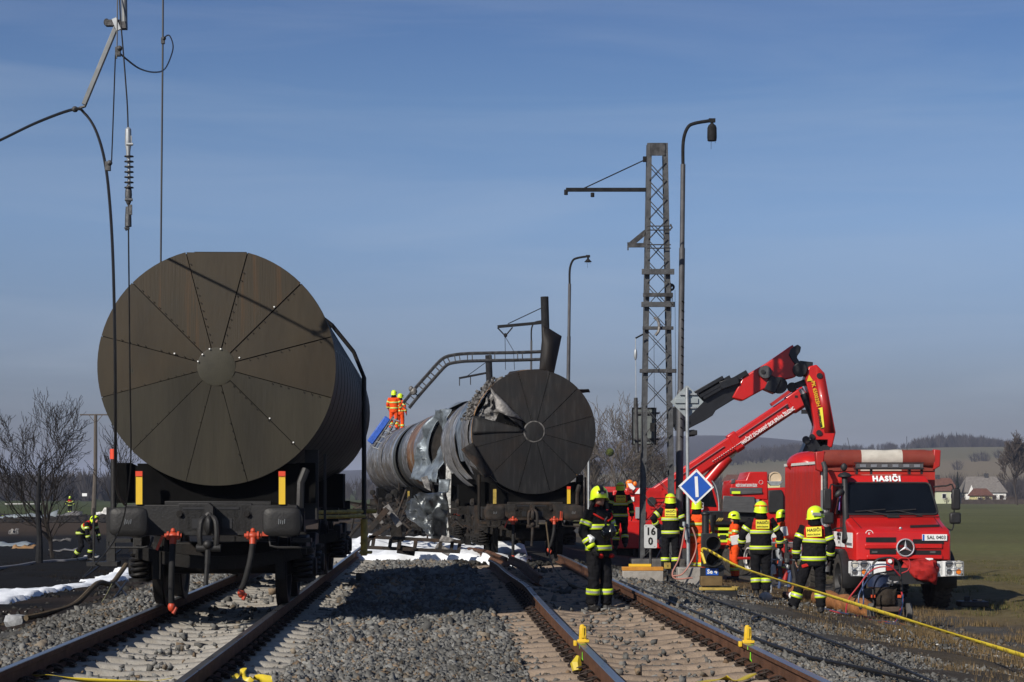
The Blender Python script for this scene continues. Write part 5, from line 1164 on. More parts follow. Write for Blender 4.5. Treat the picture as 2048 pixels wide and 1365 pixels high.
# snorkel, exhaust stack
sn = MB(); sn.tube([(-1.03, 1.05, 1.45), (-1.03, 1.15, 1.62), (-1.0, 1.38, 1.98), (-.97, 1.62, 2.6), (-.97, 1.66, 2.82)], [.13, .10, .07, .065, .065], 12); sn.lathe([(0, .065), (.02, .15), (.06, .15), (.10, .10), (.13, .0)], (-.97, 1.66, 2.82), (0, 0, 1), 16); sn.build('snorkel', K['plastic'], um)
MB().ell((-.97, 1.72, 3.05), (.07, .05, .09)).build('spot_lamp', K['plastic'], um)
ex = MB(); ex.tube([(-1.28, 2.25, .75), (-1.28, 2.25, 2.55)], .105, 16); exo = ex.build('exhaust_stack', K['silver'], um); e2 = MB(); e2.tube([(-1.28, 2.25, 2.5), (-1.28, 2.25, 2.85), (-1.27, 2.28, 3.02), (-1.30, 2.36, 3.16)], [.06, .06, .055, .055], 12); e2.build('exhaust_tip', K['mast_dark'], exo)
hl = MB()
for k in range(22):
    for j in range(3): hl.box((-1.28 - .05 + .05 * j, 2.25 - .104 + .012 * abs(j - 1), .9 + .075 * k), (.014, .006, .03))
tag(hl.build('stack_hole', K['black'], exo), kind='stuff')
# mirrors
for sx in (-1, 1):
    xm = sx * 1.40 if sx < 0 else 1.42; m_ = MB()
    m_.tube(arc([(sx * .98, 1.62, 2.62), (sx * 1.2, 1.45, 2.64), (xm - sx * .06, 1.42, 2.60), (xm - sx * .06, 1.42, 1.75), (sx * 1.2, 1.4, 1.72), (sx * 1.04, 1.40, 1.74)], 4), .018, 6); mo = m_.build('mirror_arm', K['plastic'], um)
    MB().box((xm, 1.44, 2.35), (.19, .10, .46)).build('mirror', K['plastic'], mo, bevel=.035); MB().box((xm - .02 * sx, 1.42, 1.94), (.25, .10, .25)).build('mirror', K['plastic'], mo, bevel=.04)
MB().ell((-1.12, 1.5, 2.48), (.12, .06, .07), R=Matrix.Rotation(-.7, 3, 'Y')).build('wide_mirror', K['plastic'], um)
# light bar, antennas
lb = MB(); lb.box((.10, 2.05, 3.02), (1.52, .18, .03)); lb.box((.10, 2.05, 3.15), (1.52, .18, .02))
for x in (-.62, .82, -.3, .55): lb.box((x, 2.05, 2.96), (.05, .05, .12))
lbo = lb.build('light_bar', K['plastic'], um); MB().box((.10, 2.05, 3.085), (1.48, .16, .10)).build('light_bar_lens', K['lens_dark'], lbo, bevel=.01)
for k in range(6): MB().box((-.5 + .24 * k, 1.965, 3.085), (.13, .01, .06)).build('light_module', K['silver'], lbo)
an = MB()
for (x, z1, dx) in ((-.55, 3.72, -.16), (.62, 3.75, 0), (-.9, 3.5, .08)): an.cyl((x, 2.5, 2.85), (x + dx, 2.6, z1), .006, 4)
tag(an.build('antenna', K['black'], um), kind='stuff')
# tarpaulin body
bx0, bx1, by0, by1, bz0, bz1 = -1.26, 1.26, 2.62, 7.3, 1.36, 3.20
bd = MB(); bd.prism(rrect(bx1 - bx0, bz1 - bz0, .10), Matrix.Translation((0, by0, (bz0 + bz1) / 2)) @ Matrix.Rotation(PI / 2, 4, 'X'), -(by1 - by0))
bd.build('tarpaulin', K['tarp'], um, ang=30)
tt = grid_sheet((bx0 - .015, by0 + .1, bz0), (bx0 - .015, by1 - .05, bz0), (bx0 - .015, by1 - .05, bz1 - .08), (bx0 - .015, by0 + .1, bz1 - .08), 60, 10, .0, 2)
tt.v = [(v[0] - .03 * abs(mnoise.noise(Vector((0, v[1] * 3.2 + v[2] * .5, v[2] * .5)))) - .012 * math.sin(v[1] * 16), v[1], v[2]) for v in tt.v]
tt.build('side_curtain', K['tarp'], um, solid=.006, ang=60)
MB().bar((bx0 - .03, by0, bz1 - .03), (bx0 - .03, by1, bz1 - .03), .03, .06).build('roof_rail', K['white_matt'], um)
MB().bar((bx0 - .015, by0 + .04, bz0), (bx0 - .015, by0 + .04, bz1), .03, .03).build('lacing_cord', K['white_matt'], um)
lw = MB(); lw.box((0, (by0 + by1) / 2, bz0 - .16), (2.5, by1 - by0, .30)); lw.build('drop_side', K['red_old'], um, bevel=.01)
MB().box((bx0 - .0, 6.5, bz0 - .14), (.03, 2.2, .10)).build('silver_stripe', K['silver'], um)
MB().box((0, 5.5, .72), (1.4, 5.2, .3)).build('subframe', K['plastic'], um)
# rolled tarpaulin on the roof front, white middle
segs = [(-1.26, -.42, 'tarp_roll'), (-.42, .50, 'tarp_white'), (.50, 1.22, 'tarp_roll')]
for x0, x1, mk in segs:
    rr_ = MB(); N_ = 10; ring = []
    for k in range(N_ + 1):
        x = x0 + (x1 - x0) * k / N_
        sag_ = .02 * mnoise.noise(Vector((x * 3, 1, 2)))
        ring.append([(x, by0 - .02 + .14 * math.cos(a) * (1 + .06 * mnoise.noise(Vector((x * 5, a, 0)))) , bz1 + .06 + sag_ + .19 * math.sin(a) * (1 + .06 * mnoise.noise(Vector((x * 4, a * 2, 3))))) for a in [2 * PI * j / 16 for j in range(16)]])
    loft(rr_, ring); rr_.build('rolled_tarp', K[mk], um, ang=60)
    MB().box(((x0 + x1) / 2, by0 - .02, bz1 - .17 + .0), (x1 - x0, .03, .10)).build('roll_flap', K[mk], um)
MB().prism([(1.20, bz1 - .2), (1.34, bz1 - .12), (1.36, bz1 + .24), (1.20, bz1 + .26)], Matrix.Translation((0, by0 + .05, 0)) @ Matrix.Rotation(PI / 2, 4, 'X'), .2).build('tarp_corner', K['red_old'], um, bevel=.02)
MB().prism([(-1.30, bz1 - .25), (-1.24, bz1 + .22), (-1.45, bz1 + .20), (-1.42, bz1 - .2)], Matrix.Translation((0, by0 + .05, 0)) @ Matrix.Rotation(PI / 2, 4, 'X'), .2).build('tarp_corner', K['red_old'], um, bevel=.02)
MB().ell((-.85, 6.6, 3.20), (.5, .8, .30), 16, 10).build('red_hood', K['red'], um)
# ================================================================ knuckle-boom loader crane behind it
lc = thing('loader_crane', 'red folding loader crane with black extension boom over the truck', 'crane', (at(1640, 900, 52).x, 52, -1.1)); o_ = lc.location.copy()
def cp(x, y, d=0): return at(x, y, 52 + d) - o_
def plate(pts, d0, d1, mats, mside=None, **k):
    """polygon given in photo pixels at y = 52, thickened to depth"""
    P = [(at(x, y, 52).x - o_.x, at(x, y, 52).z - o_.z) for x, y in pts]
    mb = MB(); mb.prism(P, Matrix.Translation((0, d0, 0)) @ Matrix.Rotation(PI / 2, 4, 'X'), -(d1 - d0), 0); return mb
plate([(1598, 905), (1640, 905), (1655, 1010), (1590, 1010)], -.2, .4, None).build('column_base', K['red'], lc)
plate([(1601, 905), (1612, 880), (1652, 880), (1650, 910)], -.3, .3, None).build('column_link', K['crane_black'], lc)
ja = plate([(1614, 735), (1630, 731), (1646, 748), (1668, 866), (1661, 896), (1638, 898), (1621, 874), (1626, 855), (1616, 790), (1606, 760)], -.30, .22, None).build('lifting_arm', K['red'], lc, bevel=.03)
sd3 = MB(); A_ = [cp(1630, 733, -.31), cp(1647, 748, -.31), cp(1669, 866, -.31), cp(1649, 866, -.31)]
sd3.quad(*A_); sd3.build('arm_shaded_face', K['red_old'], ja, solid=.01)  # darker red paints the arm's shaded right face onto its front
text('model_text', 'PK 65002SH', .135, K['yellow'], ja, cp(1631, 788, -.34), (PI / 2, RAD(77), 0), .004, .003, fit=.66)
lgp = plate([(1633, 818), (1641, 816), (1645, 856), (1637, 858)], -.335, -.325, None).build('yellow_badge', K['panel_yellow'], ja, bevel=.02)
text('badge_text', 'PALFINGER', .082, K['ink'], lgp, cp(1639, 837, -.352), (PI / 2, RAD(80), 0), .003, .003, fit=.48)
MB().prism([(-.08, -.07), (.08, -.07), (0, .09)], Matrix.Translation(cp(1619, 757, -.32)) @ Matrix.Rotation(RAD(-8), 4, 'Y') @ Matrix.Rotation(PI / 2, 4, 'X'), .01).build('warning_triangle', K['yellow'], ja)
for p in ((1639, 752), (1638, 866), (1624, 874)): MB().cyl(cp(*p, -.34), cp(*p, -.28), .075, 14).build('pivot_pin', K['crane_black'], ja)
ob = plate([(1462, 797), (1484, 755), (1530, 728), (1583, 691), (1592, 712), (1591, 728), (1598, 740), (1588, 756), (1562, 762), (1545, 769), (1484, 803)], -.28, .20, None).build('outer_boom', K['red'], lc, bevel=.03)
plate([(1578, 700), (1592, 691), (1599, 696), (1597, 706), (1590, 716), (1597, 727), (1590, 735), (1580, 722), (1574, 712)], -.31, .23, None).build('boom_end', K['crane_black'], ob, bevel=.02)
plate([(1343, 815), (1372, 806), (1400, 789), (1440, 770), (1488, 757), (1476, 794), (1430, 822), (1424, 832), (1408, 842), (1380, 856), (1366, 865), (1350, 856), (1342, 836)], -.20, .14, None).build('extension', K['crane_black'], ob, bevel=.02)
for q, (a, b, w) in enumerate((((1390, 789), (1447, 757), .15), ((1398, 792), (1461, 756), .15), ((1405, 796), (1494, 745), .13), ((1440, 772), (1476, 760), .20))): MB().bar(cp(*a, -.26), cp(*b, -.26), w, w).build('ram', K['crane_black'], ob, bevel=.01)
fd = MB(); fd.lathe([(-.12, 0), (-.12, .16), (-.08, .17), (0, .17), (0, .0)], cp(1530, 745, -.32), (0, 1, 0), 24); fd.build('sheave', K['mast'], ob); MB().cyl(cp(1526, 744, -.47), cp(1526, 744, -.43), .055, 12).build('sheave_hub', K['black'], ob)
wi = MB(); wi.box(cp(1543, 770, -.1), (.30, .5, .40), Matrix.Rotation(.4, 3, 'Y')); wi.cyl(cp(1558, 771, -.3), cp(1558, 771, .3), .22, 20); wi.build('winch', K['crane_black'], ob, bevel=.015)
kn = MB(); kn.cyl(cp(1600, 740, -.36), cp(1600, 740, .30), .19, 20); kn.bar(cp(1597, 730, -.1), cp(1624, 733, -.1), .3, .2); kn.build('knuckle', K['crane_black'], lc, bevel=.02)
ln = MB(); ln.bar(cp(1583, 775, 0), cp(1610, 765, 0), .3, .16); ln.cyl(cp(1584, 775, -.25), cp(1584, 775, .25), .13, 14); ln.build('link_plate', K['crane_black'], lc, bevel=.02)
ry = MB(); ry.cyl(cp(1601, 778), cp(1610, 795), .065, 10); ro = ry.build('ram_rod', K['chrome'], lc); MB().cyl(cp(1607, 788), cp(1632, 850), .10, 12).build('ram_cylinder', K['crane_black'], ro)
tl = MB(); tl.bar(cp(1612, 880, -.3), cp(1628, 902, -.3), .1, .14); tl.cyl(cp(1612, 880, -.4), cp(1612, 880, 0), .10, 12); tl.build('tension_link', K['crane_black'], lc); MB().cyl(cp(1650, 900, -.4), cp(1650, 900, .4), .13, 14).build('base_pin', K['crane_black'], lc)
rn = MB(); r_ = random.Random(8)
for k in range(34): c = cp(r_.uniform(1346, 1378), r_.uniform(832, 858), r_.uniform(-.25, .15)); rn.ell(c, (r_.uniform(.03, .08),) * 3, 6, 4)
rn.box(cp(1360, 838), (.4, .35, .3)); rn.build('boom_head', K['crane_black'], ob)
MB().box(cp(1384, 866, 0), (.26, .2, .13)).cyl(cp(1372, 868, 0), cp(1390, 866, 0), .09, 8).build('sensor_box', K['plastic'], ob, bevel=.02)
hkk = MB(); hkk.cyl(cp(1358, 850), cp(1359, 872), .008, 5); ho_ = hkk.build('hook_cable', K['wire'], lc)
hk2 = MB(); hk2.tube(arc([cp(1359, 870), cp(1359, 882), cp(1364, 887), cp(1362, 894), cp(1356, 893), cp(1356, 888)], 4), .035, 8); hk2.box(cp(1359, 873), (.10, .08, .10)); hk2.build('load_hook', K['valve'], ho_)
# ================================================================ mobile crane
mc = thing('mobile_crane', 'red mobile crane with long telescopic boom raised behind the lattice mast', 'crane', (at(1320, 1000, 64).x, 64, -1.0)); o_ = mc.location.copy()
def mp(x, y, d=0): return at(x, y, 64 + d) - o_
def boom(mb, a, b, w, h, ch=.3):
    a, b = Vector(a), Vector(b); t_ = (b - a).normalized(); s_ = Vector((0, 1, 0)); u = s_.cross(t_).normalized() * -1
    ring = lambda p: [p + s_ * (w / 2) * cx + u * (h / 2) * cz for cx, cz in ((-1, -1 + ch), (-1 + ch, -1), (1 - ch, -1), (1, -1 + ch), (1, 1 - ch * .4), (1 - ch * .4, 1), (-1 + ch * .4, 1), (-1, 1 - ch * .4))]
    return loft(mb, [ring(a), ring(b)])
a0, a1 = mp(1230, 1046), mp(1606, 794)
bm = MB(); boom(bm, a0, a1, .50, .54); bo = bm.build('boom', K['red'], mc, bevel=.02)
dirv = (a1 - a0).normalized(); up_ = Vector((-dirv.z, 0, dirv.x))
def on_boom(t, v, d=-.29): return a0.lerp(a1, t) + up_ * v + Vector((0, d, 0))
bm2 = MB(); boom(bm2, a0.lerp(a1, .93), a1 + dirv * .12, .56, .62); bm2.build('boom_collar', K['red'], bo, bevel=.02)
bm2 = MB(); boom(bm2, a0.lerp(a1, .62), a0.lerp(a1, .66), .56, .66); bm2.build('boom_collar', K['red'], bo, bevel=.02)
for f0, f1 in ((.30, .585), (.66, .92)):
    MB().bar(on_boom(f0, .10), on_boom(f1, .10), .012, .045, (0, 1, 0)).build('silver_stripe', K['silver'], bo)
MB().bar(on_boom(.86, .36, -.15), on_boom(1.0, .40, -.15), .3, .10).build('boom_cap', K['red_old'], bo)
text('lettering', 'HASIČSKÝ ZÁCHRANNÝ SBOR SPRÁVA ŽELEZNIC', .16, K['white'], bo, on_boom(.795, -.13, -.295), (PI / 2, -math.atan2(dirv.z, dirv.x), 0), .003, .004, fit=2.02)
dsm = MB()
for k in range(12): dsm.bar(on_boom(.505 + .0115 * k, -.09), on_boom(.505 + .0115 * k + .006, -.09), .012, .06, (0, 1, 0))
dsm.bar(on_boom(.64, -.09), on_boom(.66, -.09), .012, .05, (0, 1, 0)); tag(dsm.build('white_dash', K['white'], bo), kind='stuff')
for f in (.80, .86): MB().box(on_boom(f + .11, .02 if f < .83 else .14), (.09, .02, .07)).build('boom_slot', K['black'], bo)
MB().box(on_boom(.965, -.42), (.22, .15, .13)).build('boom_lamp', K['black'], bo)
lk = MB(); lk.prism([(mp(1476, 882).x, mp(1476, 882).z), (mp(1484, 890).x, mp(1484, 890).z), (mp(1522, 850).x, mp(1522, 850).z), (mp(1500, 850).x, mp(1500, 850).z)], Matrix.Translation((0, -.2, 0)) @ Matrix.Rotation(PI / 2, 4, 'X'), -.4); lk.build('ram_bracket', K['red'], bo)
r1 = MB().cyl(mp(1482, 883), mp(1448, 924), .13, 12); r1o = r1.build('ram_rod', K['chrome'], mc); MB().cyl(mp(1456, 914), mp(1375, 1010), .19, 14).build('ram_cylinder', K['red'], r1o)
bd = MB(); bd.box(mp(1300, 1010, .6), (2.5, 1.8, .95)); bd.box(mp(1370, 1020, .6), (1.5, 1.8, 1.1)); bd.box(mp(1285, 995, .5), (1.2, 1.6, .6)); bd.build('superstructure', K['red'], mc, bevel=.04)
for k in range(4): MB().bar(mp(1300, 996 + 7 * k, -.32), mp(1345, 996 + 8 * k, -.32), .02, .04, (0, 1, 0)).build('grab_rail', K['red_old'], mc)
wt = MB(); c = mp(1262, 983, -.33); wt.prism([(-.12, .25), (.02, .25), (.14, .10), (.04, 0), (-.02, .06)], Matrix.Translation(c) @ Matrix.Rotation(PI / 2, 4, 'X'), .01); wt.prism([(.12, -.08), (.32, .16), (.32, -.08)], Matrix.Translation(c) @ Matrix.Rotation(PI / 2, 4, 'X'), .01); wt.prism([(-.02, -.18), (.10, -.18), (.10, -.32), (-.02, -.32)], Matrix.Translation(c) @ Matrix.Rotation(PI / 2, 4, 'X'), .01)
tag(wt.build('white_mark', K['white'], mc), kind='stuff')
rc = MB(); rc.cyl(mp(1303, 1003, -.36), mp(1303, 1003, -.32), .14, 18); rc.build('maker_plate', K['black'], mc)
car = MB(); car.box(mp(1330, 1068, .6), (4.6, 2.2, .9)); car.box(mp(1240, 1050, .6), (1.3, 2.0, 1.0)); car.build('carrier', K['red'], mc, bevel=.03)
cb = MB(); cb.box(mp(1224, 1005, .7), (.75, 1.8, 1.0), taper=.86); cbo = cb.build('driver_cab', K['red_old'], mc, bevel=.05); MB().box(mp(1224, 1004, -.22), (.50, .04, .62)).build('cab_window', K['glass'], cbo); MB().box(mp(1209, 990, -.4), (.12, .1, .3)).build('mirror', K['red_old'], cbo, bevel=.02); MB().ell(mp(1206, 992, -.5), (.07, .05, .09)).build('mirror_lamp', K['silver'], cbo)
oc = MB(); oc.prism([(mp(x, y).x, mp(x, y).z) for x, y in ((1378, 1058), (1378, 968), (1418, 958), (1438, 1022), (1438, 1058))], Matrix.Translation((0, -.6, 0)) @ Matrix.Rotation(PI / 2, 4, 'X'), -1.4); oco = oc.build('operator_cab', K['red'], mc, bevel=.03)
MB().prism([(mp(x, y).x, mp(x, y).z) for x, y in ((1384, 1012), (1388, 972), (1416, 966), (1429, 1014))], Matrix.Translation((0, -.62, 0)) @ Matrix.Rotation(PI / 2, 4, 'X'), -.03).build('cab_window', K['glass'], oco)
cn = MB(); cn.tube(arc([mp(1424, 962, -.7), mp(1432, 975, -.7), mp(1437, 1000, -.7), mp(1438, 1022, -.7)], 4), .02, 6); cn.build('cab_rail', K['galv'], oco)
MB().box(mp(1403, 1013, -.8), (.14, .12, .24)).build('beacon_lamp', K['white'], oco, bevel=.03)
be = MB(); be.cyl(mp(1256, 969), mp(1256, 976), .05, 8); be.ell(mp(1259, 966), (.12, .08, .10), 12, 8); be.build('beacon', K['amber'], mc); MB().ell(mp(1270, 968), (.07, .06, .08)).build('beacon', K['amber'], mc)
MB().box(mp(1277, 1026, -.5), (.20, .06, .36)).build('perforated_panel', K['alu'], mc)
gp = MB().box(mp(1400, 1036, -.65), (.5, .4, .1)); gp.build('grey_step', K['galv'], mc)
ob_ = MB(); ob_.box(mp(1490, 1036, -1.0), (2.5, .5, .44)); obo = ob_.build('outrigger_beam', K['crane_black'], mc, bevel=.02); MB().cyl(mp(1423, 1030, -1.2), mp(1420, 1075, -1.2), .14, 14).build('outrigger_leg', K['crane_black'], obo)
chv = MB()
for k in range(3): c = mp(1435 + 4 * k, 1040, -1.27); chv.add([c + Vector((-.05, 0, -.05)), c + Vector((0, 0, -.05)), c + Vector((.09, 0, .06)), c + Vector((.04, 0, .06))], [(0, 1, 2, 3)])
tag(chv.build('chevron', K['yellow_dull'], obo, solid=.004), kind='stuff')
lw_ = MB(); lw_.box(mp(1425, 1068, -.9), (1.0, .4, .72)); lwo = lw_.build('body_panel', K['red'], mc, bevel=.02)
lw_ = MB(); lw_.box(mp(1466, 1063, -.9), (.98, .4, .50)); lwo2 = lw_.build('body_panel', K['red'], mc, bevel=.02)
for py in (1058, 1070, 1081): MB().box(mp(1450, py, -1.115), (.72, .012, .085 if py < 1080 else .12)).build('lime_stripe', K['limeband'], lwo)
MB().box(mp(1446, 1075, -1.125), (.2, .012, .15)).build('grey_hatch', K['grille'], lwo)
for dy in (1048, 1060): MB().box(mp(1400, dy, -1.11), (.15, .012, .1)).build('white_notice', K['white'], lwo)
for x in (1250, 1300, 1420):
    w_ = MB().lathe([(-.2, .3), (-.2, .52), (-.15, .56), (.15, .56), (.2, .52), (.2, .3), (.1, .25), (.1, 0)], (mp(x, 0).x, -.2, .56), (0, 1, 0), 28).build('wheel', K['tyre'], mc)
hkb = MB(); hkb.tube(arc([mp(1257, 975, -.4), mp(1257, 983, -.4), mp(1263, 985, -.4), mp(1263, 979, -.4)], 4), .03, 6); hkb.build('grab_hook', K['red_old'], mc)
# ================================================================ second fire engine behind
fe = thing('fire_truck', 'older red fire engine with open grey lockers behind the tarpaulin truck', 'fire truck', (at(1515, 1000, 60).x, 60, -1.1), 0, 'fire engines at the scene'); o_ = fe.location.copy()
def fp(x, y, d=0): return at(x, y, 60 + d) - o_
def fpl(pts, d0, d1, mk, name, par=fe, bev=.03): return MB().prism([(fp(x, y).x, fp(x, y).z) for x, y in pts], Matrix.Translation((0, d0, 0)) @ Matrix.Rotation(PI / 2, 4, 'X'), -(d1 - d0)).build(name, K[mk], par, bevel=bev)
fpl([(1461, 977), (1464, 961), (1492, 960), (1498, 944), (1535, 944), (1536, 975), (1536, 1000), (1461, 1000)], 0, 2.4, 'red', 'body')
fpl([(1524, 977), (1575, 975), (1575, 1090), (1524, 1090)], .02, 2.4, 'red', 'rear_body')
fpl([(1463, 960), (1470, 958), (1470, 967), (1462, 968)], -.02, .3, 'lens_dark', 'corner_lamp', bev=.01)
fpl([(1462, 976), (1524, 976), (1524, 1044), (1462, 1044)], .06, 2.2, 'grille', 'locker', bev=.0)
fpl([(1460, 976), (1524, 976), (1524, 984), (1460, 988)], -.03, .05, 'locker', 'shutter_box', bev=.01)
fpl([(1446, 992), (1508, 994), (1510, 1026), (1444, 1024)], -.12, -.02, 'locker', 'open_shutter', bev=.01)
fpl([(1480, 984), (1524, 983), (1524, 987), (1480, 989)], -.06, .02, 'locker', 'shutter_rail', bev=.005)
fpl([(1463, 983), (1480, 983), (1480, 988), (1463, 988)], -.09, -.05, 'limeband', 'lime_stripe', bev=.0)
text('lettering', 'HASIČSKÝ ZÁCHRANNÝ SBOR SPRÁVA ŽELEZNIC', .125, K['white'], fe, fp(1493, 971.5, -.01), ext=.003, bold=.002, fit=.64)
cvr = MB(); cvr.lathe([(-.03, .0), (-.03, .16), (-.06, .165), (-.06, .19), (.12, .20)], fp(1550, 957, .1), (0, 1, 0), 28); cvr.build('hose_reel_cover', K['beige'], fe)
fpl([(1534, 963), (1566, 963), (1558, 972), (1542, 972)], -.02, .2, 'galv', 'reel_tray', bev=.01)
fpl([(1536, 981), (1563, 980), (1567, 990), (1567, 1026), (1536, 1026)], -.06, .0, 'plastic', 'black_flap', bev=.03)
em_ = MB(); em_.lathe([(0, .055), (-.01, .06), (0, .065)], fp(1522, 965, -.01), (0, 1, 0), 18); em_.build('round_badge', K['white'], fe)
for x in (1480, 1555): MB().lathe([(-.2, .3), (-.2, .48), (-.15, .52), (.15, .52), (.2, .48), (.2, .3), (.1, .25), (.1, 0)], (fp(x, 0).x, .1, .52), (0, 1, 0), 28).build('wheel', K['tyre'], fe)
# equipment inside lockers
it = MB(); r_ = random.Random(4)
for k in range(16): it.box(fp(r_.uniform(1466, 1520), r_.uniform(1000, 1026), -.0), (r_.uniform(.05, .2), .06, r_.uniform(.04, .12)))
tag(it.build('locker_gear', K['galv'], fe), kind='stuff')
# ================================================================ hose trolley in front of the truck
ht = thing('hose_trolley', 'black wheeled tool trolley hung with red and blue hoses before the white bumper', 'trolley', on(1783, 36.2)); o_ = on(1783, 36.2)
def tp(x, y, d=0): return at(x, y, 36.2 + d) - o_
for x in (1742, 1817):
    MB().lathe([(-.05, .05), (-.05, .15), (-.035, .17), (.035, .17), (.05, .15), (.05, .05)], Vector((tp(x, 0).x, 0, .17)), (1, 0, 0), 18).build('wheel', K['concrete_dark'], ht)
f = MB(); f.tube(arc([tp(1748, 1215), tp(1745, 1140), tp(1752, 1122), tp(1766, 1117), tp(1784, 1117), tp(1797, 1126), tp(1801, 1150), tp(1806, 1215)], 4), .022, 8)
for y in (1150, 1185, 1226): f.cyl(tp(1746, y), tp(1804, y), .015, 6)
f.cyl(tp(1742, 1236), tp(1817, 1236), .02, 8); f.box(tp(1780, 1215, .05), (.40, .3, .30)); f.build('frame', K['black'], ht)
b_ = grid_sheet(tp(1750, 1176, -.12), tp(1794, 1176, -.12), tp(1790, 1212, -.16), tp(1754, 1212, -.16), 8, 8, .03, 5, 6, bulge=-.08); b_.build('canvas_bag', K['bag'], ht, solid=.03)
MB().box(tp(1775, 1219, -.1), (.44, .16, .10)).build('lower_pouch', mat('pouch_brown', (.085, .062, .048), .85, 0, .2, 8), ht, bevel=.02)
bk = MB(); bk.lathe([(0, .17), (.02, .2), (.24, .2), (.24, .18)], tp(1757, 1176, .05), (0, 0, 1), 18); bk.build('blue_drum', mat('drum_blue', (.015, .025, .06), .45, 0, .2, 8), ht)
MB().box(tp(1780, 1130, -.02), (.13, .12, .22)).build('red_pump', K['red_old'], ht, bevel=.015); MB().lathe([(-.02, 0), (-.02, .035), (0, .04)], tp(1780, 1123, -.1), (0, 1, 0), 14).build('gauge', K['white'], ht)
og = MB()
for x in (1746, 1798): og.box(tp(x, 1193, -.08), (.07, .05, .05))
tag(og.build('orange_strap', K['orange'], ht), kind='stuff')
tk = MB(); r_ = random.Random(9)
for k in range(9): c = tp(r_.uniform(1760, 1800), r_.uniform(1155, 1176), -.05); tk.bar(c, c + Vector((r_.uniform(-.14, .14), -.05, r_.uniform(-.02, .12))), .03, .03)
tk.build('tool_handle', K['alu'], ht)
def those(label, pts, mk, r=.014, grp='hoses of the tool trolley'):
    return tag(MB().tube(arc([at(x, y, Y) for x, y, Y in pts], 5), r, 6).build('hydraulic_hose', K[mk]), label, 'hose', grp)
those('blue hose looping off the left of the black trolley to the ground', [(1795, 1150, 35.9), (1775, 1130, 35.8), (1740, 1135, 35.8), (1726, 1165, 35.8), (1727, 1205, 35.7), (1720, 1218, 35.4), (1718, 1190, 35.4), (1735, 1160, 35.6)], 'hose_blue')
those('dark red hose arching over the trolley handle and falling beside the tyre', [(1800, 1152, 35.8), (1780, 1135, 35.7), (1745, 1140, 35.7), (1715, 1175, 35.6), (1697, 1200, 35.5), (1692, 1225, 35.2), (1698, 1245, 34.6)], 'hose_red')
those('black hose wound across the top of the trolley', [(1797, 1140, 35.85), (1770, 1145, 35.7), (1745, 1152, 35.7), (1722, 1180, 35.7), (1708, 1205, 35.5)], 'wire', .016)
those('red hose dropping down the right side of the trolley', [(1803, 1185, 35.9), (1806, 1200, 35.7), (1800, 1222, 35.4), (1790, 1245, 34.6), (1765, 1262, 34.0), (1740, 1268, 33.6)], 'hose_red')
those('thin red hose loop standing above the red pump', [(1795, 1120, 35.8), (1810, 1115, 35.8), (1820, 1124, 35.8), (1817, 1140, 35.8), (1803, 1147, 35.8)], 'hose_red', .010)
those('blue and red hose pair running right of the trolley wheel', [(1806, 1190, 35.8), (1804, 1215, 35.5), (1798, 1235, 35.0), (1785, 1250, 34.3), (1762, 1264, 33.8)], 'hose_blue')
for k, (mk, lb, pts) in enumerate((('hose_red', 'outermost red coil of hose on the ground before the trolley', [(1732, 1272, 33.4), (1745, 1256, 34.2), (1775, 1252, 34.4), (1790, 1262, 34.0), (1778, 1275, 33.4), (1750, 1278, 33.2), (1735, 1268, 33.6)]), ('hose_red', 'inner red coil of hose on the ground before the trolley', [(1738, 1266, 33.8), (1765, 1262, 34.0), (1784, 1270, 33.6), (1765, 1280, 33.1), (1742, 1276, 33.3)]), ('hose_blue', 'blue coil of hose on the ground before the trolley', [(1745, 1270, 33.5), (1770, 1256, 34.2), (1788, 1264, 33.9), (1800, 1278, 33.2), (1770, 1282, 33.0)]), ('hose_red', 'red hose arching on the ground to the right of the coils', [(1785, 1250, 34.6), (1800, 1245, 34.8), (1812, 1258, 34.0), (1817, 1272, 33.4)]), ('hose_red', 'red hose trailing left on the grass toward the rusty pipe', [(1750, 1200, 35.6), (1720, 1212, 35.2), (1690, 1220, 35.2), (1660, 1212, 35.8)]), ('hose_blue', 'blue hose trailing left behind the firefighter on the grass', [(1712, 1235, 34.8), (1690, 1222, 35.1), (1665, 1210, 35.8), (1648, 1205, 36.2)]))):
    P = []
    for x, y, Y in pts: v = on(x, Y); P.append(v + Vector((0, 0, .03 + .01 * (k % 3))))
    tag(MB().tube(arc(P, 5), .015, 6).build('hydraulic_hose', K[mk]), lb, 'hose', 'hoses of the tool trolley')
# rusty pipe, plate, tools trolley, stretcher rails
tag(MB().tube(arc([on(1590, 42.5, .16), on(1640, 40, .15), on(1690, 37.8, .15), on(1736, 36.4, .15)], 6), [.17 + .03 * math.sin(k * 1.7) for k in range(19)], 12).build('rusty_pipe', K['rust_pipe']), 'flaking orange rusty pipe lying on the grass by the front tyre', 'pipe')
pp = thing('black_plate', 'flat black ribbed panel lying on the ground right of the truck', 'panel', on(1945, 43.5)); MB().box((0, 0, .08), (.62, .5, .12)).build('plate', K['plastic'], pp, bevel=.02); MB().box((-.12, 0, .18), (.1, .1, .12)).box((.1, 0, .15), (.2, .1, .05)).build('bracket', K['plastic'], pp)
tl = thing('rescue_tool_stand', 'grey stand crowded with red and orange hydraulic rescue tools by the curtain side', 'tool stand', on(1572, 42.2)); o_ = on(1572, 42.2)
def tq(x, y, d=0): return at(x, y, 42.2 + d) - o_
fr = MB()
for x in (1542, 1602): fr.cyl(tq(x, 1186), tq(x, 1080), .022, 6)
for y in (1086, 1120, 1172): fr.cyl(tq(1542, y), tq(1602, y), .018, 6)
fr.build('frame', K['galv'], tl)
r_ = random.Random(12)
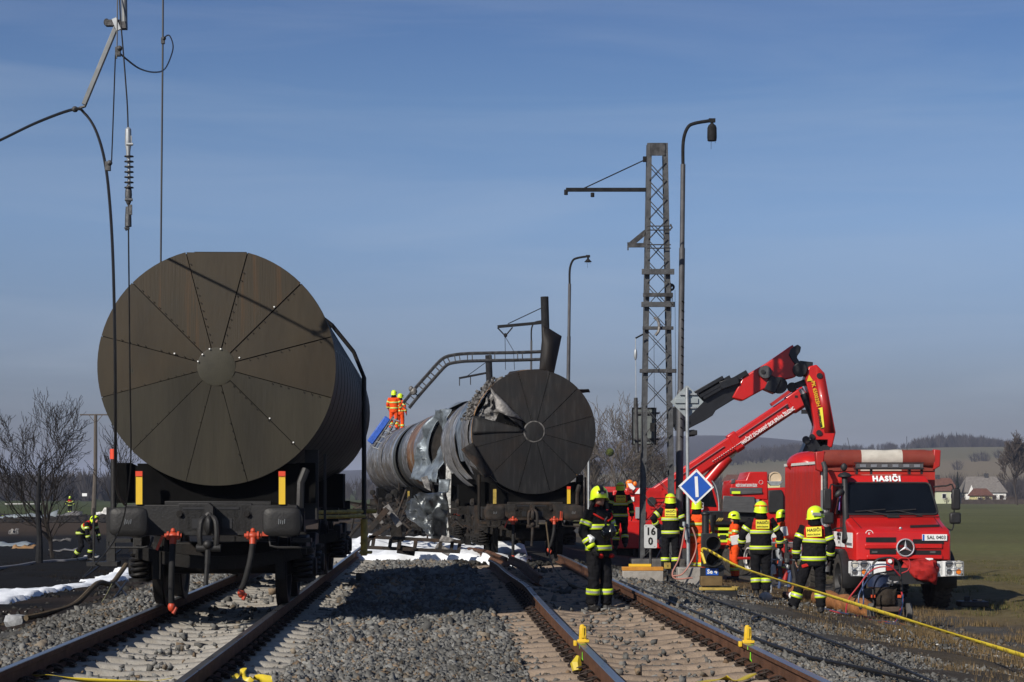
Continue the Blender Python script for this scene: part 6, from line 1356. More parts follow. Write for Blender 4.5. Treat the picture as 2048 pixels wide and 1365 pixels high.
for k in range(26):
    x = r_.uniform(1545, 1600); y = r_.uniform(1110, 1178); h_ = r_.uniform(.1, .34); mk = r_.choice(['red_old', 'black', 'galv', 'valve', 'black', 'hose_blue', 'mast_dark', 'black'])
    q = MB(); c = tq(x, y, r_.uniform(-.15, .2)); q.cyl(c, c + Vector((r_.uniform(-.05, .05), 0, h_)), r_.uniform(.025, .07), 8); q.ell(c + Vector((0, 0, h_)), (.05, .05, .04), 8, 5); q.build('rescue_tool', K[mk], tl)
rl = thing('aluminium_rail', 'white aluminium rescue rail lying level behind the firefighters', 'rail', at(1525, 1072, 43)); o_ = at(1525, 1072, 43)
MB().bar(at(1462, 1082, 43) - o_, at(1575, 1062, 43) - o_, .12, .20).build('beam', K['white_matt'], rl, bevel=.01)
for x in (1508, 1543): MB().cyl(at(x, 1075, 42.9) - o_, at(x, 1150 if x < 1520 else 1180, 42.9) - o_, .025, 6).build('leg', K['galv'], rl)
MB().lathe([(-.03, .22), (-.03, .25), (.03, .25), (.03, .22)], at(1499, 1118, 43) - o_, (1, .3, 0), 24).build('wheel', K['white_matt'], rl); MB().cyl(at(1475, 1117, 43) - o_, at(1505, 1117, 43) - o_, .03, 6).build('red_bar', K['red_old'], rl)
cy = MB(); cy.cyl(on(1567, 39.5, .12), on(1583, 39.4, .12), .06, 10); cyo = cy.build('steel_cylinder', mat('cylinder_brown', (.05, .02, .018), .35, .3, .2)); tag(cyo, 'small brown cylinder with a white and red end on the ground by the boots', 'cylinder'); MB().cyl(on(1583, 39.4, .12), on(1591, 39.3, .14), .075, 10).build('cylinder_end', K['white'], cyo)
tag(MB().ell(on(1531, 37.0, .07), (.13, .11, .10), 9, 6).build('pale_stone', K['rock'], smooth=False), 'pale pinkish stone on the dark gravel behind the tape', 'stone')
tag(MB().add([on(1480, 37, .03), on(1505, 37.6, .05), on(1502, 38, .03), on(1476, 37.4, .02)], [(0, 1, 2, 3)]).build('plastic_scrap', K['sign_back'], solid=.02), 'pale plastic scrap beside the yellow rimmed signal box', 'scrap')
# box and machines in the shade behind the mast
tr = thing('work_lamp', 'grey floodlight on a thin tripod in the shade behind the kilometre board', 'lamp', on(1325, 48.5)); o_ = on(1325, 48.5)
MB().box(at(1324, 1085, 48.5) - o_, (.14, .12, .26)).build('body', K['galv'], tr, bevel=.02)
for dx in (-.32, .05, .30): MB().cyl(at(1324, 1095, 48.5) - o_, (dx, .15 * dx, 0), .015, 6).build('leg', K['galv'], tr)
fd = MB(); fd.lathe([(-.02, 0), (-.02, .18), (.02, .2), (.05, .2)], at(1318, 1065, 48.9) - o_, (.5, 1, .2), 20); fd.build('reflector', K['concrete'], tr)
# ================================================================ PEOPLE
def rotx(v, a, c): 
    v = Vector(v) - c; return c + Matrix.Rotation(a, 3, 'X') @ v
def person(label, loc, rz, outfit='black', sc=1.0, vox=.012, lean=0.0, side=0.0, head_turn=0.0, nod=0.0, arms=None, legs=None, panel=True, crest=False, yokec=None, band=None, face=True, group='firefighters at the scene', skin_hands=True, torso_scale=1.0, bend_hip=0.0):
    t = thing('person', label, 'person', loc, rz, group); t.scale = (sc, sc, sc)
    piv = Vector((0, 0, .95)); Rl = Matrix.Rotation(side, 3, 'Y') @ Matrix.Rotation(lean, 3, 'X')
    up = lambda p: piv + Rl @ (Vector(p) - piv)
    A = {'L': ((.08, .03, -.27), (.10, -.06, -.51)), 'R': ((-.08, .03, -.27), (-.10, -.06, -.51))}
    if arms: A.update(arms)
    G = {'L': ((.115, -.02, .50), (.125, .02, .09)), 'R': ((-.115, -.02, .50), (-.125, .02, .09))}
    if legs: G.update(legs)
    mb = MB(); segs = []
    ts = torso_scale
    tp_ = [((0, .005, .79), .185, .15), ((0, .005, .86), .20, .158), ((0, 0, .98), .19, .15), ((0, 0, 1.10), .185, .142), ((0, 0, 1.25), .205, .145), ((0, .005, 1.38), .215, .135), ((0, .01, 1.45), .165, .10), ((0, .0, 1.50), .075, .07)]
    def tw(z):   # lower hem swings less than the shoulders
        return z
    TP = [up(p) if p[2] >= .94 else Vector(p) for p, a, b in tp_]
    mb.tube(TP, [a * ts for p, a, b in tp_], 20, ry=[b * ts for p, a, b in tp_], side=(1, 0, 0))
    for i in range(len(TP) - 1): segs.append((TP[i], TP[i + 1], (.18, .18, .17, .175, .18, .13, .06)[i], 'torso' if i < (5 if crest else 4) else 'yoke'))
    hc = up((0, -.015, 1.625)); nk = up((0, .0, 1.47))
    Rh = Matrix.Rotation(head_turn, 3, 'Z') @ Matrix.Rotation(nod, 3, 'X')
    mb.tube([nk, hc + Rh @ Vector((0, .02, -.06))], [.07, .062], 12); segs.append((nk, hc - Vector((0, 0, .13)), .045, 'neck'))
    mb.ell(hc, (.078, .098, .118), 14, 10, Rh); segs.append((hc + Vector((0, -.01, -.085)), hc + Vector((0, 0, .05)), .08, 'head'))
    mb.ell(hc + Rh @ Vector((0, -.03, -.07)), (.06, .065, .055), 12, 8, Rh)
    mb.tube([hc + Rh @ Vector((0, -.09, .02)), hc + Rh @ Vector((0, -.112, -.022)), hc + Rh @ Vector((0, -.09, -.035))], [.012, .019, .014], 8)
    for s_ in (-1, 1): mb.ell(hc + Rh @ Vector((s_ * .08, .01, -.01)), (.012, .02, .03), 8, 6, Rh)
    info = {}
    for k, sx in (('L', 1), ('R', -1)):
        sh = up((sx * .185, .005, 1.415)); el = sh + Vector(A[k][0]); wr = sh + Vector(A[k][1]); info[k] = (sh, el, wr)
        mb.tube([sh - (el - sh).normalized() * .03, sh.lerp(el, .3), sh.lerp(el, .75), el, el.lerp(wr, .35), wr], [.085, .082, .075, .070, .068, .058], 12)
        segs += [(sh, el, .078, 'arm'), (el, wr, .065, 'arm')]
        d = (wr - el).normalized(); side_ = Vector((0, 1, 0)) - d * d.y; side_ = side_.normalized() if side_.length > .1 else Vector((1, 0, 0)); nrm = d.cross(side_)
        pm = wr + d * .05; mb.tube([wr - d * .01, pm, wr + d * .095], [.030, .043, .040], 10, ry=[.024, .022, .016], side=side_)
        for q in range(4):
            off_ = side_ * (.031 - .0205 * q); L_ = (.072, .082, .076, .060)[q]
            b0 = wr + d * .085 + off_; cv = nrm * (sx * .0)
            cl = -nrm * sx * .022
            mb.tube([b0, b0 + d * L_ * .45 + cl * .3, b0 + d * L_ * .8 + cl * .9, b0 + d * L_ * .95 + cl * 1.8], [.0105, .010, .0095, .008], 7)
        mb.tube([wr + d * .03 + side_ * .03, wr + d * .06 + side_ * .058, wr + d * .098 + side_ * .062 - nrm * sx * .01], [.014, .012, .010], 7)
        segs += [(wr + d * .03, wr + d * .16, .035, 'hand')]
        hip = Vector((sx * .095, .01, .92)); kn, an = Vector(G[k][0]), Vector(G[k][1]); info['g' + k] = (hip, kn, an)
        mb.tube([hip, hip.lerp(kn, .35), kn, kn.lerp(an, .45), an.lerp(kn, .06)], [.108, .105, .085, .088, .086], 14)
        segs += [(hip, kn, .095, 'leg'), (kn, an.lerp(kn, .18), .08, 'leg')]
        ft = (G[k][2] if len(G[k]) > 2 else 0.0); fd = Matrix.Rotation(ft, 3, 'Z') @ Vector((0, -1, 0))
        tilt = (G[k][3] if len(G[k]) > 3 else 0.0); fdz = Vector((fd.x, fd.y, -tilt)).normalized()
        hl_ = an + Vector((0, 0, -.035)); tip = hl_ + fdz * .20
        mb.tube([an.lerp(kn, .22), an, hl_ - fdz * .04], [.062, .064, .055], 12)
        mb.tube([hl_ - fdz * .075, hl_ - fdz * .03, hl_ + fdz * .06, tip - fdz * .03, tip], [.036, .05, .052, .050, .03], 12, ry=[.04, .055, .048, .036, .022])
        segs += [(an, an.lerp(kn, .16), .06, 'boot'), (hl_ - fdz * .05, tip, .05, 'boot')]
    me0 = bpy.data.meshes.new('tmp'); me0.from_pydata(mb.v, [], mb.f); o0 = bpy.data.objects.new('tmp', me0); C.objects.link(o0)
    md = o0.modifiers.new('r', 'REMESH'); md.mode = 'VOXEL'; md.voxel_size = vox; md.use_smooth_shade = True
    m2 = o0.modifiers.new('s', 'SMOOTH'); m2.factor = .5; m2.iterations = 3
    dg = bpy.context.evaluated_depsgraph_get(); me = bpy.data.meshes.new_from_object(o0.evaluated_get(dg)); bpy.data.objects.remove(o0); me.name = 'body'
    coat, yoke, trs, hand = {'black': (K['coat'], K['yoke_red'], K['coat'], K['glove']), 'orange': (K['coat_orange'], K['coat_orange'], K['coat_orange'], K['glove'])}[outfit]
    if yokec: yoke = K[yokec]
    cls = ['torso', 'yoke', 'neck', 'head', 'arm', 'hand', 'leg', 'boot']; mats_ = [coat, yoke, K['coat'], K['skin'], coat, hand if not skin_hands else K['skin'], trs, K['boot']]
    me.materials.clear()
    for m in mats_: me.materials.append(m)
    n = len(me.polygons); cen = np.zeros(n * 3); me.polygons.foreach_get('center', cen); cen = cen.reshape(-1, 3)
    best = np.full(n, 1e9); ci = np.zeros(n, np.int32)
    for a, b, r, c in segs:
        a = np.array(a); b = np.array(b); ab = b - a; tt = np.clip(((cen - a) @ ab) / max(ab @ ab, 1e-9), 0, 1); d = np.linalg.norm(cen - (a + tt[:, None] * ab), axis=1) - r
        k = d < best; best[k] = d[k]; ci[k] = cls.index(c)
    # crinkle the cloth
    nv = len(me.vertices); co = np.zeros(nv * 3); me.vertices.foreach_get('co', co); co = co.reshape(-1, 3)
    nr = np.zeros(nv * 3); me.vertices.foreach_get('normal', nr); nr = nr.reshape(-1, 3)
    w_ = (vnoise(co[:, 0] * 1.0 + co[:, 1], co[:, 2], .085, 31) - .5) * .016 + (vnoise(co[:, 0] - co[:, 1] * .7, co[:, 2] * 1.4, .04, 32) - .5) * .010
    hd_ = np.linalg.norm(co - np.array(hc), axis=1) < .16
    hn_ = np.zeros(nv, bool)
    for k in 'LR': hn_ |= np.linalg.norm(co - np.array(info[k][2]), axis=1) < .20
    w_[hd_ | hn_] = 0
    co = co + nr * w_[:, None]; me.vertices.foreach_set('co', co.ravel())
    me.polygons.foreach_set('material_index', ci); me.polygons.foreach_set('use_smooth', np.ones(n, bool)); me.update()
    body = link('body', me, t)
    # reflective bands
    def ring(pts, rx, ry, w, side_, nm='reflective_band', three=True):
        a, b = pts; d = (b - a); L_ = d.length; d = d / L_; c = (a + b) / 2
        s = MB(); fr = (-.5, -.17, .17, .5)
        R_ = [c + d * w * f for f in fr]; n_ = 20
        q = MB(); q.tube(R_, rx, n_, ry=ry, side=side_, cap=False)
        q.m = [0] * n_ + [1 if three else 0] * n_ + [0] * n_
        q.build(nm, [K['hi_lime'], K['hi_silver']], t, solid=.006)
    def trad(z):
        zs = [p[0][2] for p in tp_]; return np.interp(z, zs, [p[1] for p in tp_]) * ts, np.interp(z, zs, [p[2] for p in tp_]) * ts
    bz = (1.215, .915) if outfit == 'black' else (1.23, .98)
    for z in bz:
        rx, ry = trad(z); a = up((0, 0, z - .03)) if z > .94 else Vector((0, 0, z - .03)); b = up((0, 0, z + .03)) if z > .94 else Vector((0, 0, z + .03))
        ring((a, b), rx + .012, ry + .012, .075 if outfit == 'black' else .06, (1, 0, 0))
    for k in 'LR':
        sh, el, wr = info[k]; ring((sh.lerp(el, .50), sh.lerp(el, .62)), .088, .088, .07, (0, 1, 0)); 
        ring((el.lerp(wr, .48), el.lerp(wr, .64)), .077, .077, .06, (0, 1, 0))
        hip, kn, an = info['g' + k]; ring((kn.lerp(an, .42), kn.lerp(an, .58)), .098, .098, .085, (1, 0, 0))
    if outfit == 'black':
        cf = MB()
        for k in 'LR':
            sh, el, wr = info[k]; d = (wr - el).normalized(); q = MB(); q.tube([wr - d * .03, wr + d * .02], [.064, .058], 14, cap=False); q.build('cuff', K['hi_lime'] if crest else K['coat'], t, solid=.008)
    # helmet
    hm = MB(); n_, m_ = 24, 9; vs = []; H0 = hc + Rh @ Vector((0, .008, .035))
    for i in range(m_ + 1):
        for j in range(n_):
            q = 2 * PI * j / n_; c_, s_ = math.cos(q), math.sin(q)
            zb = -.035 - .05 * (s_ * .5 + .5) + (.02 if s_ < -.6 else 0)
            if i < m_:
                th = (PI / 2) * i / (m_ - 1); f = math.sin(th); z = .135 * math.cos(th) if i < m_ - 2 else .135 * math.cos(th) + (zb) * (i - m_ + 3) / 2
                p = Vector((.122 * f * c_, .152 * f * s_, z))
            else: p = Vector((.137 * c_, .172 * s_, zb - .006))
            vs.append(H0 + Rh @ p)
    fs = [(i * n_ + j, (i + 1) * n_ + j, (i + 1) * n_ + (j + 1) % n_, i * n_ + (j + 1) % n_) for i in range(m_) for j in range(n_)]
    hm.add(vs, fs); ho = hm.build('helmet', K['helmet'], t, solid=.012, ang=60)
    nkg = MB(); nkg.tube([hc + Rh @ Vector((0, .03, .0)), hc + Rh @ Vector((0, .035, -.08)), nk + Vector((0, .02, -.02))], [.098, .098, .13], 16, ry=[.105, .10, .10], side=Rh @ Vector((1, 0, 0)), cap=False)
    nkg.f = [f for f in nkg.f if sum((Rh.transposed() @ (Vector(nkg.v[i]) - hc)).y for i in f) / 4 > -.035]; nkg.m = [0] * len(nkg.f)
    nkg.build('neck_guard', K['coat'], t, solid=.008)
    if crest:
        cr = MB()
        for k in range(8):
            a0, a1 = RAD(-72 + 15 * k), RAD(-57 + 15 * k)
            if k > 4: break
            f = lambda a: H0 + Rh @ Vector((0, .158 * math.sin(a), .143 * math.cos(a)))
            cr.bar(f(a0), f(a1), .055 + (.06 if k == 0 else 0), .016)
        cr.build('helmet_crest', K['black'], ho); MB().box(H0 + Rh @ Vector((0, -.158, .045)), (.045, .012, .03), Rh).build('helmet_badge', K['silver'], ho)
    else:
        sdw = MB(); sdw.box(H0 + Rh @ Vector((-.118, -.03, .03)), (.02, .09, .045), Rh); sdw.box(H0 + Rh @ Vector((.118, -.03, .03)), (.02, .09, .045), Rh); sdw.build('helmet_vent', K['black'], ho)
    if band:
        bb = MB(); n2 = 24; R3 = []
        for z in (.035, .062): 
            f = math.sqrt(max(0, 1 - (z / .135) ** 2)); R3.append([H0 + Rh @ Vector((.133 * f * math.cos(2 * PI * j / n2), .163 * f * math.sin(2 * PI * j / n2), z)) for j in range(n2)])
        bb.add(R3[0] + R3[1], [(j, (j + 1) % n2, n2 + (j + 1) % n2, n2 + j) for j in range(n2)]); bb.build('helmet_band', K[band], ho, solid=.006)
    if face:
        for s_ in (-1, 1):
            MB().ell(hc + Rh @ Vector((s_ * .031, -.086, .016)), (.013, .010, .008), 8, 6, Rh).build('eye', K['ink'], t)
            MB().bar(hc + Rh @ Vector((s_ * .016, -.094, .033)), hc + Rh @ Vector((s_ * .046, -.083, .034)), .008, .008).build('eyebrow', K['bark'], t)
        MB().bar(hc + Rh @ Vector((-.024, -.092, -.062)), hc + Rh @ Vector((.024, -.092, -.062)), .006, .007).build('mouth', mat('lips', (.25, .09, .07), .5), t)
    if panel and outfit == 'black':
        z = 1.36; yy = .138 * ts + .022; pos = up((0, yy, z)); rt = (PI / 2 + lean, side, PI)
        po = bpy.data.objects.new('back_panel', MB().box((0, 0, 0), (.255, .165, .008)).build('x', K['panel_yellow']).data); 
        for q in [q for q in C.objects if q.name.startswith('x') and q.data == po.data]: bpy.data.objects.remove(q)
        C.objects.link(po); po.parent = t; po.location = pos; po.rotation_euler = rt
        text('lettering', 'HASIČI', .068, K['ink'], po, (0, .026, .006), (0, 0, 0), .001, .0022, space=1.08); text('lettering', 'SPRÁVA ŽELEZNIC', .034, K['ink'], po, (0, -.048, .006), (0, 0, 0), .001, .001, sx=.78)
    return t, info
# the man on the sleepers
m1, inf = person('firefighter facing the camera on the right track sleepers, looking aside, mask in hand', (at(1197, 0, 27.6).x, 27.6, -.262), RAD(48), 'black', .97, .0085, lean=.0, head_turn=RAD(-34), nod=.08,
    arms={'R': ((-.09, .05, -.27), (-.05, -.07, -.48)), 'L': ((.06, -.04, -.27), (-.08, -.22, -.24))}, legs={'L': ((.10, -.06, .50), (.12, -.04, .09), .25), 'R': ((-.10, .0, .50), (-.10, .04, .09), -.3)}, panel=False, crest=True, skin_hands=False, torso_scale=1.05)
yk = MB(); 
for sx in (-1, 1): yk.tube(arc([(sx * .20, .02, 1.44), (sx * .19, -.09, 1.39), (sx * .10, -.155, 1.33), (sx * .02, -.16, 1.30)], 4), .013, 6)
yk.build('red_piping', K['yoke_red'], m1)
MB().box((-.25, -.05, 1.05), (.09, .13, .09), Matrix.Rotation(.5, 3, 'X')).build('white_armband', K['white'], m1, bevel=.02)
MB().ell((-.10, -.13, .80), (.05, .025, .035), 10, 6).build('red_pocket_flap', K['yoke_red'], m1); MB().ell((.12, -.14, .80), (.06, .03, .035), 10, 6).build('red_pocket_flap', K['yoke_red'], m1)
mk_ = thing('breathing_mask', 'shiny black breathing mask held against the front firefighter\'s chest', 'mask', at(1213, 1066, 27.25))
mm = MB(); mm.ell((0, 0, 0), (.10, .09, .13), 14, 10); mm.ell((.09, .02, .03), (.08, .09, .12), 12, 8); mm.tube(arc([(-.02, -.05, .12), (-.03, -.06, .2), (.02, -.03, .3)], 4), .018, 6); mm.v = [tuple(Vector(v) + Vector((1, 1, 1)) * .03 * mnoise.noise(Vector(v) * 14)) for v in mm.v]
mm.v = [tuple(Vector(v) * .78) for v in mm.v]; mm.build('mask_body', mat('shiny_rubber', (.010, .010, .011), .18, 0, .3), mk_); MB().ell((-.03, -.08, .0), (.05, .03, .05), 12, 8).build('mask_visor', K['glass'], mk_)
# two in the shade
person('firefighter seen from behind in shade between burnt wagon and lattice mast', on(1241, 53, .32), RAD(180), 'black', 1.0, .014, band='amber', face=False, skin_hands=False, arms={'L': ((.06, -.02, -.27), (.02, -.14, -.46)), 'R': ((-.10, 0, -.27), (-.12, -.06, -.50))}, legs={'R': ((-.12, -.14, .53), (-.12, .05, .14))})
person('firefighter seen from behind in shade, hand on hip, right of the lattice mast', on(1341, 45.5, .08), RAD(176), 'black', 1.0, .014, band='amber', face=False, skin_hands=False, arms={'R': ((-.10, .02, -.27), (-.08, -.10, -.50)), 'L': ((.22, .06, -.18), (.10, -.06, -.36))})
person('rescuer in orange half hidden behind the blue diamond sign post', on(1394, 46, .05), RAD(160), 'orange', 1.0, .015, face=False, panel=False, group='rescuers in orange')
person('rescuer in orange standing in profile facing left before the black outrigger beam', on(1469, 52, 0), RAD(-84), 'orange', 1.0, .012, face=True, panel=False, nod=.08, group='rescuers in orange', arms={'L': ((.05, -.06, -.27), (.0, -.18, -.46)), 'R': ((-.07, .02, -.27), (-.02, -.12, -.48))}, skin_hands=False)
person('firefighter seen from behind in sunlight at the aluminium rail, between orange man and truck', on(1522, 39, .03), RAD(183), 'black', 1.03, .0105, band='amber', face=False, skin_hands=False, torso_scale=1.06, arms={'L': ((.16, -.03, -.25), (.17, -.12, -.46)), 'R': ((-.17, -.02, -.25), (-.20, -.10, -.48))}, legs={'L': ((.10, -.03, .50), (.09, .02, .09)), 'R': ((-.10, .0, .50), (-.09, .04, .09))})
m7, inf7 = person('firefighter seen from behind with legs apart by the front wheel of the red truck', on(1627, 33.4, 0.02), RAD(166), 'black', 1.0, .0095, lean=.03, side=-.05, face=True, head_turn=RAD(-42), skin_hands=True, torso_scale=1.03, arms={'R': ((-.09, .0, -.27), (-.04, -.10, -.49)), 'L': ((.11, .07, -.26), (.12, .04, -.50))}, legs={'R': ((-.11, -.03, .50), (-.12, .0, .09)), 'L': ((.21, .05, .51), (.34, .10, .09), .7)})
MB().box((.12, .12, .80), (.13, .05, .06), Matrix.Rotation(.3, 3, 'Y')).build('red_pocket_flap', K['yoke_red'], m7, bevel=.015); MB().bar((-.13, .08, 1.655), (.0, .165, 1.66), .012, .05).build('helmet_stripe', K['hi_silver'], m7)
person('rescuer in orange mostly hidden behind the side curtain of the truck', on(1563, 53, .25), RAD(100), 'orange', 1.0, .016, face=False, panel=False, group='rescuers in orange')
# on the tank
zt = 4.25
person('rescuer in orange seen from behind, standing nearer on top of the burnt tank', (at(789, 0, 88).x, 87.5, zt - .1), RAD(175), 'orange', .98, .015, face=False, panel=False, group='rescuers in orange', lean=.05, arms={'L': ((.10, -.02, -.26), (.08, -.13, -.44)), 'R': ((-.10, -.02, -.26), (-.10, -.10, -.46))})
person('rescuer in orange standing just behind his colleague on top of the burnt tank', (at(801, 0, 89.5).x, 89.3, zt - .12), RAD(150), 'orange', .96, .015, face=False, panel=False, group='rescuers in orange')
# left side
person('firefighter bending down over a hose on the burnt ground at the left', on(163, 65, .0), RAD(62), 'black', 1.0, .014, lean=.95, face=False, panel=False, skin_hands=False, nod=-.7, head_turn=0, arms={'L': ((.04, -.10, -.26), (.02, -.18, -.50)), 'R': ((-.06, -.06, -.27), (-.02, -.10, -.52))}, legs={'L': ((.13, -.30, .58), (.16, -.20, .09)), 'R': ((-.13, -.12, .50), (-.14, .22, .09))}, bend_hip=.3)
person('firefighter walking away far off at the edge of the left field', on(140, 203, .05), RAD(170), 'black', 1.05, .02, face=False, panel=False, skin_hands=False, arms={'L': ((.16, 0, -.24), (.24, -.03, -.46)), 'R': ((-.16, 0, -.24), (-.24, -.03, -.46))})
# blue tarpaulin ladder behind the two men
bt = thing('blue_ladder_cover', 'blue tarpaulin wrapped ladder leaning against the far burnt tank', 'ladder', at(760, 858, 84)); o_ = at(760, 858, 84)
bm_ = MB(); bm_.bar(at(740, 886, 84) - o_, at(776, 836, 84) - o_, .35, .28); bm_.v = [tuple(Vector(v)) for v in bm_.v]; bm_.build('cover', K['blue_tarp'], bt, bevel=.04)
for d_ in (.18, .38): MB().cyl(at(738, 890, 84) - o_ + Vector((d_ * 1.2, -.2, -d_ * .5)), at(780, 832, 84) - o_ + Vector((d_ * .8, -.2, -d_ * .3)), .05, 6).build('stile', K['mast_dark'], bt)
rr2 = MB()
for k in range(6): p = (at(738, 890, 84) - o_).lerp(at(778, 834, 84) - o_, k / 5); rr2.cyl(p + Vector((.15, -.22, -.1)), p + Vector((.45, -.22, -.2)), .03, 5)
rr2.build('rung', K['galv'], bt)
HAZE = .00015
# ================================================================ TREES, VILLAGE, FAR WOODS, DEBRIS
def bare_tree(name, label, base, H, spread, seed, m, levels=4, nb=(6, 5, 4, 4), trunk=.30, r0=.10, group=None, side_n=5, lean=0.0, upw=.6, twig=.006, kids=True):
    r = random.Random(seed); tr = MB(); cr = MB(); t = thing(name, label, 'tree', base, 0, group)
    def grow_(p, d, L_, rad, lv):
        n = 5; P = [p]; q = p.copy(); dd = d.copy()
        for k in range(n):
            dd = (dd + Vector((r.gauss(0, .13), r.gauss(0, .13), r.gauss(0, .08) + .07 * upw))).normalized(); q = q + dd * L_ / n; P.append(q.copy())
        rs = [max(twig, rad * (1 - .75 * k / n)) for k in range(n + 1)]
        (tr if lv == 0 else cr).tube(P, rs, side_n if lv < 2 else 3, cap=False)
        if lv >= levels: return
        for k in range(nb[min(lv, len(nb) - 1)]):
            f = r.uniform(trunk if lv == 0 else .2, 1.0); i = min(int(f * n), n - 1); b = P[i].lerp(P[i + 1], f * n - i)
            tdir = (P[i + 1] - P[i]).normalized(); a = r.uniform(0, 2 * PI); o = tdir.orthogonal().normalized(); o = (Matrix.Rotation(a, 3, tdir) @ o)
            ang = r.uniform(.35, .85) * spread; nd = (tdir * math.cos(ang) + o * math.sin(ang) + Vector((0, 0, .15 * upw))).normalized()
            grow_(b, nd, L_ * r.uniform(.5, .72) * (1.15 - .35 * f), max(twig, rs[i] * .62), lv + 1)
    grow_(Vector((0, 0, -.1)), Vector((lean, 0, 1)).normalized(), H * .72, r0, 0)
    tr.build('trunk', K[m], t); cr.build('crown', K[m], t); return t
bare_tree('bare_tree', 'scorched multi-stemmed bare tree standing on the burnt ground at the far left', on(106, 67), 4.6, 1.15, 11, 'bark', 4, (13, 7, 4, 3), .06, .075, 'bare trees on the left', upw=1.05, twig=.0065)
bare_tree('bare_tree', 'smaller bare tree half hidden by the left buffer of the brown tank', on(216, 120), 5.8, .9, 23, 'bark', 3, (9, 5, 4), .15, .07, 'bare trees on the left', upw=1.2, twig=.012)
st_ = thing('burnt_stump', 'broken charred trunk standing left of the scorched tree', 'tree stump', on(78, 62)); MB().tube([(0, 0, -.1), (.02, 0, .8), (-.04, 0, 1.7), (-.02, 0, 2.3), (.02, 0, 2.9)], [.13, .09, .08, .07, .03], 8).build('trunk', K['soot'], st_); MB().tube([(-.03, 0, 1.7), (-.16, 0, 2.0), (-.2, 0, 2.1)], [.05, .03, .01], 5).build('branch', K['soot'], st_)
up_ = thing('utility_pole', 'slim utility pole with a T crossarm far off behind the scorched tree', 'utility pole', on(187, 206)); H_ = at(0, 830, 206).z - on(187, 206).z
MB().tube([(0, 0, 0), (.2, 0, H_ * .45), (.22, 0, H_)], [.26, .2, .17], 8).build('post', K['wood_pole'], up_); MB().bar((-1.4, 0, H_), (1.5, 0, H_), .12, .14).build('crossarm', K['wood_pole'], up_)
bq = MB(); bq.bar((-.5, 0, H_), (.22, 0, H_ - .9), .06, .06); bq.bar((.95, 0, H_), (.22, 0, H_ - .9), .06, .06); bq.build('strut', K['wood_pole'], up_)
MB().box((-.9, -.1, at(0, 990, 206).z - on(187, 206).z), (.5, .05, .3)).build('sign_plate', K['white'], up_)
tag(MB().cyl(on(1177, 95), at(1177, 918, 95), .05, 6).build('thin_pole', K['galv']), 'thin pale metal pole behind the right edge of the torn tank', 'pole')
# trees right of the torn tank
for k, (x, Y, H_, m, sd_, lb) in enumerate(((1226, 190, 10.5, 'bark_pale', 3, 'tallest pale bare tree with mistletoe, right of the torn tank'), (1200, 205, 8.0, 'bark_pale', 5, 'pale bare tree directly at the right edge of the torn tank'), (1262, 210, 9.0, 'bark_pale', 7, 'bare tree behind the grey board on the lattice mast'), (1290, 230, 8.0, 'bark_far', 9, 'dark bare tree seen through the lattice mast'), (1180, 230, 8.0, 'bark_far', 12, 'dark bare tree peeping out behind the torn tank'), (1330, 240, 6.5, 'bark_far', 14, 'low dark bare tree behind the raised red boom'))):
    t = bare_tree('bare_tree', lb, on(x, Y), H_, 1.05, sd_, m, 4, (10, 6, 4, 3), .10, .15, 'bare trees behind the crane', upw=.9, twig=.018)
    if k == 0: MB().ell((-.3, 0, 6.4), (.42, .42, .4), 10, 8).build('mistletoe', K['mistletoe'], t)
# brush and far tree belts: countless thin twigs
def twigs(name, label, spots, mk, n_per, kind='stuff', thin=.02, clump=None):
    """spots: (X, Y, z, height, width) arrays; every tree a fan of slender upright twigs"""
    r = np.random.default_rng(len(spots) + n_per); sp = np.array(spots); N = len(sp) * n_per
    S_ = np.repeat(sp, n_per, 0); u = r.random(N); a = r.uniform(0, 2 * PI, N); h = S_[:, 3]; w = S_[:, 4]
    z0 = S_[:, 2] + h * u * .55; rad = w * .5 * np.sqrt(r.random(N)) * (.25 + .75 * np.sin(np.clip(u * 1.2, 0, 1) * PI * .8 + .3))
    x0 = S_[:, 0] + rad * .5 * np.cos(a); y0 = S_[:, 1] + rad * .5 * np.sin(a)
    L_ = h * r.uniform(.2, .5, N) * (1.1 - .4 * u); x1 = S_[:, 0] + rad * 1.1 * np.cos(a) + r.normal(0, .04, N) * h; y1 = S_[:, 1] + rad * 1.1 * np.sin(a); z1 = np.minimum(z0 + L_, S_[:, 2] + h * r.uniform(.85, 1.02, N))
    t_ = thin * h * r.uniform(.6, 1.6, N)
    V = np.stack([np.stack([x0 - t_, y0, z0], -1), np.stack([x0 + t_, y0, z0], -1), np.stack([x1, y1, z1], -1)], 1).reshape(-1, 3)
    T_ = []; 
    X, Y, Z, H_, W_ = sp.T; tk = H_ * .022
    V2 = np.stack([np.stack([X - tk, Y, Z - .5], -1), np.stack([X + tk, Y, Z - .5], -1), np.stack([X + tk * .3, Y, Z + H_ * .8], -1)], 1).reshape(-1, 3)
    V = np.concatenate([V, V2]); me = np_mesh(name, V, np.arange(len(V)).reshape(-1, 3)); me.materials.append(K[mk])
    return tag(link(name, me), label=label, kind=kind)
def belt(x0, x1, Y0, Y1, n, h0, h1, seed, dz=0, wf=.55):
    r = random.Random(seed); o = []
    for k in range(n):
        Y = r.uniform(Y0, Y1); px_ = r.uniform(x0, x1); X = (px_ - 1024) * Y / F; h = r.uniform(h0, h1); o.append((X, Y, gz(X, Y) + dz, h, h * wf * r.uniform(.7, 1.3)))
    return o
K['far_wood'] = mat('far_wood', (.046, .041, .040), .95, 0, .3, .05); K['far_brush'] = mat('far_brush', (.070, .052, .040), .95, 0, .35, .3)
